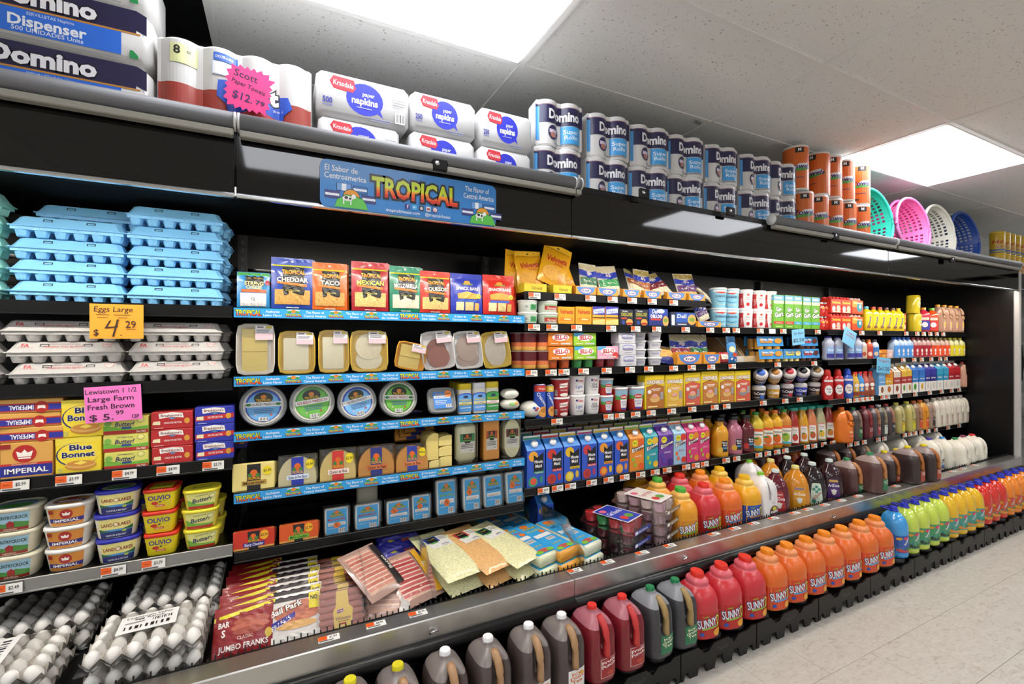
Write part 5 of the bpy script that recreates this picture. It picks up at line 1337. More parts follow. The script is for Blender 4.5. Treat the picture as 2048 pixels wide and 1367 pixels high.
# clear dividers on the deck
for u, Yd, t in ((733, 1.7, 'between the wieners and the bacon'), (868, 1.7, 'between the bacon and the shredded cheese'), (1148, 1.75, 'beside the gelatin cups')):
    x = XA(u, Yd + .03)
    m = MB(); 
    pts = [(1.70, DK), (2.4, DK), (2.4, DK + .2), (1.84, DK + .2), (1.70, DK + .09)]
    V = [(x, y, z) for y, z in pts] + [(x + .003, y, z) for y, z in pts]
    m.add(V, [(0, 1, 2, 3, 4), (9, 8, 7, 6, 5)] + [(i, (i + 1) % 5, (i + 1) % 5 + 5, i + 5) for i in range(5)], film('acrylic', 'dfe4e4', .06, .05))
    tag(obj('deck_divider', m), 'clear plastic deck divider ' + t, 'divider', 'clear deck dividers')
def bacon(c1, c2, band, bt):
    W, H, D = .18, .24, .03; P = Pillow(W, H, D, .03, .97, .001, 3)
    mb = MB(); P.body(mb, M('a8887c', .2, coat=.5))
    it = [('R', .06, .1, .76, .92, 'c49c88')]
    for k in range(9):
        y = .16 + .08 * k; it += [('G', [(.08, y), (.75, y - .03), (.75, y + .03), (.08, y + .055)], c1 if k % 2 else c2), ('G', [(.08, y + .05), (.75, y + .025), (.75, y + .045), (.08, y + .075)], 'e0c2b0')]
    it += [('G', [(.78, .05), (.97, .05), (.97, .95), (.82, .95)], band), ('T', bt, .885, .5, .07, 'f0e8dc', {'w': .4, 'a': 90})]
    p = MB(); art(p, it, P, W, H, .0009)
    return Kind('bacon_pack', 'bacon', W, H, D, [('pouch', mb.mesh('pouch'), []), ('label', p.mesh('label'), [])])
BK1, BK2 = bacon('b86a58', 'c48270', '1c1414', 'Bacon'), bacon('a83c3c', 'b8585a', 'd8a020', 'Bacon')
BK1B = bacon('b8968c', 'c4a69a', 'b8b4b0', '')
spawn(BK1B, (XA(763, 1.8), 1.715, DK + .017), 'pale bacon pack lying under the front pack', 'bacon packs', rx=-1.2, rz=-.25)
spawn(BK1, (XA(772, 1.84), 1.765, DK + .082), 'front bacon pack with a black edge band', 'bacon packs', rx=-1.05, rz=.55, sc=(.95, 1, .95))
spawn(BK2, (XA(842, 1.82), 1.745, DK + .03), 'bacon pack with a yellow and red edge band', 'bacon packs', rx=-1.1, rz=.35)
BP = K_bag('sausage_pack', 'sausages', .18, .12, .03, '2c2a9a', [('R', .02, .03, .98, .97, '2a2896'), ('E', .3, .6, .12, .22, 'd8cc3a'), ('E', .3, .62, .06, .12, '2a2896'), ('R', .55, .3, .95, .85, 'a8442a'), ('R', .55, .48, .95, .54, '8a2c1e'), ('R', .1, .1, .5, .18, '5a58c8')], t0=.04, t1=.96)
for q in range(3): spawn(BP, (XA(815 - 10 * q, 1.98) + .012 * q, 2.0 + .03 * q, DK + .075 + .035 * q), 'dark blue sausage pack above the bacon, %s' % ('lowest', 'middle', 'highest')[q], 'dark blue sausage packs', rx=-.95, rz=.35 - .1 * q)
def bigbag(c, lc):
    W, H, D = .2, .34, .075
    P = Pillow(W, H, D, .03, .9, .002, 5, 4); P.sub = (14, 20); mb = MB(); P.body(mb, M(c, .4, coat=.5, grain=.25, gscale=120), nx=14, ny=20)
    p = MB(); art(p, [('R', .22, .56, .82, .86, 'dcdad4'), ('R', .22, .7, .58, .86, lc), ('R', .28, .7, .52, .84, '1a1a1c'), ('T', 'TROPICAL', .4, .79, .025, 'd8c04a', {'w': .2}), ('R', .3, .67, .5, .7, '4a9a4a'), ('R', .6, .8, .8, .81, '6a6a6a'), ('R', .6, .77, .8, .78, '6a6a6a'), ('R', .6, .74, .8, .75, '6a6a6a'), ('B', .5, .58, .72, .63)], P, W, H, .0012)
    return Kind('shredded_cheese_bag', 'cheese bag', W, H, D, [('pouch', mb.mesh('pouch'), []), ('label', p.mesh('label'), [])])
for k, (u, c, lc, t, rz) in enumerate(((921, 'e2dfae', '24408c', 'pale', .22), (990, 'e2b070', 'b83a34', 'orange', .3), (1044, 'e2deaa', '1f6a50', 'cream', .4))):
    K = bigbag(c, lc); x = XA(u, 1.8)
    spawn(K, (x + .015, 1.735, DK + .032), 'large %s bag of shredded cheese lying under the top one' % t, 'large shredded cheese bags', rx=-1.38, rz=rz, sc=(.84, .66, .95))
    spawn(K, (x, 1.725, DK + .096), 'large %s bag of shredded cheese lying on top' % t, 'large shredded cheese bags', rx=-1.38, rz=rz, sc=(.86, .66, 1))
def blueslab(body, nm, tc):
    W, H, D = .12, .33, .05
    mb = MB(); mb.cbox(-W / 2, W / 2, -D / 2, D / 2, 0, H, .008, M(body, .35, coat=.3), True)
    p = MB(); art(p, [('R', .03, .05, .97, .97, '36a2de'), ('E', .4, .88, .2, .05, 'e0761c'), ('O', 'TROPICAL', .5, .8, .045, 'd8c02c', {'oc': '3a1a10', 'w': .7, 'b': .03, 'ob': .09}), ('T', nm, .5, .71, .045, tc, {'w': .7, 'b': .02}), ('E', .75, .63, .13, .045, 'ea7a26'), ('R', .1, .48, .9, .57, 'e4e6e2'), ('B', .4, .36, .8, .44), ('T', 'TROPICAL', .5, .25, .035, 'd8c02c', {'w': .5}), ('E', .5, .12, .34, .05, 'b8584a'), ('E', .25, .1, .16, .04, '7ab83a'), ('E', .78, .1, .16, .04, '7ab83a')], Flat(D), W, H)
    return Kind('cheese_loaf', 'cheese', W, H, D, [('block', mb.mesh('block'), []), ('label', p.mesh('label'), [])])
for k, (u, c, nm, tc, t) in enumerate(((1088, 'd8dcb8', 'Queso Blanco', 'c8343c', 'pale block with red lettering'), (1128, 'dc9a34', 'Quesillo', 'c8c83a', 'orange block with yellow lettering'), (1176, 'd8dcc4', 'QUESO FREIR', '16245a', 'pale block with dark lettering'))):
    K = blueslab(c, nm, tc)
    for q in range(2): spawn(K, (XA(u, 1.78) + .004 * q, 1.715 + .02 * q, DK + .0265 + .051 * q), 'long blue wrapped cheese slab, %s, %s' % (t, ('lower', 'upper')[q]), 'long blue cheese slabs', rx=-1.52, rz=.28)
    spawn(K, (XA(u, 1.78) + .02, 2.1, DK + .0265), 'long blue wrapped cheese slab, %s, in the rear' % t, 'long blue cheese slabs', rx=-1.52, rz=.28)
# ================================================================== section C / D
YC = 2.008
VE = lambda s: K_bag('shredded_cheese_bag', 'cheese bag', .17, .2, .03, 'e0a41c', [('R', .03, .88, .97, .98, 'e6b424'), ('E', .5, .92, .05, .02, '1c1408'), ('R', .06, .84, .94, .86, 'c88a14'), ('T', 'Velveeta', .5, .62, .14, 'b8341c', {'w': .74, 'sh': .2, 'b': .03, 'a': 6}), ('T', 'SHREDS', .58, .5, .05, 'b8341c', {'w': .3}), ('E', .4, .26, .32, .17, speck('e4a83c')), ('E', .75, .2, .16, .1, 'd8922a')], seed=s)
for k, (u, v, y, ry, t, s) in enumerate(((1035, 585, 2.09, .12, 'far left', 1), (1063, 583, 2.06, -.05, 'second', 1), (1102, 580, 2.045, .32, 'front tilted', 1.14), (1132, 584, 2.06, -.3, 'small right', .85))):
    spawn(VE(k), (XA(u, y), y, CZ[0] + .01 + (.035 if k == 2 else .014 if k == 3 else .01)), 'yellow pouch of shredded cheese, the %s one of four' % t, 'yellow shredded cheese pouches', rx=-.16, ry=ry, sc=(s * .9, 1, s))
def tray(W, H, D, col, items, flap=.0, name='display_tray'):
    mb = MB(); m = M(col, .55)
    mb.box(-W / 2, W / 2, -D / 2, -D / 2 + .002, 0, H, m); mb.box(-W / 2, W / 2, D / 2 - .002, D / 2, 0, H * 1.2, m); mb.box(-W / 2, W / 2, -D / 2, D / 2, 0, .002, m)
    for sx in (-1, 1):
        x = sx * (W / 2 - .001)
        mb.add([(x - .001, -D / 2, 0), (x - .001, D / 2, 0), (x - .001, D / 2, H * 1.2), (x - .001, -D / 2, H), (x + .001, -D / 2, 0), (x + .001, D / 2, 0), (x + .001, D / 2, H * 1.2), (x + .001, -D / 2, H)], [(0, 1, 2, 3), (7, 6, 5, 4), (3, 2, 6, 7), (0, 4, 5, 1)], m)
    p = MB(); art(p, items, Flat(D), W, H)
    return Kind(name, 'tray', W, H, D, [('box', mb.mesh('box'), []), ('print', p.mesh('print'), [])])
VT = tray(.13, .05, .12, 'd8c428', [('T', 'Velveeta', .55, .5, .4, '8a6a14', {'w': .5, 'sh': .2})])
for (a, b, t) in ((1048, 1094, 'left'), (1106, 1144, 'right')): put(VT, a, b, 562 if t == 'left' else 567, 2.004, CZ[0], 'open yellow card tray holding the %s cheese pouches' % t, 'card display trays').scale[2] = .85
KR = [('G', [(.04, .98), (.96, .98), (.86, .4), (.64, .06), (.36, .06), (.14, .4)], '4a86d0'), ('E', .5, .55, .27, .3, 'c02a34'), ('E', .5, .55, .24, .25, 'f2f0f0'), ('T', 'Kraft', .5, .55, .26, '1c2a6c', {'w': .34, 'b': .03})]
KT = tray(.09, .042, .12, 'dc9428', KR)
def kbag(c, nm, s, c0='c8bc96'):
    return K_bag('shredded_cheese_bag', 'cheese bag', .12, .17, .028, 'c9c4b4', [('R', .03, .78, .97, .97, c0), ('G', [(.0, .8), (.5, .7), (1, .8), (1, .6), (.5, .5), (0, .6)], '2a3ca8'), ('E', .5, .66, .15, .07, 'd8d4dc'), ('T', 'Kraft', .5, .66, .05, 'a02a40', {'w': .2}), ('R', .02, .28, .98, .52, c), ('T', nm, .5, .4, .07, 'e8e8e0', {'w': .66}), ('R', .08, .08, .92, .28, speck('dfd8b8') if c != '5a2a6c' else speck('e2b868'))], t1=.9, seed=s, wr=.003)
KB = [kbag('2c6a44', 'Parmesan', 1), kbag('2a8a4a', 'Mozzarella', 2), kbag('9a5a2a', 'Mexican', 3, 'b09a4a'), kbag('b0622c', 'Cheddar', 4, 'b09a4a'), kbag('7a2a34', 'Triple', 5, 'a89048'), kbag('5a2a6c', 'Colby Jack', 6, 'a89048'), kbag('4a2a6a', 'Colby', 7, 'a89048')]
for k, (a, b, v, ry, rx) in enumerate(((1155, 1192, 503, .06, -.2), (1196, 1240, 512, -.1, -.25), (1250, 1290, 525, .3, -.6), (1272, 1306, 517, .05, -.2), (1300, 1342, 540, -.25, -.7), (1352, 1394, 521, -.05, -.3), (1384, 1424, 560, .5, -.9))):
    x = (XA(a, 2.05) + XA(b, 2.05)) / 2
    spawn(KB[k], (x, 2.03 + (.03 if k == 3 else 0), CZ[0] + .008 + (.02 if abs(ry) > .2 else 0)), 'silver pouch of shredded cheese with a %s band, %s of seven' % (('dark green', 'bright green', 'brown', 'rust', 'maroon', 'purple', 'violet')[k], ORD[k]), 'silver shredded cheese pouches', rx=rx, ry=ry, sc=((XA(b, 2.05) - XA(a, 2.05)) / .12 * .92, 1, 1.0))
for k, (a, b) in enumerate(((1151, 1193), (1194, 1237), (1246, 1281), (1288, 1323), (1334, 1372), (1377, 1411))):
    o = put(KT, a, b, None, 2.004, CZ[0], 'orange and blue card tray for cheese pouches, %s of six' % ORD[k], 'card display trays'); o.scale[1] = .3; o.location[1] = 2.004 + .018; o.scale[2] = 1.0
# ---- C2: tubs, boxed slices, yogurt
def rtub(W, H, base, items, lidc, tr=.92, p=2.0, lidr=1.03, taper=None):
    return K_tub('round_tub', 'tub', W, H, W, base, items, lidc, None, p=p, taper=taper or tr, lidh=.01, lidr=lidr)
TPG = rtub(.115, .062, 'c9d2c6', [('R', .42, .2, .85, .75, '3f9a5c'), ('T', 'Tre', .62, .48, .3, '14301c', {'w': .26, 'sh': .3}), ('B', .12, .3, .3, .7)], 'eceeec')
TPR = rtub(.115, .062, 'c6d0c0', [('R', .12, .25, .88, .8, 'a8342c'), ('R', .12, .66, .88, .8, '8ab48a'), ('T', 'Parmesan', .52, .42, .24, 'f0e0d0', {'w': .5})], 'dfe2de')
for (K, a, b, t) in ((TPG, 1036, 1073, 'green label'), (TPR, 1074, 1113, 'red label')):
    for q in range(2): put(K, a, b, None, 2.05, CZ[1] + .0595 * q, '%s round white cheese tub with a %s' % (('lower', 'upper')[q], t), 'round white cheese tubs', mid=True).scale[2] = .95
VBX = K_box('cheese_box', 'cheese box', .1, .083, .06, 'e2a01e', [('T', 'Velveeta', .5, .72, .24, 'b8341c', {'w': .8, 'sh': .2, 'b': .03}), ('G', [(.1, .2), (.1, .36), (.3, .42), (.5, .34), (.75, .42), (.9, .36), (.9, .2)], 'd8861c'), ('R', .35, .26, .75, .34, 'e8d09a')])
KSG = K_box('cheese_box', 'cheese box', .085, .083, .06, 'e6a42c', [('R', 0, .56, 1, 1, '3a3aa8'), ('G', [(.05, .6), (.95, .68), (.95, .92), (.05, .84)], 'e6ecf6'), ('T', 'Singles', .5, .76, .16, '2c5ab0', {'w': .74}), ('G', [(0, .0), (1, 0), (1, .34), (0, .24)], 'ecc878'), ('R', .0, .38, 1, .44, '5a2c1c')])
DLX = K_box('cheese_box', 'cheese box', .085, .078, .06, '1c2034', [('T', 'DELUXE', .5, .68, .2, 'b8b83a', {'w': .78, 'b': .02}), ('T', 'Velveeta', .35, .88, .1, 'e4e4e8', {'w': .4}), ('E', .68, .22, .24, .2, 'd8a24a'), ('E', .68, .14, .24, .07, 'b03a24'), ('R', .1, .4, .5, .5, 'b8442c'), ('E', .24, .2, .1, .12, '2c4a9c')])
DLB = K_box('cheese_box', 'cheese box', .11, .083, .06, '24449c', [('R', 0, 0, 1, .5, '1c2c74'), ('E', .6, .86, .2, .12, 'dde4f0'), ('T', 'Deli', .3, .84, .24, 'f0f2f6', {'w': .3, 'sh': .2}), ('T', 'DELUXE', .36, .56, .18, 'f0f2f6', {'w': .6, 'b': .03}), ('R', .06, .34, .6, .44, 'c03a30'), ('E', .85, .3, .16, .3, 'd8a85c'), ('E', .85, .35, .12, .12, '7a9a3a')])
DL2 = K_box('cheese_box', 'cheese box', .13, .07, .06, '202c4c', [('R', .2, .3, .95, .95, '2c5ab4'), ('T', 'Deli', .42, .72, .26, 'eef0f4', {'w': .36, 'sh': .2}), ('R', .02, .1, .14, .8, 'e4e4e0'), ('E', .82, .5, .17, .36, 'd8a85c'), ('E', .82, .5, .12, .14, '7a9a3a'), ('R', .25, .14, .6, .2, 'd8d8e4')])
for (K, a, b, v, t) in ((VBX, 1116, 1150, 613, 'orange cheese box with red script, left of two'), (VBX, 1151, 1184, 613, 'orange cheese box with red script, right of two'), (KSG, 1185, 1210, 613, 'purple and yellow cheese slice box, left of two'), (KSG, 1211, 1237, 613, 'purple and yellow cheese slice box, right of two'), (DLX, 1239, 1268, 618, 'black deluxe cheese slice box, left of two'), (DLX, 1269, 1297, 618, 'black deluxe cheese slice box, right of two'), (DLB, 1298, 1337, 617, 'blue deluxe cheese slice box with a sandwich'), (DL2, 1341, 1393, 624, 'flat dark blue cheese slice pack leaning')):
    put(K, a, b, v, YC + .01, CZ[1], t + ', front of its row', 'boxed cheese slices')
    if v < 617: put(K, a + 2, b + 2, v, YC + .09, CZ[1], t + ', behind', 'boxed cheese slices')
o = put(KT, 1394, 1441, None, 2.004, CZ[1], 'orange and blue card tray leaning on the yogurt tubs', 'card display trays'); o.scale[1] = .35; o.location[1] = 2.02; o.scale[2] = .8
spawn(KB[6], (XA(1412, 2.02), 2.03, CZ[1] + .04), 'crumpled violet cheese pouch in front of the yogurt tubs', 'silver shredded cheese pouches', rx=-.2, ry=-.35, sc=(.8, 1, .75))
DAN = rtub(.118, .135, '8ccbe4', [('R', .0, .84, 1, .95, 'e9eef2'), ('G', [(.1, .84), (.9, .84), (.6, .74), (.3, .79)], 'd8442c'), ('T', 'DANNON', .5, .6, .13, '1c3a6c', {'w': .72, 'b': .015}), ('G', [(.2, .36), (.5, .28), (.85, .33), (.85, .35), (.5, .31), (.2, .39)], '2c5a8c'), ('G', [(.2, .2), (.5, .14), (.85, .19), (.85, .21), (.5, .17), (.2, .23)], 'e4d8b8')], 'f0f2f2', tr=.86)
YOP = rtub(.118, .135, 'e9e6e6', [('G', [(.05, .06), (.42, .06), (.34, .5), (.36, .86), (.05, .86)], 'c8282e'), ('T', 'Yoplait', .22, .4, .12, 'ecc8c8', {'w': .4, 'a': 90}), ('E', .66, .78, .09, .06, 'dc5040'), ('T', 'Yoplait', .66, .62, .08, '8a8a90', {'w': .34, 'sh': .2}), ('R', .5, .5, .84, .52, 'd88a90'), ('E', .66, .25, .12, .1, 'c02430'), ('B', .01, .5, .1, .75)], 'f2f0f0', tr=.86)
for k, (a, b, K, t) in enumerate(((1413, 1450, DAN, 'light blue'), (1448, 1474, DAN, 'light blue'), (1473, 1504, YOP, 'red and white'), (1503, 1526, YOP, 'red and white'), (1525, 1547, YOP, 'red and white'))):
    u = (a + b) / 2 + (4 if k == 0 else 0)
    for q in range(2):
        Y = 2.065
        spawn(K, (XA(u, Y), Y, CZ[1] + .127 * q), '%s large %s yogurt tub, %s from the left' % (('lower', 'upper')[q], t, ORD[k]), 'large yogurt tubs', rz=-.75 + (.3 if k == 0 else 0), sc=(.9, .9, .935))
GOG = K_box('yogurt_box', 'yogurt box', .09, .24, .1, '6cb234', [('R', 0, .84, 1, .98, '6ab4dc'), ('R', .1, .88, .8, .94, 'e4ecf0'), ('R', 0, .74, 1, .83, 'e0dcc0'), ('O', 'Go-', .5, .58, .12, 'f4f6f2', {'oc': '1c3420', 'w': .55, 'b': .04, 'ob': .1, 'a': 10}), ('O', 'Gurt', .5, .42, .13, 'f4f6f2', {'oc': '1c3420', 'w': .85, 'b': .04, 'ob': .1, 'a': 10}), ('R', 0, .14, 1, .22, 'cc3c34'), ('T', 'Strawberry', .5, .18, .035, 'f0dcd0', {'w': .6}), ('R', .2, .05, .8, .08, 'b8dc80')], left=[('R', 0, .84, 1, .98, '6ab4dc')])
GOB = K_box('yogurt_box', 'yogurt box', .09, .24, .1, '6cb234', [('R', 0, .84, 1, .98, '6ab4dc'), ('R', .1, .88, .8, .94, 'e4ecf0'), ('R', 0, .74, 1, .83, 'e0dcc0'), ('O', 'Go-', .5, .58, .12, 'f4f6f2', {'oc': '1c3420', 'w': .55, 'b': .04, 'ob': .1, 'a': 10}), ('O', 'Gurt', .5, .42, .13, 'f4f6f2', {'oc': '1c3420', 'w': .85, 'b': .04, 'ob': .1, 'a': 10}), ('R', 0, .14, 1, .22, '3aa0d0'), ('T', 'Berry', .5, .18, .035, 'e4f0f4', {'w': .4})])
for k, (a, b, v) in enumerate(((1547, 1568, 589), (1570, 1588, 590), (1588, 1604, 591), (1606, 1622, 593), (1623, 1640, 594))):
    put(GOG if k < 2 else GOB, a, b, v, YC, CZ[1], 'tall green yogurt tube box with a %s stripe, %s from the left' % ('red' if k < 2 else 'blue', ORD[k]), 'tall green yogurt boxes')
# ---- C3
def jcup():
    L = Lathe([(.036, 0), (.038, .003), (.046, .088), (.047, .09)], n=24)
    mb = MB(); L.body(mb, None, matfn=lambda z: M('e2803a', .25, coat=.4) if z < .045 else M('6a1c24', .2, coat=.4))
    L2 = Lathe([(.036, 0), (.038, .003), (.0395, .02), (.0415, .038), (.0418, .041), (.0455, .083), (.046, .086)], n=24)
    mb = MB(); L2.body(mb, None, matfn=lambda z: M('e8b058', .25, coat=.4) if z < .02 else M('e27a48', .25, coat=.4) if z < .0405 else M('5c1a22', .2, coat=.4))
    lb = MB(); Lathe([(.046, .086), (.048, .086), (.048, .09), (.044, .091)], n=24).body(lb, M('c9b8b4', .15, coat=.5, alpha=.6))
    return Kind('gelatin_cup', 'gelatin cup', .096, .091, .096, [('cup', mb.mesh('cup'), []), ('lid', lb.mesh('lid'), [])])
JC = jcup()
for k, (a, b, dy) in enumerate(((1024, 1046, .05), (1043, 1072, .0), (1071, 1098, .0))):
    for q in range(2): spawn(JC, (XA((a + b) / 2, 2.06 + dy), 2.06 + dy, CZ[2] + .092 * q), '%s layered red and orange gelatin cup, %s from the left' % (('lower', 'upper')[q], ORD[k]), 'layered gelatin cups', sc=(.92, .92, 1))
def jello(base, c2, bc):
    return K_box('gelatin_box', 'gelatin box', .14, .07, .075, base, [('R', .0, .72, .4, 1, c2), ('E', .5, .64, .35, .26, 'f4ecec'), ('T', 'JELL-O', .5, .64, .3, 'c02a34', {'w': .56, 'b': .04}), ('E', .85, .3, .14, .26, bc), ('R', .1, .14, .4, .2, 'f0e0d0'), ('R', .5, .12, .9, .24, 'c9ccca')])
JO, JL, JP = jello('dc7c1c', 'dc7c1c', 'e09a3a'), jello('9ccc34', '4aa8dc', '6ab82c'), jello('e2a8c4', '58b0dc', 'd03a34')
def cups2(c):
    m = MB(); mm = M(c, .2, coat=.4, alpha=.9)
    for sx in (-.034, .034):
        b = MB(); Lathe([(.026, 0), (.033, .042)], n=16).body(b, mm); m.add([(x + sx, y, z) for x, y, z in b.v], b.f, mm, True)
    return Kind('gelatin_cups', 'gelatin cup', .134, .042, .066, [('cups', m.mesh('cups'), [])])
for (K, a, b, cc, n, t) in ((JO, 1098, 1148, 'b04a1c', 2, 'orange'), (JL, 1149, 1195, '2c7a3c', 2, 'lime green and blue'), (JP, 1195, 1238, '7a1c24', 1, 'pink and blue')):
    Y = 2.01
    w_ = (XA(b, Y) - XA(a, Y)) * .97
    for q, sx in enumerate((-.25, .25)):
        L = Lathe([(.026, 0), (.031, .041)], n=18); m = MB(); L.body(m, M(cc, .2, coat=.4))
        Kc = Kind('gelatin_cup', 'gelatin cup', .062, .041, .062, [('cup', m.mesh('cup'), [])])
        spawn(Kc, ((XA(a, Y) + XA(b, Y)) / 2 + sx * w_, Y + .04, CZ[2]), 'small %s gelatin cup under the %s boxes, %s' % ({'b04a1c': 'amber', '2c7a3c': 'green', '7a1c24': 'dark red'}[cc], t, ('left', 'right')[q]), 'small gelatin cups')
    for q in range(n): spawn(K, ((XA(a, Y) + XA(b, Y)) / 2 + (-.004 if q else .0), Y + .04, CZ[2] + .042 + .072 * q), '%s gelatin dessert box, %s' % (t, ('lower', 'upper')[q] if n > 1 else 'single'), 'gelatin dessert boxes', sc=(w_ / .14, 1, .985))
PHB = K_box('cream_cheese_box', 'cream cheese', .1, .062, .06, 'c9cad0', [('E', .5, .68, .36, .26, '8a8ec8'), ('E', .5, .64, .34, .22, 'c6c8d4'), ('T', 'PHILADELPHIA', .5, .52, .2, '34348c', {'w': .62, 'b': .02}), ('R', .3, .2, .7, .24, '8a8a9a')])
for q in range(3): put(PHB, 1239 + q * -2 + 2, 1274 - q, None, YC, CZ[2] + .0625 * q, 'silver cream cheese box, %s of three' % lev(q, 3), 'silver cream cheese boxes').scale[2] = 1.0
PHT = rtub(.09, .055, 'd9d9dc', [('R', .2, .25, .85, .8, 'c6c6d0'), ('T', 'PHILADELPHIA', .52, .52, .16, '44448c', {'w': .5})], 'eeeef0', tr=.85, p=2.6, lidr=1.1)
for k, (a, b) in enumerate(((1270, 1292), (1293, 1321))):
    for q in range(4): spawn(PHT, (XA((a + b) / 2, 2.06), 2.055 + (.02 if k == 0 else 0), CZ[2] + .0485 * q), 'white cream cheese tub, %s of the %s column' % (lev(q, 4), ('left', 'right')[k]), 'white cream cheese tubs', rz=-.6, sc=(.88, .88, .87))
TCO = K_bag('shredded_cheese_bag', 'cheese bag', .13, .12, .028, '2c4aa0', [('R', .03, .3, .97, .95, speck('e2ae54')), ('T', 'TACO', .5, .84, .14, '1c1c24', {'w': .5, 'b': .03}), ('G', [(.0, .0), (1, 0), (1, .3), (.5, .36), (0, .26)], '1f2f7c')])
spawn(TCO, (XA(1338, 2.03), 2.035, CZ[2] + .006), 'small blue and yellow taco cheese pouch leaning by the cream cheese', None, rx=-.5, ry=.12, sc=(.95, 1, 1))
for k, (a, b, K, t) in enumerate(((1346, 1388, kbag('8a2434', 'Cheddar', 11), 'maroon'), (1384, 1422, kbag('1f6a3a', 'Italian', 12), 'green'))):
    put(K, a, b, 668, 2.05, CZ[2] + .004, 'silver cheese pouch with a %s band on the pudding shelf' % t, 'silver shredded cheese pouches', rx=-.12)
for k, (a, b) in enumerate(((1354, 1404), (1407, 1441))):
    o = put(KT, a, b, 708, 2.004, CZ[2], 'orange and blue card tray on the pudding shelf, %s of two' % ('left', 'right')[k], 'card display trays'); o.scale[1] = .3; o.location[1] = 2.022
RP = K_bag('snack_pouch', 'pouch', .08, .08, .03, 'b02430', [('R', .15, .35, .85, .8, 'e6dccc'), ('T', 'Snack', .5, .6, .14, '3a6a3a', {'w': .4}), ('R', .2, .12, .8, .2, 'd88a7a')])
BP2 = K_bag('snack_pouch', 'pouch', .07, .17, .03, '3a8acc', [('E', .4, .5, .3, .12, 'e4d6a8'), ('E', .6, .3, .25, .08, 'c8442c'), ('R', .1, .06, .9, .2, '2c6cb8'), ('E', .3, .14, .1, .04, 'f0f4f8'), ('E', .7, .1, .1, .03, 'f0f4f8')])
put(RP, 1440, 1461, 704, 2.015, CZ[2] + .002, 'small red snack pouch by the cardboard trays', fit=.9)
put(BP2, 1459, 1479, 672, 2.02, CZ[2] + .002, 'tall light blue snack pouch by the cardboard trays', fit=.9, rx=-.1)
def cardtray(col, inner):
    W, H, D = .12, .15, .2; mb = MB(); m, mi_ = M(col, .7, grain=.06), M(inner, .75, grain=.06)
    for x, mm in ((-W / 2, m), (W / 2 - .003, mi_)):
        pts = [(-D / 2, 0), (D / 2, 0), (D / 2, H), (0, H), (-D / 2 + .02, H * .45), (-D / 2, H * .25)]
        V = [(x, y, z) for y, z in pts] + [(x + .003, y, z) for y, z in pts]; n = 6
        mb.add(V, [(5, 4, 3, 2, 1, 0), tuple(range(6, 12))] + [(i, (i + 1) % n, (i + 1) % n + n, i + n) for i in range(n)], mm)
    mb.box(-W / 2, W / 2, D / 2 - .003, D / 2, 0, H, mi_); mb.box(-W / 2, W / 2, -D / 2, D / 2, 0, .003, mi_); mb.box(-W / 2, W / 2, -D / 2, -D / 2 + .003, 0, H * .25, m)
    return Kind('cardboard_tray', 'tray', W, H, D, [('cardboard', mb.mesh('cardboard'), [])])
for (a, b, c, t) in ((1424, 1462, 'a82c34', 'red'), (1462, 1490, 'd2c9bc', 'white'), (1484, 1514, 'c9b08a', 'plain brown')):
    put(cardtray(c, 'a88a62'), a, b, None, 2.05, CZ[2] + .001, 'empty %s cardboard display tray on the pudding shelf' % t, 'empty cardboard trays').scale[2] = 1.1
def pudding(c, fruit):
    W, H, D = .16, .085, .08
    mb = MB(); m = M('3a92d4', .45)
    V = [(-W / 2, -D / 2, .02), (W / 2, -D / 2, .02), (W / 2, -D / 2 + .006, H), (-W / 2, -D / 2 + .006, H), (W / 2, D / 2, H), (-W / 2, D / 2, H), (-W / 2, D / 2, .02), (W / 2, D / 2, .02)]
    mb.add(V, [(0, 1, 2, 3), (3, 2, 4, 5), (5, 4, 7, 6)], m)
    p = MB(); art(p, [('T', 'Swiss Miss', .36, .68, .2, 'eef2f6', {'w': .5, 'b': .03}), ('R', .1, .34, .56, .5, c), ('E', .78, .55, .15, .28, fruit)], Flat(D, .02), W, H - .02)
    q = MB(); mm = M(fruit, .35)
    for i in range(3):
        for j in range(2):
            b = MB(); Lathe([(.017, 0), (.0185, .07)], n=14, p=3).body(b, mm); q.add([(x + (i - 1) * .052, y + (j - .5) * .04, z) for x, y, z in b.v], b.f, mm, True)
    return Kind('pudding_pack', 'pudding', W, H, D, [('sleeve', mb.mesh('sleeve'), []), ('label', p.mesh('label'), []), ('cups', q.mesh('cups'), [])])
PD = [pudding('e09a3a', 'd89a3c'), pudding('d8d84a', 'e8d88a'), pudding('c83a44', '5a2c20')]
for (k, q, a, b) in ((0, 0, 1518, 1568), (1, 0, 1568, 1604), (2, 0, 1604, 1640), (0, 1, 1514, 1568), (2, 1, 1601, 1637)):
    Y = 2.012
    put(PD[k], a, b, None, Y, CZ[2] + .086 * q + .001, '%s blue pudding pack with %s cups' % (('lower', 'upper')[q], ('caramel', 'vanilla', 'chocolate')[k]), 'blue pudding packs').scale[2] = 1.0
sign_rect(1585, 1610, 658, 689, 1.975, '7cc0e4', [('T', 'Go Gurt', .5, .75, .16, '34204c', {'w': .75}), ('T', '$2.50', .5, .3, .22, '34204c', {'w': .85})], 'blue hand written price sign hanging below the green yogurt boxes', ry=-.08)
sign_rect(1683, 1708, 657, 690, 1.935, '7cc0e4', [('T', 'Yogurt', .55, .78, .12, 'a83a54', {'w': .7}), ('T', 'Smoothie', .55, .6, .12, 'a83a54', {'w': .7})], 'curled blue hand written price sign below the red drinkable yogurts', ry=.35)
sign_rect(1753, 1780, 715, 746, 1.94, '6cb8e0', [('T', 'Yogurt', .5, .8, .15, 'a83a54', {'w': .8}), ('T', '2x1.50', .5, .3, .24, '2c204c', {'w': .85})], 'blue hand written price sign hanging below the bottled shakes', ry=.08)
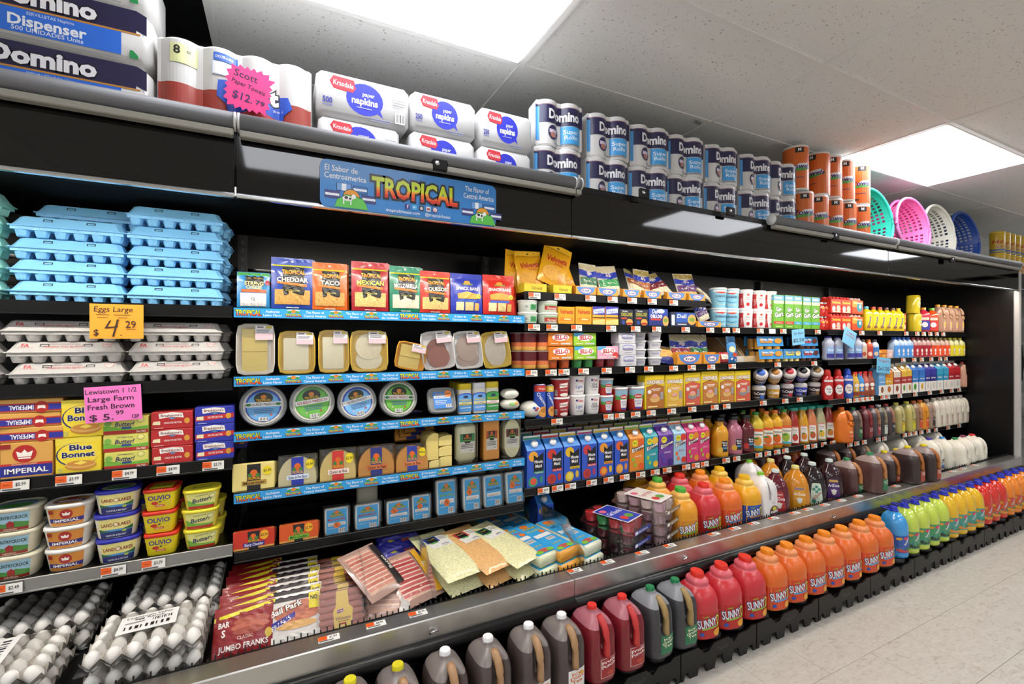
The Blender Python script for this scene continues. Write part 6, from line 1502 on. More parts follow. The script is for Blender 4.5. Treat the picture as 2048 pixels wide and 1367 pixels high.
# ---- C4
PIL = (lambda c: (lambda L: (lambda mb, p, cp: (L.body(mb, M('2448a8', .4, coat=.2)), art(p, [('R', 0, .8, 1, .98, c), ('T', 'Original', .5, .89, .05, 'f0e8e0', {'w': .4}), ('T', 'Crescents', .5, .56, .1, 'e8eef4', {'w': .9, 'a': -55}), ('E', .55, .2, .3, .16, 'd89a48'), ('E', .6, .24, .2, .07, 'b87830')], L, .11, .2), cp.tube([(0, 0, .199), (0, 0, .204)], .034, CHROME, 20),
        Kind('biscuit_tube', 'dough tube', .07, .204, .07, [('tube', mb.mesh('tube'), []), ('label', p.mesh('label'), []), ('end', cp.mesh('end'), [])]))[-1])(MB(), MB(), MB()))(Lathe([(.034, 0), (.035, .003), (.035, .197), (.034, .2)], n=22)))
put(PIL('c8342c'), 1068, 1090, 767, 2.04, CZ[3], 'blue crescent dough tube with a red top band', 'crescent dough tubes', mid=True, rz=.0)
put(PIL('d8b82c'), 1090, 1106, 768, 2.04, CZ[3], 'blue crescent dough tube with a yellow top band', 'crescent dough tubes', mid=True)
BSC = rtub(.105, .125, 'b0242c', [('G', [(.35, .52), (.85, .58), (.85, .84), (.35, .76)], 'eee8e4'), ('T', 'Breakstones', .6, .68, .11, '8a2430', {'w': .46}), ('T', 'SOUR CREAM', .6, .4, .09, 'f0e4e0', {'w': .42}), ('E', .65, .14, .28, .1, 'ece8e0'), ('B', .06, .1, .22, .4)], 'f0eeee', tr=.84)
DL = rtub(.105, .125, 'eceaea', [('R', .3, .76, .42, .86, '24247c'), ('T', 'Daisy', .62, .8, .13, 'c83a3c', {'w': .36, 'b': .02}), ('T', 'Light', .55, .48, .18, '5a7ab8', {'w': .46, 'sh': .3}), ('T', 'SOUR CREAM', .56, .22, .06, '3a3a44', {'w': .46})], 'f2f2f2', tr=.84)
DC = rtub(.105, .125, 'eceaea', [('R', .3, .76, .42, .86, '24247c'), ('T', 'Daisy', .62, .8, .13, 'c83a3c', {'w': .36, 'b': .02}), ('T', 'SOUR', .54, .56, .12, '34343c', {'w': .34}), ('T', 'CREAM', .54, .42, .12, '34343c', {'w': .46}), ('T', 'Pure & Natural', .54, .26, .05, '5a5a64', {'w': .4})], 'f2f2f2', tr=.84)
def galb(H): return rtub(.105, H, 'b8302a', [('R', 0, .6, 1, .97, '8ab8cc'), ('G', [(0, .52), (1, .52), (1, .7), (.5, .64), (0, .72)], '4a9a44'), ('E', .56, .66, .26, .1, 'c0242c'), ('T', 'Galbani', .56, .66, .09, 'f4ecec', {'w': .4, 'sh': .2}), ('G', [(.36, .16), (.8, .16), (.84, .54), (.32, .54)], 'e6e2e4'), ('T', 'RICOTTA', .58, .42, .09, '6a6ab0', {'w': .4}), ('T', 'CHEESE', .58, .31, .07, '6a6ab0', {'w': .3}), ('R', .4, .08, .78, .16, '4a4aa8')], 'f2f0f0', tr=.84)
GS, GB = galb(.105), galb(.13)
for (K, a, b, v0, h, n, t) in ((BSC, 1101, 1137, 0, .099, 2, 'red sour cream tub'), (DL, 1137, 1168, 0, .104, 2, 'white light sour cream tub'), (DC, 1168, 1197, 0, .104, 2, 'white sour cream tub with black lettering'), (GS, 1196, 1224, 0, .093, 2, 'small ricotta tub')):
    for q in range(n):
        Y = 2.06; w_ = XA(b, Y) - XA(a, Y)
        spawn(K, ((XA(a, Y) + XA(b, Y)) / 2, Y, CZ[3] + h * q), '%s, %s of two' % (t, ('lower', 'upper')[q]), 'sour cream and ricotta tubs', rz=-.25, sc=(w_ * .95 / K.W, w_ * .95 / K.W, h * .995 / K.H))
for k, (a, b) in enumerate(((1223, 1253), (1254, 1286))):
    w_ = XA(b, 2.06) - XA(a, 2.06); spawn(GB, ((XA(a, 2.06) + XA(b, 2.06)) / 2, 2.06, CZ[3]), 'large ricotta tub, %s of two' % ('left', 'right')[k], 'sour cream and ricotta tubs', rz=-.45 + (.3 if k == 0 else 0), sc=(w_ * .93 / GB.W, w_ * .9 / GB.W, 1.02))
def lunch(c1, c2, pic):
    return K_box('lunch_kit_box', 'lunch kit', .115, .2, .06, 'e0c41e', [('G', [(.05, .0), (.96, 0), (.96, .66), (.5, .74), (.05, .66)], c2), ('G', [(.07, .02), (.94, .02), (.94, .65), (.5, .725), (.07, .65)], c1), ('O', 'LUNCHABLES', .5, .8, .1, 'f2eee8', {'oc': '7a1c14', 'w': .86, 'b': .04, 'ob': .1}), ('R', .3, .58, .78, .61, 'ecd8c8'), ('R', .36, .54, .72, .565, 'dcc8b8'), ('E', .2, .52, .1, .06, 'e2e0e0'), ('E', .48, .3, .26, .1, pic), ('E', .48, .36, .2, .06, 'd8a05a'), ('E', .48, .4, .15, .05, 'dca0a0'), ('R', .74, .28, .9, .5, '9a98a0'), ('R', .1, .06, .6, .1, 'f0d890')], left=[('R', .1, .55, .9, .8, 'e8e4d8'), ('R', .1, .1, .9, .4, 'b89a1c')])
LK = [lunch('b06a2c', '8a4a1c', 'd8b070'), lunch('dcae4a', 'b8862c', 'e0c060'), lunch('cc5a48', 'a83a34', '8a8a90'), lunch('c07a3c', '5a2418', 'd8b070')]
for k, (a, b, v, q) in enumerate(((1290, 1330, 750, 0), (1331, 1367, 749, 1), (1368, 1402, 745, 2), (1403, 1437, 742, 3), (1438, 1470, 742, 3), (1470, 1502, 741, 2))):
    put(LK[q], a, b, v, YC, CZ[3], 'yellow topped lunch kit box, %s from the left, front row' % ORD[k], 'yellow lunch kit boxes')
    put(LK[q], a - 2, b - 2, v, YC + .075, CZ[3], 'yellow topped lunch kit box, %s from the left, second row' % ORD[k], 'yellow lunch kit boxes')
def yoc(c, c2, tc='f0f0f4'):
    L = Lathe([(.036, 0), (.038, .003), (.044, .062), (.046, .066)], n=22)
    mb = MB(); L.body(mb, M('e6e2e4', .4)); p = MB(); art(p, [('R', .0, .05, 1, .98, c), ('T', 'YoCrunch', .5, .62, .3, tc, {'w': .8, 'b': .03}), ('E', .68, .26, .16, .2, c2), ('R', .15, .16, .5, .24, 'd8c8c8')], L, .11, .062)
    d = MB(); Lathe([(.046, .066), (.045, .082), (.038, .09), (.03, .092)], n=22).body(d, M('c9c4c4', .12, coat=.5))
    t = MB(); t.tube([(0, 0, .0905), (0, 0, .094)], .026, M(c2, .5, grain=.2, gscale=80), 16)
    return Kind('yogurt_cup', 'yogurt cup', .092, .094, .092, [('cup', mb.mesh('cup'), []), ('label', p.mesh('label'), []), ('dome_lid', d.mesh('dome_lid'), []), ('topping', t.mesh('topping'), [])])
YK = [yoc('2c2028', '3a6ac8'), yoc('dca42c', 'b87a34'), yoc('34202c', 'c03040'), yoc('3040b4', '1c1c24'), yoc('3a1c24', '8a6a3c')]
for k in range(5):
    u = (1518, 1546, 1574, 1601, 1628)[k]
    for q in range(2):
        o = spawn(YK[k], (XA(u, 2.06) - .004, 2.06, CZ[3] + (.0 if q == 0 else .095)), '%s yogurt cup with candy topping, %s from the left' % (('lower', 'upper upturned')[q], ORD[k]), 'yogurt cups with toppings', rz=-.8, sc=(.97, .97, 1))
        if q: o.rotation_euler = (.9, 0, -.8); o.location[2] = CZ[3] + .125; o.location[1] = 2.055
# ---- C5 juice cartons
def gable(front, panel, topc, gc, capc='eeeef0', sidec=None):
    W, H, D = .095, .235, .095; hb = H * .74
    b = MB(); m = M(panel, .4, coat=.2); ms = M(sidec or panel, .4, coat=.2); mt = M(topc, .4, coat=.2)
    w_, d_ = W / 2, D / 2
    V = [(-w_, -d_, 0), (w_, -d_, 0), (w_, d_, 0), (-w_, d_, 0), (-w_, -d_, hb), (w_, -d_, hb), (w_, d_, hb), (-w_, d_, hb), (-w_ + .003, -.003, H * .92), (w_ - .003, -.003, H * .92), (w_ - .003, .003, H * .92), (-w_ + .003, .003, H * .92)]
    b.add(V, [(0, 1, 5, 4), (2, 3, 7, 6), (3, 2, 1, 0)], m); b.add(V, [(1, 2, 6, 5), (3, 0, 4, 7)], ms)
    b.add(V, [(4, 5, 9, 8), (6, 7, 11, 10)], mt); b.add(V, [(5, 6, 10, 9), (7, 4, 8, 11)], ms)
    g = MB(); g.box(-w_ + .002, w_ - .002, -.003, .003, H * .915, H, M('e6e4dc', .45)); g.box(-w_ + .003, w_ - .003, -.0036, .0036, H * .925, H * .965, M(gc, .45))
    c = MB(); n = Vector((0, -(H * .92 - hb), d_ - .003)).normalized(); c0 = Vector((0, -d_ * .52, hb + (H * .92 - hb) * .48)); c.tube([c0, c0 + n * .016], .0165, M(capc, .35), 18)
    p = MB(); art(p, front, Flat(D), W, hb)
    return Kind('juice_carton', 'juice carton', W, H, D, [('carton', b.mesh('carton'), []), ('label', p.mesh('label'), []), ('gable_fin', g.mesh('gable_fin'), []), ('cap', c.mesh('cap'), [])])
def mm(fl, bc, arcc, gc, fruit):
    return gable([('E', .34, .84, .26, .14, arcc), ('G', [(.36, .42), (.92, .42), (.92, .93), (.72, .86), (.56, .8), (.36, .88)], '121218'), ('T', 'Minute', .64, .69, .085, 'f2f2f4', {'w': .46, 'b': .02}), ('T', 'Maid', .64, .57, .085, 'f2f2f4', {'w': .36, 'b': .02}), ('R', .36, .36, .94, .43, bc), ('T', fl, .65, .395, .04, '2a1c1c' if bc in ('e0c02c', 'e09a2c', 'e27a2c') else 'f2e8e8', {'w': .44}), ('E', .32, .16, .26, .14, fruit), ('E', .34, .17, .17, .09, {'d8b82c': 'e8d85a', 'c03a30': 'a82c2c', 'd8602c': 'e8a02c', 'e2963a': 'e8b04a', '3a9a6a': 'e0503a'}.get(fruit, 'e8c04a')), ('E', .78, .2, .1, .1, gc)], '2a56c4', '3f8adc', gc, sidec='24489c')
def wl(c, c2, fl, tc, fr):
    return gable([('E', .78, .86, .24, .12, fr), ('E', .36, .85, .2, .1, 'e2dc2c'), ('T', 'REAL', .36, .86, .05, '1c3a1c', {'w': .24}), ('G', [(.12, .56), (.5, .62), (.98, .72), (.98, .8), (.5, .72), (.12, .72)], '141416'), ('G', [(.14, .57), (.5, .63), (.97, .73), (.97, .79), (.5, .7), (.14, .7)], 'f0eeec'), ('T', "Welch's", .56, .67, .1, '141418', {'w': .74, 'a': 9, 'b': .02}), ('T', fl, .58, .45, .05, tc, {'w': .46}), ('E', .22, .36, .1, .07, c2), ('E', .8, .14, .2, .1, fr), ('E', .35, .2, .1, .06, c2)], c, c, c2, sidec=c)
MMK = [mm('Tropical Punch', '1f8a74', 'e8a838', '2a8a7c', '3a9a6a'), mm('Fruit Punch', 'c8302c', 'cc3a2c', 'b83430', 'c03a30'), mm('Lemonade', 'e0c02c', 'e6b81f', 'd8b43a', 'd8b82c'), mm('Berry Punch', 'c8344c', 'c8343c', 'a83a6c', 'c03a30'), mm('Mango Punch', 'e09a2c', 'e09a2c', 'd8b82c', 'd8602c'), mm('Peach Punch', 'e27a2c', 'd8602c', 'd08a4c', 'e2963a')]
WLK = [wl('e08a2a', '8ab83a', 'MANGO TWIST', 'f6ecd8', 'e2602c'), wl('28a0b0', '9ac83a', 'ISLAND BREEZE', 'e4f4f4', 'e8c03a'), wl('6a3aa0', '4a4ab8', 'CONCORD GRAPE', 'ece0f4', '3a2a8a'), wl('9ac4e0', 'e06a2c', 'ZERO SUGAR', 'c03a5c', 'd83a2c'), wl('d0387c', '9ab83a', 'PASSION FRUIT', 'f6dce8', 'e08a2c'), wl('d0387c', '9ab83a', 'PASSION FRUIT', 'f6dce8', 'e08a2c')]
MS = [(1054, 1091), (1092, 1127), (1128, 1162), (1164, 1195), (1197, 1228), (1230, 1258), (1260, 1289), (1290, 1317), (1318, 1347), (1348, 1373), (1374, 1398), (1398, 1420)]
for k, (a, b) in enumerate(MS):
    K = (MMK + WLK)[k]; v = 869 - (869 - 834) * k / 11 - 0
    Y = 2.006
    x0, x1 = XA(a, Y), XA(b, Y)
    for q in range(3):
        spawn(K, ((x0 + x1) / 2 + .006 * q, Y + .05 + .099 * q, CZ[4]), '%s, %s from the left, %s row' % (('blue juice carton with a black block' if k < 6 else 'bright juice carton with a white ribbon'), ORD[k], ('front', 'second', 'rear')[q]), 'gable top juice cartons', sc=((x1 - x0) * .96 / K.W, 1, 1.05))
spawn(MMK[2], (XA(1090, 2.1), 2.14, DK), 'blue lemonade carton standing in the dark behind the cheese slabs', 'gable top juice cartons')
# ================================================================== bottles and jugs
def at_cap(u, v, z): return (CAMZ - z) * F * (CT - ST * (u - 1024.0) / F) / (v - 683.5)
def K_bottle(name, cat, W, H, prof, base, items, lz, cap, p=2.4, ry=1.0, top=None, n=26, capname='cap', rib=None, matfn=None, rough=.12):
    P = [(r * W / 2, z * H) for r, z in prof]
    L = Lathe(P, 1.0, ry, p, n, rib)
    mb = MB(); L.body(mb, M(base, rough, coat=.4), matfn=matfn)
    parts = [('bottle', mb.mesh('bottle'), [])]
    if items:
        hh = (lz[1] - lz[0]) * H
        class S_:
            sub = (14, 4)
            def __call__(s, a, t, l): return L(a, t + lz[0] * H, l)
        pr = MB(); art(pr, items, S_(), W * 1.25, hh, .0008); parts.append(('label', pr.mesh('label'), []))
    if cap:
        r, h, c = cap; parts.append((capname, cap_mesh(r, H - h, h, c), []))
    return Kind(name, cat, W, H, W * ry, parts)
RND = [(.9, 0), (1, .03), (1, .08), (.97, .2), (.97, .45), (1, .5), (1, .62), (.8, .74), (.5, .8), (.46, .84), (.46, .93), (.46, .95)]
PET = [(.92, 0), (1, .02), (1, .66), (.93, .74), (.6, .84), (.4, .88), (.38, .93), (.38, .95)]
def mmr(c, fr): return K_bottle('juice_bottle', 'juice bottle', .115, .235, RND, c, [('R', .52, .1, .82, .85, '14141a'), ('T', 'Minute', .67, .72, .13, 'eeeef2', {'w': .24}), ('T', 'Maid', .67, .56, .13, 'eeeef2', {'w': .18}), ('R', .56, .3, .78, .42, '5a90c8'), ('E', .45, .25, .12, .2, fr)], (.1, .48), (.034, .022, '16181c'))
def trp(c, capc, f): return K_bottle('juice_bottle', 'juice bottle', .095, .245, PET, c, [('R', .22, .0, .78, 1, 'ece8e0'), ('R', .22, .86, .78, 1, 'e0582c'), ('T', 'Tropicana', .5, .72, .1, '1f4a2c', {'w': .5, 'b': .02}), ('E', .5, .36, .2, .24, f), ('E', .4, .5, .14, .05, '3f8a3a'), ('R', .22, .0, .78, .12, '4ab0c8' if capc == '2f8a3c' else f)], (.08, .58), (.021, .018, capc), p=3.2)
def smp(c, f): return K_bottle('juice_bottle', 'juice bottle', .095, .25, [(.9, 0), (1, .02), (.98, .3), (.86, .55), (.7, .72), (.52, .82), (.48, .86), (.48, .94)], c, [('R', .3, .0, .7, 1, 'ece6e2'), ('R', .3, .93, .7, 1, 'd8806a'), ('T', 'Simply', .5, .8, .1, '5a5a4a', {'w': .3, 'sh': .2}), ('R', .38, .66, .62, .68, '8a8a7a'), ('E', .5, .34, .16, .22, f), ('E', .44, .5, .08, .06, '4a8a3a')], (.06, .5), (.035, .02, '1f9a86'), p=3.0)
for k, (u, K, t) in enumerate(((1438, mmr('d89a1c', 'd8b03a'), 'amber lemonade'), (1466, mmr('b06a80', 'd8a83a'), 'pink lemonade'), (1490, mmr('5a0f1c', 'c02c30'), 'dark red punch'),
        (1511, trp('d0b838', '2f8a3c', 'e0a03a'), 'pale yellow juice'), (1531, trp('e0a81c', 'e8782a', 'dc6a1c'), 'orange juice with an orange label'), (1549, trp('e0a81c', 'e8782a', 'd8601c'), 'orange juice with a blue topped label'), (1567, trp('c8842c', '2f8a3c', '9ab83a'), 'amber apple juice'),
        (1585, smp('a02c24', 'c83a34'), 'red juice with a teal cap'), (1603, smp('d0981c', 'd8802c'), 'golden juice with a teal cap'), (1620, smp('cc7a4c', 'c05a2c'), 'peach juice with a teal cap'), (1638, smp('b8b48a', 'd8b83a'), 'cloudy lemon juice with a teal cap'), (1655, smp('9a2a20', 'c87a2c'), 'dark red juice with a teal cap'))):
    for q in range(2):
        Y = 2.055 + .105 * q
        spawn(K, (XA(u, 2.055) + .01 * q, Y, CZ[4]), 'bottle of %s, %s row' % (t, ('front', 'rear')[q]), 'upright juice bottles', rz=-.62, sc=(.93, .93, 1.03))
JUGP = [(.86, 0), (.96, .02), (1, .06), (1, .2), (1, .3), (1, .38), (1, .46), (1, .54), (1, .6), (.99, .66), (.95, .72), (.87, .78), (.74, .835), (.56, .875), (.36, .905), (.27, .92), (.25, .95)]
def jug(c, up, hc, capc, items, W=.15, H=.262, fill=.77, th0=-1.42, name='drink_jug', cat='jug', low=.4, p=3.4, ry=1.32):
    def rib(th, z):
        d = (th - th0 + pi) % (2 * pi) - pi
        zz = z / H
        if not (low < zz < .9): return 1
        e = min(1, (zz - low) / .08) * min(1, (.9 - zz) / .1)
        return 1 - .5 * math.exp(-(d / .42) ** 4) * e
    P = [(r * W / 2 * .93, z * H) for r, z in JUGP]
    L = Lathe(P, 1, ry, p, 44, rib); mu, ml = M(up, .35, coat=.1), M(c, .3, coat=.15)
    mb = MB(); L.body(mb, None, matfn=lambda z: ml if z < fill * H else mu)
    cx, sx = cos(th0), sin(th0); k0 = (abs(cx) ** p + abs(sx) ** p) ** (-1 / p)
    zs = (low - .02, low + .04, low + .12, .6, .68, .75, .81, .855, .885)
    hb = MB()
    hb.tube([(cx * (L.rad(z * H) * k0 - .007), ry * sx * (L.rad(z * H) * k0 - .007), z * H) for z in zs], [.014, .0135, .013, .013, .013, .013, .0135, .014, .012], M(hc, .35), 10, flat=1.15)
    parts = [('jug', mb.mesh('jug'), []), ('handle', hb.mesh('handle'), []), ('cap', cap_mesh(.0195, H * .935, H * .065, capc), [])]
    if items:
        class S_:
            sub = (14, 3)
            def __call__(s, a, t, l):
                th = th0 + a / (W / 2); return L.pt(th, L.rad(t + .1 * H) + l, t + .1 * H)
        pr = MB(); art(pr, items, S_(), W * .52, H * .28, .0008); parts.append(('label', pr.mesh('label'), []))
    return Kind(name, cat, W, H, W * ry, parts)
def lb(bg, bd, lines, tc, extra=()):
    it = [('R', 0, 0, 1, 1, bd), ('R', .04, .03, .96, .97, bg)]
    n = len(lines)
    for i, t in enumerate(lines): it.append(('T', t, .5, .82 - .2 * i, .16, tc, {'w': min(.85, .2 * len(t)), 'a': 8, 'b': .02}))
    return it + list(extra)
TEA = ('4e4240', '7a706c', 'a8825c')  # paler upper tone: empty top plus dome highlights put into the colour
FP = jug('7c1c28', 'a8606c', 'c03434', 'dc2c22', lb('9a1c24', 'd8b0a8', ['Fruit', 'Punch'], 'f2e8e4', [('E', .6, .22, .2, .12, 'b8402c')]))
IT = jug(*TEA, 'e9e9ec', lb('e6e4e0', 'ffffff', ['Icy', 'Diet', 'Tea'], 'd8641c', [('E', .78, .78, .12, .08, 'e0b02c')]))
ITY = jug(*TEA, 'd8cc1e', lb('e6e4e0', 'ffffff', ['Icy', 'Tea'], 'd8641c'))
GT = jug('3c3c40', '84868c', 'a08454', '127a48', lb('137048', '2a8a5c', ['Icy', 'Green', 'Tea'], 'e6e6c8'))
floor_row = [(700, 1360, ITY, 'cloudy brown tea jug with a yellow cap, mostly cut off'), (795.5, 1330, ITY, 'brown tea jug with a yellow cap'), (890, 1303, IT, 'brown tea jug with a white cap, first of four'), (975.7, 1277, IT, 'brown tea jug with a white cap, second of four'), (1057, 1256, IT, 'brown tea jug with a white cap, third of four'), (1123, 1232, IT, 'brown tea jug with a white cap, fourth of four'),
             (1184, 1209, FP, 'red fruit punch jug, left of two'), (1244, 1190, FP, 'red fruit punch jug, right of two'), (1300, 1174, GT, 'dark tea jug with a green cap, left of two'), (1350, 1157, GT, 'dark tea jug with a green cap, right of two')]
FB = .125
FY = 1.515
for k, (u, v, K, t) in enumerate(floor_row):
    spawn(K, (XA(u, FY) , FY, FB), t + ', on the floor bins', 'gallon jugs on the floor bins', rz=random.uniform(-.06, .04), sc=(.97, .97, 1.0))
SUN = [(.88, 0), (.97, .02), (1, .05), (1, .44), (.985, .46), (1, .5), (.99, .58), (.93, .66), (.8, .735), (.62, .785), (.545, .8), (.545, .82), (.56, .85), (.53, .885), (.42, .91), (.36, .92)]
def sunny(c, up, lc, capc, s2='58a0d8'):
    W, H = .158, .268
    def rib(th, z):
        zz = z / H
        if .48 < zz < .75:
            d = (th - .55 + pi) % (2 * pi) - pi
            return 1 + .06 * math.exp(-(d / .4) ** 2) - .07 * math.exp(-((d + .75) / .28) ** 2)
        return 1
    L = Lathe([(r * W / 2, z * H) for r, z in SUN], 1, .9, 2.8, 40, rib)
    mu, ml = M(up, .35, coat=.1), M(c, .32, coat=.12)
    mb = MB(); L.body(mb, None, matfn=lambda z: ml if z < .78 * H else mu)
    class S_:
        sub = (22, 1)
        def __call__(s, a, t, l): return L(a, t + .05 * H, l)
    p = MB(); art(p, [('R', 0.02, 0, .98, 1, lc), ('T', 'tangy', .46, .88, .07, '9ad03a', {'w': .06, 'a': 6}), ('O', 'SUNNY', .475, .6, .34, 'f2f4f8', {'oc': '14286a', 'w': .185, 'b': .02, 'ob': .07, 'a': 8}), ('O', 'D', .592, .67, .42, 'e6d02c', {'oc': '14286a', 'w': .04, 'b': .03, 'ob': .08, 'a': 8}), ('G', [(.42, .33), (.6, .4), (.6, .47), (.42, .4)], s2), ('E', .58, .18, .045, .16, 'e8a02c'), ('E', .42, .16, .02, .08, '2a50a8')], S_(), 2 * pi * W / 2 * .97, .39 * H, .0008)
    h = MB(); h.tube([(.03, .028, .875 * H), (.05, .042, .86 * H), (.064, .052, .8 * H), (.068, .054, .7 * H), (.062, .05, .6 * H)], [.01, .0125, .013, .0125, .012], mu, 10)
    return Kind('juice_jug', 'jug', W, H, W * .9, [('jug', mb.mesh('jug'), []), ('label', p.mesh('label'), []), ('handle', h.mesh('handle'), []), ('cap', cap_mesh(.0275, .915 * H, .085 * H, capc), [])])
SR = sunny('c83038', 'd8606c', 'b8201c', 'dc2c1e', '8ab83a'); SO = sunny('e06a22', 'e8925a', 'd8461c', 'ee8a12'); SY = sunny('e0981c', 'e8b458', 'd8861c', '4aa834', '8ac03a'); SG = sunny('e6a81c', 'e8c050', '2a50b0', 'e6b814', 'e08a2c')
for k, (u, v) in enumerate(((1394, 1135), (1442, 1118), (1490, 1105), (1534, 1092), (1573, 1080), (1611, 1066), (1648, 1054), (1682.6, 1044), (1718, 1035), (1749, 1025))):
    spawn(SR if k < 3 else SO, (XA(u, FY), FY, FB), ('red citrus punch jug, %s of three' % ORD[k] if k < 3 else 'orange citrus punch jug with an orange cap, %s of seven' % ORD[k - 3]) + ' on the floor bins', 'citrus punch jugs on the floor bins', rz=-.16 + random.uniform(-.04, .04), sc=(.97, 1.2, 1.0))
TAM = [(.9, 0), (.98, .02), (1, .05), (1, .12), (.98, .3), (.98, .42), (1, .46), (1, .52), (.98, .6), (.94, .66), (.86, .74), (.72, .81), (.52, .87), (.3, .905), (.26, .92), (.26, .94)]
def tamp(c, lc, f):
    W, H = .132, .292
    L = Lathe([(r * W / 2, z * H) for r, z in TAM], 1, 1.12, 2.5, 44, lambda th, z: 1 + (.022 * sin(th * 11 + z * 28) * min(1, max(0, (z / H - .5) * 6)) if z < .88 * H else 0))
    mb = MB(); L.body(mb, M(c, .14, coat=.5))
    class S_:
        sub = (20, 1)
        def __call__(s, a, t, l): return L(a, t + .11 * H, l)
    p = MB(); art(p, [('R', .1, 0, .9, 1, lc), ('E', .5, .18, .13, .12, f), ('E', .4, .4, .14, .16, '2a7a9c'), ('R', .1, .3, .9, .42, '58b0b8'), ('G', [(.46, .62), (.56, .7), (.56, .9), (.5, .95), (.45, .8)], 'd83a5c'), ('O', 'Tampico', .52, .66, .13, 'f0f0f4', {'oc': '2a2a80', 'w': .13, 'b': .03, 'ob': .09, 'a': 55}), ('E', .41, .82, .04, .08, 'e0a82c'), ('E', .58, .25, .08, .08, '3f7a34')], S_(), 2 * pi * W / 2, .36 * H, .0008)
    cp = cap_mesh(.021, H * .935, H * .065, '2a34b8')
    rg = MB(); m = M('2a34b8', .35)
    rg.tube([(.024 * cos(a * pi / 8), .024 * sin(a * pi / 8), H * .925) for a in range(17)], .004, m, 6, False)
    rg.tube([(-.024, 0, H * .925), (-.04, .012, H * .94), (-.052, .03, H * .955), (-.045, .05, H * .95), (-.02, .06, H * .94), (.0, .05, H * .935), (.01, .024, H * .925)], .0035, m, 6)
    return Kind('punch_bottle', 'bottle', W, H, W * 1.12, [('bottle', mb.mesh('bottle'), []), ('label', p.mesh('label'), []), ('cap', cp, []), ('carry_strap', rg.mesh('carry_strap'), [])])
TB, TLm, TYl, TRd, TOr = tamp('3a9ae0', '2c5ab0', 'c8443c'), tamp('c4d850', '4a9a6a', '2c3a2c'), tamp('e6b414', '4a9a8a', 'e08a2c'), tamp('d42c1c', 'c8501c', 'e0a03a'), tamp('ec8414', 'cc5a1c', 'd8b02c')
TC = [(1787, TB, 'bright blue', 0, 1)] + [(u, TLm, 'lime green', i, 4) for i, u in enumerate((1808.5, 1828, 1849, 1868.6))] + [(u, TYl, 'yellow', i, 4) for i, u in enumerate((1887.5, 1908.6, 1925, 1941.6))] + [(u, TRd, 'red', i, 3) for i, u in enumerate((1957, 1972, 1987))] + [(u, TOr, 'orange', i, 4) for i, u in enumerate((2003, 2016.5, 2030, 2043))]
xs = XA(1787, FY)
for k, (u, K, t, i, n) in enumerate(TC):
    spawn(K, (XA(1787, FY) + (XA(1987, FY) - XA(1787, FY)) * k / 11, FY, FB), '%s punch bottle with a blue cap%s, on the floor bins' % (t, ', %s of %s' % (ORD[i], {3: 'three', 4: 'four'}[n]) if n > 1 else ''), 'punch bottles on the floor bins', rz=-.3, sc=(.88, 1.0, 1))
# ---- bins under the row
def bin_kind():
    W, H, D = .476, .12, .235; m = M('0b0b0c', .42, spec=.35)
    t = .008
    top = [(0, .118), (.1, .118), (.135, .085), (.165, .085), (.195, .112), (.29, .112), (.325, .08), (.355, .105), (.42, .105), (.44, .118), (.476, .118)]
    bot = [(.476, 0), (.455, 0), (.45, .03), (.42, .03), (.41, 0), (.365, 0), (.355, .045), (.32, .045), (.31, 0), (.262, 0), (.25, .05), (.21, .05), (.2, 0), (.15, 0), (.14, .04), (.105, .04), (.095, 0), (.05, 0), (.04, .03), (.02, .03), (.015, 0), (0, 0)]
    pts = [(x - W / 2, z) for x, z in bot[::-1] + top[::-1]]
    mk = lambda y: (lambda b: (b.prism(pts, y, y + t, m), b.mesh('side_wall'))[1])(MB())
    e = MB(); e.cbox(-W / 2, -W / 2 + t, -D / 2 + t, D / 2 - t, 0, .11, .002, m); e.cbox(W / 2 - t, W / 2, -D / 2 + t, D / 2 - t, 0, .11, .002, m)
    fl = MB(); fl.box(-W / 2 + t, W / 2 - t, -D / 2 + t, D / 2 - t, .085, .094, m)
    for k in range(3):
        for j in range(2): fl.tube([(-.15 + .15 * k, -.055 + .11 * j, .094), (-.15 + .15 * k, -.055 + .11 * j, .1245)], .05, m, 16)
    p = MB(); art(p, [('T', 'Pepsi', .52, .66, .16, '2a2b2e', {'w': .14, 'sh': .3, 'b': .02})], Flat(D), W, H)
    return Kind('bottle_bin', 'bin', W, H, D, [('front_wall', mk(-D / 2), []), ('back_wall', mk(D / 2 - t), []), ('end_walls', e.mesh('end_walls'), []), ('floor_plate', fl.mesh('floor_plate'), []), ('script_mark', p.mesh('script_mark'), [])])
BIN = bin_kind()
for k in range(11):
    spawn(BIN, (.3 + .482 * k - .0, 1.545, 0), 'black plastic bottle bin on the floor, %s from the left' % ORD[k], 'black bottle bins in a row', sc=(1, 1, 1))

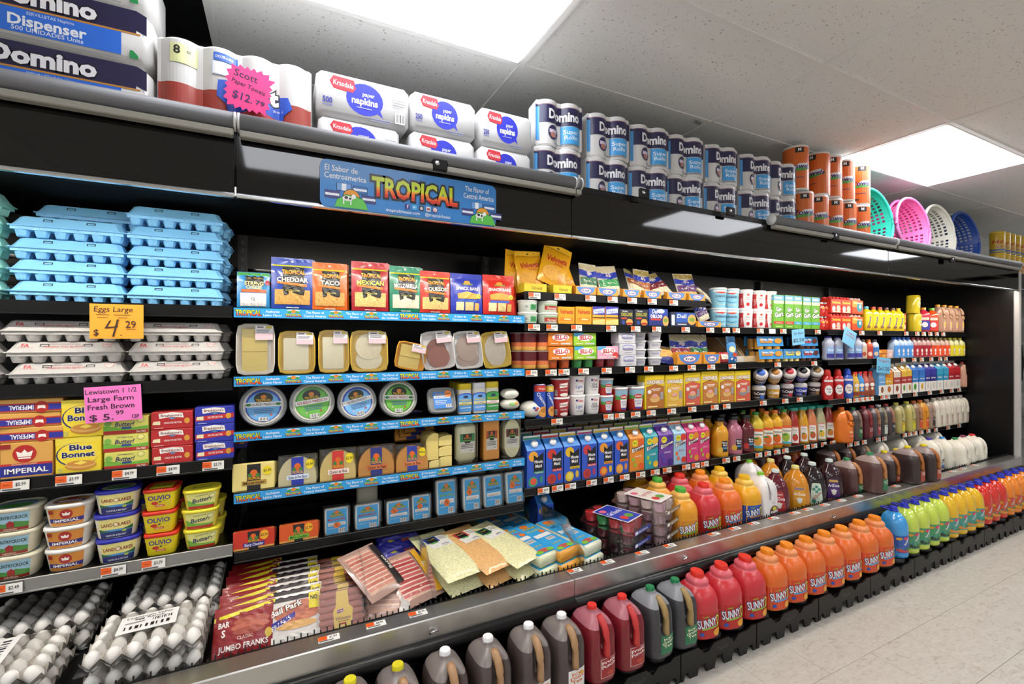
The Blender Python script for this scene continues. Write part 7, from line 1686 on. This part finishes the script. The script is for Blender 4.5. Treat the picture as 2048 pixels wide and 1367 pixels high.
# ---- juice and milk on the deck
def cap_put(K, u, v, z, label, group, rz=-.5, sc=1.0):
    Y = at_cap(u, v, z + K.H * sc)
    return spawn(K, (XA(u, Y), Y, z), label, group, rz=rz, sc=(sc, sc, sc))
for k, (u, v) in enumerate(((1360.5, 973.5), (1406.6, 965), (1449, 958), (1488.7, 948))):
    K = (SY, SR, SO, SG)[k]; n = ('yellow jug with a green cap', 'red jug with a red cap', 'orange jug with an orange cap', 'yellow jug with a blue label')[k]
    Y = 1.79; x = XA(u, Y)
    for q in range(3): spawn(K, (x + .018 * q, Y + .185 * q, DK), 'citrus punch %s on the deck, %s row' % (n, ('front', 'second', 'rear')[q]), 'citrus punch jugs on the deck', rz=-.16, sc=(.96, 1.15, .98))
WLJ = jug('e4e2e2', 'e6e4e4', 'e2e0e0', '7ac02c', [('E', .5, .5, .5, .5, '5a1c2c'), ('E', .5, .78, .22, .14, 'c8cc2c'), ('G', [(.08, .42), (.92, .5), (.92, .66), (.08, .58)], 'efecea'), ('T', "Welch's", .5, .54, .12, '16161a', {'w': .72, 'a': 6}), ('R', .25, .26, .75, .34, 'c0405c')], W=.15, H=.27, low=.45)
spawn(WLJ, (XA(1521, 1.77), 1.77, DK), 'white grape juice jug with a green cap and oval label', None, rz=-.1, sc=(.92, .9, 1))
spawn(WLJ, (XA(1500, 1.98), 1.985, DK), 'white grape juice jug with a green cap, behind the yellow jug', None, rz=0, sc=(.9, .9, 1))
def ariz(c, lc, items, capc='cfe0de'):
    AR = [(.86, 0), (.97, .02), (1, .06), (.98, .3), (.93, .5), (.86, .62), (.74, .73), (.56, .82), (.36, .88), (.3, .9), (.29, .94)]
    K = K_bottle('tea_jug', 'jug', .15, .268, AR, c, [('G', [(.3, .0), (.7, 0), (.64, .95), (.6, 1), (.4, 1), (.36, .95)], lc)] + items, (.04, .58), (.021, .018, capc), p=2.6, n=36)
    return K
A1 = ariz('5c1424', 'b02028', [('T', 'KIWI', .5, .88, .08, 'e8e0d8', {'w': .2}), ('T', 'AriZona', .5, .72, .12, 'f2ecec', {'w': .34, 'b': .02}), ('E', .5, .46, .07, .13, 'd8d0c8'), ('G', [(.4, .55), (.6, .55), (.5, .35)], 'e8e4dc'), ('R', .36, .05, .64, .2, '1f6a44')])
A2 = ariz('cf861c', 'd8981c', [('R', .36, .88, .64, .97, '8a7a8a'), ('T', 'AriZona', .5, .72, .12, 'f2ecdc', {'w': .34, 'b': .02}), ('E', .5, .46, .07, .13, 'd8d0c8'), ('G', [(.4, .55), (.6, .55), (.5, .35)], 'e8e4dc'), ('T', 'Mucho Mango', .5, .12, .07, 'f0e4c8', {'w': .32})], 'e0d88a')
A3 = ariz('1c1014', 'c9dccc', [('R', .38 + 0, .7, .46, .8, '2a8a7c'), ('R', .54, .7, .62, .8, '2a8a7c'), ('R', .46, .8, .54, .9, '2a8a7c'), ('R', .46, .6, .54, .7, '2a8a7c'), ('T', 'AriZona', .5, .48, .12, 'b83a3c', {'w': .34, 'a': 50}), ('E', .42, .25, .06, .08, '2a8a7c'), ('R', .32, .02, .68, .12, 'c8c83a')])
A4 = ariz('2c0f1a', '48206c', [('R', .36, .88, .64, .97, 'c8a04a'), ('T', 'AriZona', .5, .74, .12, 'f2ecf4', {'w': .34, 'b': .02}), ('E', .5, .46, .07, .13, 'd8d0c8'), ('G', [(.4, .55), (.6, .55), (.5, .35)], 'e8e4dc'), ('R', .34, .05, .66, .18, 'b87a3c')])
for k, (u, v) in enumerate(((1550.5, 937), (1590.6, 930), (1624, 923), (1658, 917))):
    K = (A1, A2, A3, A4)[k]; t = ('red tea', 'mango', 'black tea', 'grape')[k]
    Y = 1.775
    for q in range((1, 3, 2, 2)[k]): spawn(K, (XA(u, Y) + .012 * q, Y + .168 * q, DK), 'slope shouldered %s jug on the deck, %s row' % (t, ('front', 'second', 'rear')[q]), 'slope shouldered tea jugs', rz=-.7)
TG = jug('5a3c3a', '9c8884', 'b87c48', '1f8a58', lb('1f7a4c', '2a8a5c', ['Green', 'Tea'], 'e6e6c8'), th0=-1.42)
TY_ = jug('3a2c2c', '8c7c7a', 'a8642c', 'e2cc14', lb('b0401c', 'c8602c', ['Icy', 'Tea'], 'f2e8dc'), th0=-1.42)
MLK = lambda cc, lab=None: jug('e6e0d0', 'e8e4d8', 'e4ded0', cc, lab, fill=.99, th0=-1.42, name='milk_jug')
ML1 = MLK('3a30a8', [('R', .1, .0, .9, .7, '2a3a7c'), ('R', .16, .36, .84, .62, 'e6eaf0'), ('R', .2, .1, .8, .3, '6a90c0'), ('R', .2, .8, .7, .98, '1c2430')]); ML2 = MLK('3a8acc', [('R', .1, .0, .9, .7, '1f5a7c'), ('R', .16, .36, .84, .62, 'e6eaf0'), ('R', .2, .1, .8, .3, '58a0c0'), ('R', .2, .8, .7, .98, '3a8acc')])
ML3 = [MLK(c, [('R', .2, .0, .8, .5, '6a5a54'), ('R', .25, .06, .75, .44, '8a7a74')]) for c in ('1f8a4c', '8a3a5c', 'd82c24')]
deckj = [(1693, 915, DK, TG, 'brown tea jug with a dark green cap, half hidden', -.2), (1740, 904, .4525, TG, 'large front brown tea jug with a green cap', -1.1), (1768.6, 900.5, DK, TY_, 'brown tea jug with a yellow cap behind the large front jug', -.3), (1793, 897, DK, TY_, 'brown tea jug with a yellow cap, second behind', -.3), (1815, 891, .4525, TY_, 'dark tea jug with a yellow cap at the front edge, left of two', -.1), (1847, 887.5, .4525, TY_, 'dark tea jug with a yellow cap at the front edge, right of two', -.05),
         (1858, 875, DK, ML1, 'white milk jug with a purple cap and navy label', -.6), (1884, 873, DK, ML2, 'white milk jug with a light blue cap', -.6), (1910, 874.6, DK, ML3[0], 'cream milk jug with a green cap', -.6), (1926, 870, DK, ML3[1], 'cream milk jug with a maroon cap', -.6), (1944, 867, DK, ML3[2], 'cream milk jug with a red cap at the right end', -.6)]
for (u, v, z, K, t, rz) in deckj: cap_put(K, u, v, z, t, 'jugs on the deck', 0, .95)
for k, (x, K, t) in enumerate(((2.98, TG, 'brown tea jug with a green cap'), (3.16, FP, 'red punch jug'), (3.34, jug('c8581c', 'd88a5c', 'c8581c', 'c83a2c', None), 'orange drink jug'), (3.55, TY_, 'tea jug with a yellow cap'), (3.75, TY_, 'tea jug with a second yellow cap'), (3.95, IT, 'tea jug with a white cap'), (4.2, ML1, 'milk jug with a purple cap'), (4.5, ML2, 'milk jug with a blue cap'), (4.8, ML3[0], 'milk jug with a green cap'), (5.1, ML3[2], 'milk jug with a red cap'))):
    spawn(K, (x + .05, 2.16 if k < 3 else 2.02, DK), '%s in the rear deck row, %s from the left' % (t, ORD[k]), 'jugs in the rear deck row', rz=0, sc=(.95, .9, 1))
# ---- gelatin cup packs on the deck
def gelpack(cc, lc, txt, topc):
    W, D, H = .16, .27, .056
    mb = MB(); L = Lathe([(.97, 0), (1, .004), (1, .008), (.94, .012), (.9, .045), (.82, H)], W / 2, D / 2, 8, 40); L.body(mb, film('clamshell', 'ffffff', .05, .08))
    parts = [('clamshell', mb.mesh('clamshell'), [])]
    k = 0
    for i in range(2):
        for j in range(4):
            c = MB(); x, y = (i - .5) * .064, (j - 1.5) * .06
            b = MB(); LL = Lathe([(.022, .006), (.028, .03), (.028, .046)], n=14); LL.body(b, M(cc[(i + j) % len(cc)], .18, coat=.5)); c.add([(a + x, b_ + y, z) for a, b_, z in b.v], b.f, M(cc[(i + j) % len(cc)], .18, coat=.5), True)
            parts.append(('gelatin_cup', c.mesh('gelatin_cup'), []))
    p = MB(); art(p, [('R', .1, .1, .98, .75, lc), ('E', .2, .42, .08, .25, 'e8e8ec'), ('T', txt, .56, .42, .3, 'f0eef0', {'w': .5, 'sh': .2})], Flat(D + .004), W, .03)
    if topc: art(p, [('R', .1, .1, .9, .75, 'f0eef0'), ('R', .13, .12, .87, .73, topc), ('T', txt, .5, .48, .1, 'f4f0f4' if topc != 'e2dcd4' else 'b03a44', {'w': .6, 'sh': .2}), ('E', .35, .25, .12, .07, 'c8302c'), ('E', .6, .25, .14, .07, '5a9a3a'), ('E', .3, .62, .12, .06, 'd86a8a')], Top(H + .001, D), W, D)
    parts.append(('label', p.mesh('label'), []))
    return Kind('gelatin_pack', 'gelatin pack', W, H, D, parts)
GP1, GP1t = gelpack(['5a1420', '34101c'], '2c3fa0', 'Gel Snacks', None), gelpack(['c02c34', 'b8303a', '2f8a4c'], '2c3fa0', 'Gel Snacks', '2a3cae')
GP2, GP2t = gelpack(['a8848a', '94707c'], '8a7a5c', 'Yogurt Parfait', None), gelpack(['c8a0a8', 'dcc8c0'], '8a7a5c', 'Yogurt Parfait', 'e2dcd4')
for c, (u, y, ks, t) in enumerate(((1226, 1.85, (GP1, GP1, GP1t), 'red gelatin cups'), (1288, 1.86, (GP2, GP2, GP2, GP2t), 'pink parfait cups'))):
    for q, K in enumerate(ks): spawn(K, (XA(u, y), y, DK + .0585 * q), 'clear pack of %s, %s of the stack' % (t, lev(q, len(ks))), 'clear packs of gelatin cups', rz=.36, sc=(1.12, 1.15, 1.03))
spawn(GP2t, (XA(1290, 2.15), 2.16, DK + .0), 'clear pack of parfait cups behind the other two stacks', 'clear packs of gelatin cups', rz=.1)

# ================================================================== right end shelves (E)
YE = 1.995
def mini(c, capc, items, W=.046, H=.1, p=2.2): return K_bottle('small_bottle', 'bottle', W, H, [(.9, 0), (1, .04), (.95, .3), (1, .5), (1, .7), (.7, .82), (.55, .86), (.55, .93)], c, items, (.12, .7), (W * .32, H * .1, capc), p=p)
def multi(nm, cat, W, H, D, sleeve, items, bc, capc, nb=3, t='multipack'):
    parts = []
    b = MB(); b.cbox(-W / 2, W / 2, -D / 2, D / 2, .0, H * .86, .003, M(sleeve, .4, coat=.2)); parts.append(('sleeve', b.mesh('sleeve'), []))
    p = MB(); art(p, items, Flat(D), W, H * .86); parts.append(('label', p.mesh('label'), []))
    for i in range(nb):
        for j in range(2):
            q = MB(); x = (-W / 2 + W * (i + .5) / nb); y = (j - .5) * D * .5
            e = MB(); Lathe([(.016, H * .86), (.014, H * .9)], n=12).body(e, M(bc, .3)); Lathe([(.012, H * .9), (.013, H * .905), (.013, H * .98), (.011, H)], n=12).body(e, M(capc, .35)); q.add([(a + x, b_ + y, z) for a, b_, z in e.v], e.f, M(capc, .35), True)
            parts.append(('bottle_top', q.mesh('bottle_top'), []))
    return Kind(nm, cat, W, H, D, parts)
DN = multi('yogurt_multipack', 'drink pack', .13, .12, .09, 'c8281e', [('R', 0, .55, 1, .95, 'd83c1e'), ('T', 'Danimals', .5, .76, .16, 'e8d03a', {'w': .8, 'b': .03}), ('E', .25, .3, .16, .2, 'f0e8e0'), ('E', .7, .32, .2, .24, 'e8b8a8'), ('R', .1, .06, .9, .14, 'f0c8b0')], 'd8d0cc', 'c82a24')
DN2 = multi('yogurt_multipack', 'drink pack', .13, .12, .09, 'd84a1e', [('R', 0, .5, .45, .95, 'e09a2c'), ('E', .65, .5, .26, .34, '2a8a98'), ('E', .7, .55, .1, .14, 'f0f0ec'), ('T', 'Danimals', .5, .82, .14, 'f0e4c0', {'w': .8, 'b': .03})], 'd8d0cc', 'e0b8b0')
SML = mini('c02820', 'c8c4c4', [('R', .2, .2, .8, .9, 'c8281e'), ('R', .2, .7, .8, .86, 'e8c03a'), ('T', '2', .5, .45, .3, 'f0e8e4')])
for k, u in enumerate((1647, 1656)):
    for q in range(2): spawn(SML, (XA(u, YE), YE + .02, EZ[0] + .101 * q), '%s small red yogurt bottle, %s from the green boxes' % (('lower', 'upper')[q], ORD[k]), 'small red yogurt bottles')
for k, (a, b) in enumerate(((1662, 1683), (1683, 1703), (1704, 1727))):
    for q in range(2): put((DN, DN, DN2)[k], a, b, None, 1.97, EZ[0] + .124 * q, '%s red drinkable yogurt pack, %s from the left' % (('lower', 'upper')[q], ORD[k]), 'red drinkable yogurt packs').scale[2] = 1.0
NSQ = lambda cc: K_bottle('shake_bottle', 'bottle', .085, .19, PET, 'e0c41c', [('R', .25, .1, .8, 1, 'e6cc20'), ('T', 'Nesquik', .52, .6, .16, '2a3a9c', {'w': .7, 'a': 80, 'b': .03}), ('E', .45, .15, .15, .1, '8a5a3a')], (.08, .62), (.018, .02, cc), p=3)
for k, u in enumerate((1735, 1749, 1762, 1775, 1788, 1799)):
    spawn(NSQ(('5ab0dc', 'c83a2c', 'c83a2c', '5a2c24', '5a2c24', 'e0b81c')[k]), (XA(u, YE) - .0, YE + .01, EZ[0]), 'yellow milk shake bottle, %s from the left' % ORD[k], 'yellow milk shake bottles', rz=-.5, sc=(.85, .85, 1))
YCN = K_bottle('yellow_can', 'can', .1, .15, [(.95, 0), (1, .02), (1, .97), (.95, 1)], 'dcc42c', [('E', .5, .5, .2, .2, 'e6dca0'), ('R', .3, .75, .7, .85, 'c8a01c'), ('T', 'Yoo', .5, .5, .18, 'b08a1c', {'w': .3})], (.05, .95), None)
for q in range(2): spawn(YCN, (XA(1824 if q else 1827, YE), YE - .005, EZ[0] + .152 * q), '%s of two stacked yellow cans' % ('lower', 'upper')[q], 'stacked yellow cans', ry=.06 * q, sc=(.9, .9, 1))
RBX = K_box('drink_box', 'drink box', .07, .15, .07, 'a8341c', [('R', .1, .5, .9, .9, 'd8a82c'), ('T', 'Choc', .5, .7, .12, '3a1c14', {'w': .7}), ('E', .5, .25, .3, .14, 'e0d0c0')])
put(RBX, 1804, 1813, None, 1.975, EZ[0], 'narrow brown and yellow drink box by the yellow cans', None).scale[2] = 1.0
for k, (u, c, cc, t) in enumerate(((1846, 'c02c3c', 'e08a1c', 'red and purple'), (1863, 'd04a1c', '6ab83a', 'red orange'))):
    K = K_bottle('juice_bottle', 'juice bottle', .11, .22, PET, c, [('R', .2, .0, .8, .7, '3a3a9c' if k == 0 else 'c8342c'), ('E', .5, .4, .18, .2, 'e6e0e8'), ('R', .25, .75, .75, .95, 'dcd0c0')], (.08, .62), (.024, .02, cc), p=3)
    spawn(K, (XA(u, YE), YE + .0, EZ[0]), 'squat %s juice bottle on the top right shelf' % t, 'squat juice bottles', rz=-.9, sc=(.8, .8, .95))
HG = dict(W=.108, H=.245, th0=-2.45, low=.5, ry=1.0)
TAN = jug('a8806a', 'c0a894', 'b08868', 'e8a01c', [('R', .15, .0, .85, 1, 'e0d6c0'), ('R', .2, .4, .8, .95, 'e0b01c'), ('T', 'Tea', .5, .7, .2, 'f0ecd8', {'w': .4}), ('E', .5, .18, .24, .14, 'd8641c')], fill=.9, **HG)
for k, u in enumerate((1880, 1893, 1905, 1917)):
    spawn(TAN, (XA(u, YE) - .02, YE + .01, EZ[0]), 'tan half gallon jug with a yellow cap, %s of four' % ORD[k], 'tan half gallon jugs', rz=1.1, sc=(.9, .9, 1.0))
# E3
ENS = K_bottle('shake_bottle', 'bottle', .075, .17, [(.88, 0), (.95, .03), (1, .1), (.92, .2), (.92, .6), (1, .68), (.9, .78), (.6, .86), (.58, .93)], 'b8bcd0', [('R', .15, .0, .85, .3, '2c2c88'), ('R', .15, .3, .85, .75, '8ab0dc'), ('T', 'Ensure', .5, .55, .16, 'f0f2f8', {'w': .5}), ('R', .7, .0, .85, .9, '34349c')], (.08, .72), (.021, .016, '34309c'))
for k, u in enumerate((1656, 1674, 1697, 1712)): spawn(ENS, (XA(u, YE), YE, EZ[1]), 'silver and navy shake bottle, %s from the left' % ORD[k], 'silver and navy shake bottles', rz=-.4)
for k, (u, c, cc) in enumerate(((1724, 'c8c0c0', '5a5450'), (1736, 'c8502c', 'e07a2c'), (1748, 'b8c4d8', '5a5460'))):
    spawn(K_bottle('shake_bottle', 'bottle', .07, .15, PET, c, [('R', .15, .0, .85, .95, ('c8b89c', 'b8302a', '3a7ac0')[k]), ('E', .5, .35, .2, .2, ('b04a34', 'e8c8b0', 'e0c8a8')[k])], (.06, .62), (.02, .03, cc)), (XA(u, YE), YE, EZ[1]), 'small %s topped shake bottle beside the silver ones' % ('grey', 'orange', 'dark')[k], 'small shake bottles', rz=-.6, sc=(.85, .85, 1))
put(K_box('snack_box', 'box', .13, .1, .08, 'd8821c', [('R', 0, .5, 1, .6, '9a4a14'), ('E', .3, .75, .16, .16, 'e8b85a'), ('E', .7, .3, .16, .16, 'e8b85a')]), 1754, 1774, 699, 1.975, EZ[1], 'orange snack box on the shake shelf')
put(K_box('snack_box', 'box', .1, .1, .08, 'e2b8ac', [('R', 0, .8, 1, .95, 'd8c8c0'), ('E', .5, .4, .3, .2, 'ecd8d0')]), 1775, 1786, 699, 1.975, EZ[1], 'pale pink snack box on the shake shelf')
for k, (us, c, cc, lc, t) in enumerate((((1787, 1796, 1805, 1814), 'b0c8e8', '2a62c8', '4a90d8', 'blue and white'), ((1824, 1833, 1842, 1851), 'b8908c', '9a3a3a', 'a81c2c', 'crimson'), ((1860, 1869, 1878, 1888), 'c0a090', 'a8923a', 'dc4a1c', 'orange'), ((1898, 1908, 1918), 'd0cc98', 'd8cc3a', 'dccc1c', 'yellow'))):
    K = K_bottle('small_bottle', 'bottle', .085, .175, PET, c, [('R', .05, 0, .95, 1, lc), ('E', .5, .55, .16, .16, 'f0e8e0'), ('E', .5, .25, .12, .12, 'f0e0d8')], (.04, .6), (.019, .018, cc), p=3)
    x0, x1 = XA(us[0], YE), XA(us[-1], YE)
    for i in range(len(us)): spawn(K, (x0 + (x1 - x0) * i / (len(us) - 1), YE, EZ[1]), 'small %s drink bottle on the shake shelf, %s from the left' % (t, ORD[i]), 'small drink bottles on the shake shelf', sc=(min(.9, (x1 - x0) / (len(us) - 1) / .088), .9, .97), rz=0)
# E4
def whip(c): 
    K = K_bottle('whipped_cream_can', 'can', .075, .21, [(.96, 0), (1, .02), (1, .68), (.86, .76), (.5, .8), (.48, .82)], c, [('E', .5, .45, .26, .26, 'ece8e8'), ('T', 'Reddi', .52, .52, .1, '16161a', {'w': .3, 'sh': .2}), ('T', 'wip', .55, .38, .1, '16161a', {'w': .2, 'sh': .2}), ('R', .2, .88, .8, .98, 'e4dcdc')], (.03, .68), None)
    cp = MB(); Lathe([(.024, .168), (.026, .17), (.021, .2), (.014, .212)], n=16).body(cp, M('c8281e' if c != '2a50b4' else '2a50c8', .35)); K.parts.append(('nozzle_cap', cp.mesh('nozzle_cap'), [])); return K
for k, (u, c) in enumerate(((1654, 'b81c20'), (1675, 'b81c20'), (1694, '2a50b4'))):
    spawn(whip(c), (XA(u, YE), YE, EZ[2]), ('left red', 'right red', 'blue')[k] + ' whipped cream can', 'whipped cream cans', rz=-.75, sc=(.98, .98, 1.02))
for k, (u, lc, t) in enumerate(((1708, 'd8a82c', 'yellow'), (1718, '3a8ad0', 'blue'), (1728, 'b85a4c', 'salmon'), (1739, '9a4a34', 'brown'))):
    K = K_bottle('creamer_bottle', 'bottle', .075, .2, [(.9, 0), (1, .03), (.95, .3), (1, .5), (.9, .66), (.62, .78), (.55, .82), (.55, .93)], lc, [('E', .5, .7, .2, .12, 'f0e8e0'), ('R', .15, .05, .85, .3, '8a3a1c'), ('E', .5, .45, .12, .1, 'e0d0b0')], (.03, .65), (.021, .035, 'c81c1c'))
    spawn(K, (XA(u, YE), YE, EZ[2]), '%s creamer bottle with a red cap' % t, 'creamer bottles', rz=-.5, sc=(.85, .85, .95))
def mcart(c, c2, t1, pic): return gable([('R', 0, .0, 1, .45, 'ece6dc'), ('R', 0, .45, 1, .75, c), ('R', 0, .75, 1, 1, c2), ('T', t1, .5, .6, .07, 'f2f0f0', {'w': .7}), ('E', .5, .25, .2, .14, pic)], c, c2, 'd8d0c8', sidec=c)
ME4 = [(1751, mcart('5a9ad0', '7ab0dc', 'Creme', '8a5a34'), 'light blue'), (1765, mcart('d8a01c', 'dc861c', 'Creme', 'b8641c'), 'yellow'), (1781, mcart('a83a34', 'd8c8b8', 'Half', '9a4a34'), 'brown and cream'), (1795, mcart('b02c2c', 'd8b03a', 'NO SUGAR', '6a9a4a'), 'red with a yellow band'), (1806, mcart('b02c2c', 'd8b03a', 'EGG NOG', 'b88a4a'), 'red with a second yellow band'), (1817, mcart('2a7ac8', '2a6cc0', 'Almond', '4a9a3a'), 'bright blue'), (1831, mcart('2a7ac8', '2a6cc0', 'Almond', 'd8a83a'), 'bright blue with a corn picture'),
       (1843, mcart('2c2c88', '34349c', 'Milk', 'd8d0c8'), 'navy, left'), (1854, mcart('2c2c88', '34349c', 'Milk', 'd8d0c8'), 'navy, right'), (1867, mcart('2a90b8', '3aa0c8', 'Milk', 'd8d0c8'), 'teal, left'), (1879, mcart('2a90b8', '3aa0c8', 'Milk', 'd8d0c8'), 'teal, right'), (1890, mcart('b01c24', 'c02830', 'Milk', 'd8d0c8'), 'crimson, left'), (1902, mcart('b01c24', 'c02830', 'Milk', 'd8d0c8'), 'crimson, right')]
for k, (u, K, t) in enumerate(ME4):
    un = ME4[k + 1][0] if k < len(ME4) - 1 else 1914
    w_ = min(.115, (XA(un, YE) - XA(u, YE)) * .96)
    spawn(K, (XA(u, YE), YE, EZ[2]), 'tall milk carton, ' + t, 'tall milk cartons', sc=(w_ / .095, .95, 1.0 + .012 * min(k, 5)))
OJ = jug('e08a3a', 'e0a86a', 'd8823a', 'd8641c', [('R', .1, 0, .9, 1, 'dc6a1c'), ('T', 'Juice', .5, .5, .2, 'f2e4d0', {'w': .7})], fill=.95, **HG)
spawn(OJ, (XA(1912, YE) + .02, YE + .03, EZ[2]), 'orange half gallon jug at the right end of the carton row', None, rz=1.2, sc=(.75, .8, .95))
spawn(jug('d0a08a', 'd8b8a8', 'c89a84', 'c83a2c', None, fill=.95, **HG), (XA(1921, YE) + .02, YE + .0, EZ[2]), 'tan half gallon jug at the right end of the carton row', None, rz=1.2, sc=(.75, .8, .95))
# E5 half gallons
ORJ = jug('e0741c', 'e08a3a', 'dc7a2a', 'e06a1c', [('R', .0, 0, 1, 1, 'e07a24'), ('T', 'Orange', .5, .8, .18, 'f2dcc0', {'w': .7, 'b': .03}), ('R', .1, .1, .9, .6, 'd8541c'), ('T', 'Drink', .5, .4, .16, 'f2dcc0', {'w': .6})], W=.14, H=.262, th0=-2.45, low=.5, fill=.95, ry=1.0)
spawn(ORJ, (XA(1682, YE), YE - .0, EZ[3]), 'large orange drink jug at the left end of the half gallons', None, rz=1.0, sc=(1, 1, .98))
def hg(c, up, hc, capc, lab): return jug(c, up, hc, capc, lab, fill=.8, W=.108, H=.245, th0=-1.3, low=.42, ry=1.15)
HGS = [(1705, hg('4a4444', '8a8684', '7a6a5a', '1f7a4c', lb('1f6a3c', '2a8a5c', ['Icy', 'Tea'], 'e6e6c8')), 'dark tea with a green cap'), (1726, hg('5c1c28', '8a5a60', '8a3034', 'a82430', lb('8a1420', 'b84a44', ['Fruit', 'Punch'], 'f0e0dc')), 'red punch with a red cap'), (1742, hg('4c4248', '8a8286', '9a6a4c', 'b02c34', lb('a01c2c', 'b84a54', ['Icy', 'Tea'], 'f0e0dc')), 'grey tea with a red cap'), (1756, hg('3c3c3c', '84847e', '8a7a64', 'd0d0cc', lb('d8dcd0', 'e6e8e0', ['Tea'], '2a6a3c')), 'dark tea with a white cap'), (1771, hg('4a3a3e', '8a7a7c', '9a705c', 'a03428', lb('16161a', '3a3a3c', ['Icy', 'Tea'], 'e0dcd8')), 'dark tea with a rust cap'),
       (1791, hg('b0a468', 'b8b088', 'b0a878', 'c8c040', lb('d8c82c', 'e0b02c', ['Lemon'], 'c8441c')), 'cloudy lemonade, left'), (1812, hg('b8ac60', 'b8b080', 'b0a870', 'c8c040', lb('d0cc2c', 'd8d84a', ['Lemon'], 'c8641c')), 'cloudy lemonade, right'), (1826, hg('8a6a54', 'a08a78', 'a87a54', 'd0641c', lb('d0481c', 'd8602c', ['Tea'], 'f0e4d0')), 'tan tea with an orange cap'), (1839, hg('d8861c', 'd8a04a', 'd0902c', 'd8701c', lb('d8501c', 'e06a2c', ['Juice'], 'f0e4d0')), 'golden juice'), (1852, hg('9a8070', 'a8968a', 'a08878', 'b8a898', lb('3a2a28', '5a4a44', ['Choc'], 'e0d0c8')), 'chocolate milk')]
for k, (u, K, t) in enumerate(HGS): spawn(K, (XA(u, YE), YE + .0, EZ[3]), 'half gallon jug of ' + t, 'half gallon jugs', rz=-.08, sc=(.94 if k < 5 else 1.0, .95, 1.0))
HM = hg('dcd4c2', 'ded8ca', 'd8d0c0', 'd0c0b8', [('R', .2, 0, .8, 1, 'd8ccc0'), ('R', .3, .05, .7, .95, 'a8504c'), ('R', .36, .1, .64, .9, 'd8c8bc')])
for k in range(6): spawn(HM, (XA(1866, YE) + (XA(1919, YE) - XA(1866, YE)) * k / 5, YE, EZ[3]), 'half gallon milk jug with a red framed label, %s of six' % ORD[k], 'half gallon milk jugs', rz=-.08, sc=(1.0, 1, 1.02))

# ================================================================== shelf price tags
def tag_kind(pr, plain=False):
    W, H = .066, .031
    b = MB(); b.cbox(-W / 2, W / 2, -.0008, .0008, 0, H, .0004, M('ecebe6', .5))
    it = [('R', .0, .3, .42, .98, 'e8601c'), ('T', pr, .7, .62, .34, '2a2a2c', {'w': .36}), ('R', .06, .08, .7, .22, '55555a'), ('R', .1, .55, .32, .66, 'c04a14')] if not plain else [('R', .1, .3, .9, .36, 'c8c8c0')]
    p = MB(); art(p, it, Flat(.0016), W, H)
    return Kind('price_tag', 'price tag', W, H, .0016, [('card', b.mesh('card'), []), ('print', p.mesh('print'), [])])
TK_ = [tag_kind(s) for s in ('$1.99', '$4.99', '$5.99', '$2.49', '$3.79')]; TPL = tag_kind('', True)
def tags(us, z, where, Y=1.998, plain=()):
    for k, u in enumerate(us):
        spawn(TPL if u in plain else TK_[(k * 3 + int(u)) % 5], (XA(u, Y), Y - .0065, z - .034), 'price tag on the lip under the %s, %s from the left' % (where, ORD[k] if k < 20 else str(k)), 'shelf price tags', rx=-.06)
tags((32, 139, 250, 337, 427), AZ[2], 'butter boxes')
tags((18, 228, 308), AZ[3], 'margarine tubs')
tags((1068, 1119, 1180, 1224, 1263, 1303, 1346), CZ[0], 'shredded cheese pouches')
tags((1067, 1103, 1152, 1221, 1270, 1312, 1370, 1419, 1451, 1471, 1519, 1543, 1565, 1634), CZ[1], 'boxed cheese slices and yogurt', plain=(1543,))
tags((1062, 1101, 1127, 1166, 1212, 1259, 1296, 1346, 1382, 1421, 1463, 1554, 1627), CZ[2], 'gelatin boxes and puddings')
tags((1113, 1216, 1238, 1270, 1301, 1342, 1383, 1428, 1452, 1525, 1569, 1598), CZ[3], 'sour cream and lunch kits')
tags((1086, 1114, 1140, 1182, 1216, 1248, 1280, 1309, 1333, 1371, 1390, 1408), CZ[4], 'juice cartons')
tags((1451, 1472, 1516, 1534, 1553, 1569, 1612, 1627, 1646, 1664), CZ[4], 'upright juice bottles')
tags((1722, 1758, 1811, 1833, 1846, 1859, 1872, 1885), EZ[0], 'red drinkable yogurts', Y=1.958)
tags((1805, 1827, 1842, 1861, 1879, 1890), EZ[1], 'bottled shakes', Y=1.958)
tags((1697, 1710, 1721, 1731, 1741, 1764, 1774, 1798, 1829, 1858, 1882, 1902, 1917), EZ[2], 'cans and milk cartons', Y=1.958)
tags((1698, 1712, 1727, 1755, 1767, 1808, 1819, 1829, 1841, 1855, 1870, 1895, 1917), EZ[3], 'half gallon jugs', Y=1.958)
for k, (u, v) in enumerate(((658, 1277), (752, 1249), (836, 1227), (1150, 1141), (1215, 1122), (1285, 1103), (1340, 1088), (1428, 1068), (1470, 1054), (1508, 1044), (1547, 1035), (1590, 1026), (1616, 1016), (1650, 1008), (1683, 998), (1716, 989), (1792, 971), (1905, 943), (1925, 937), (1950, 930))):
    Y = (CAMZ - .4525) * F * (CT - ST * (u - 1024.0) / F) / (v - 683.5)
    Y = min(1.655, max(1.625, Y))
    spawn(TK_[k % 5], (XA(u, Y), Y - .014, .4535), 'price tag stuck on the steel bumper, %s from the left' % ORD[k], 'bumper price tags', rx=-pi / 2 + .02)
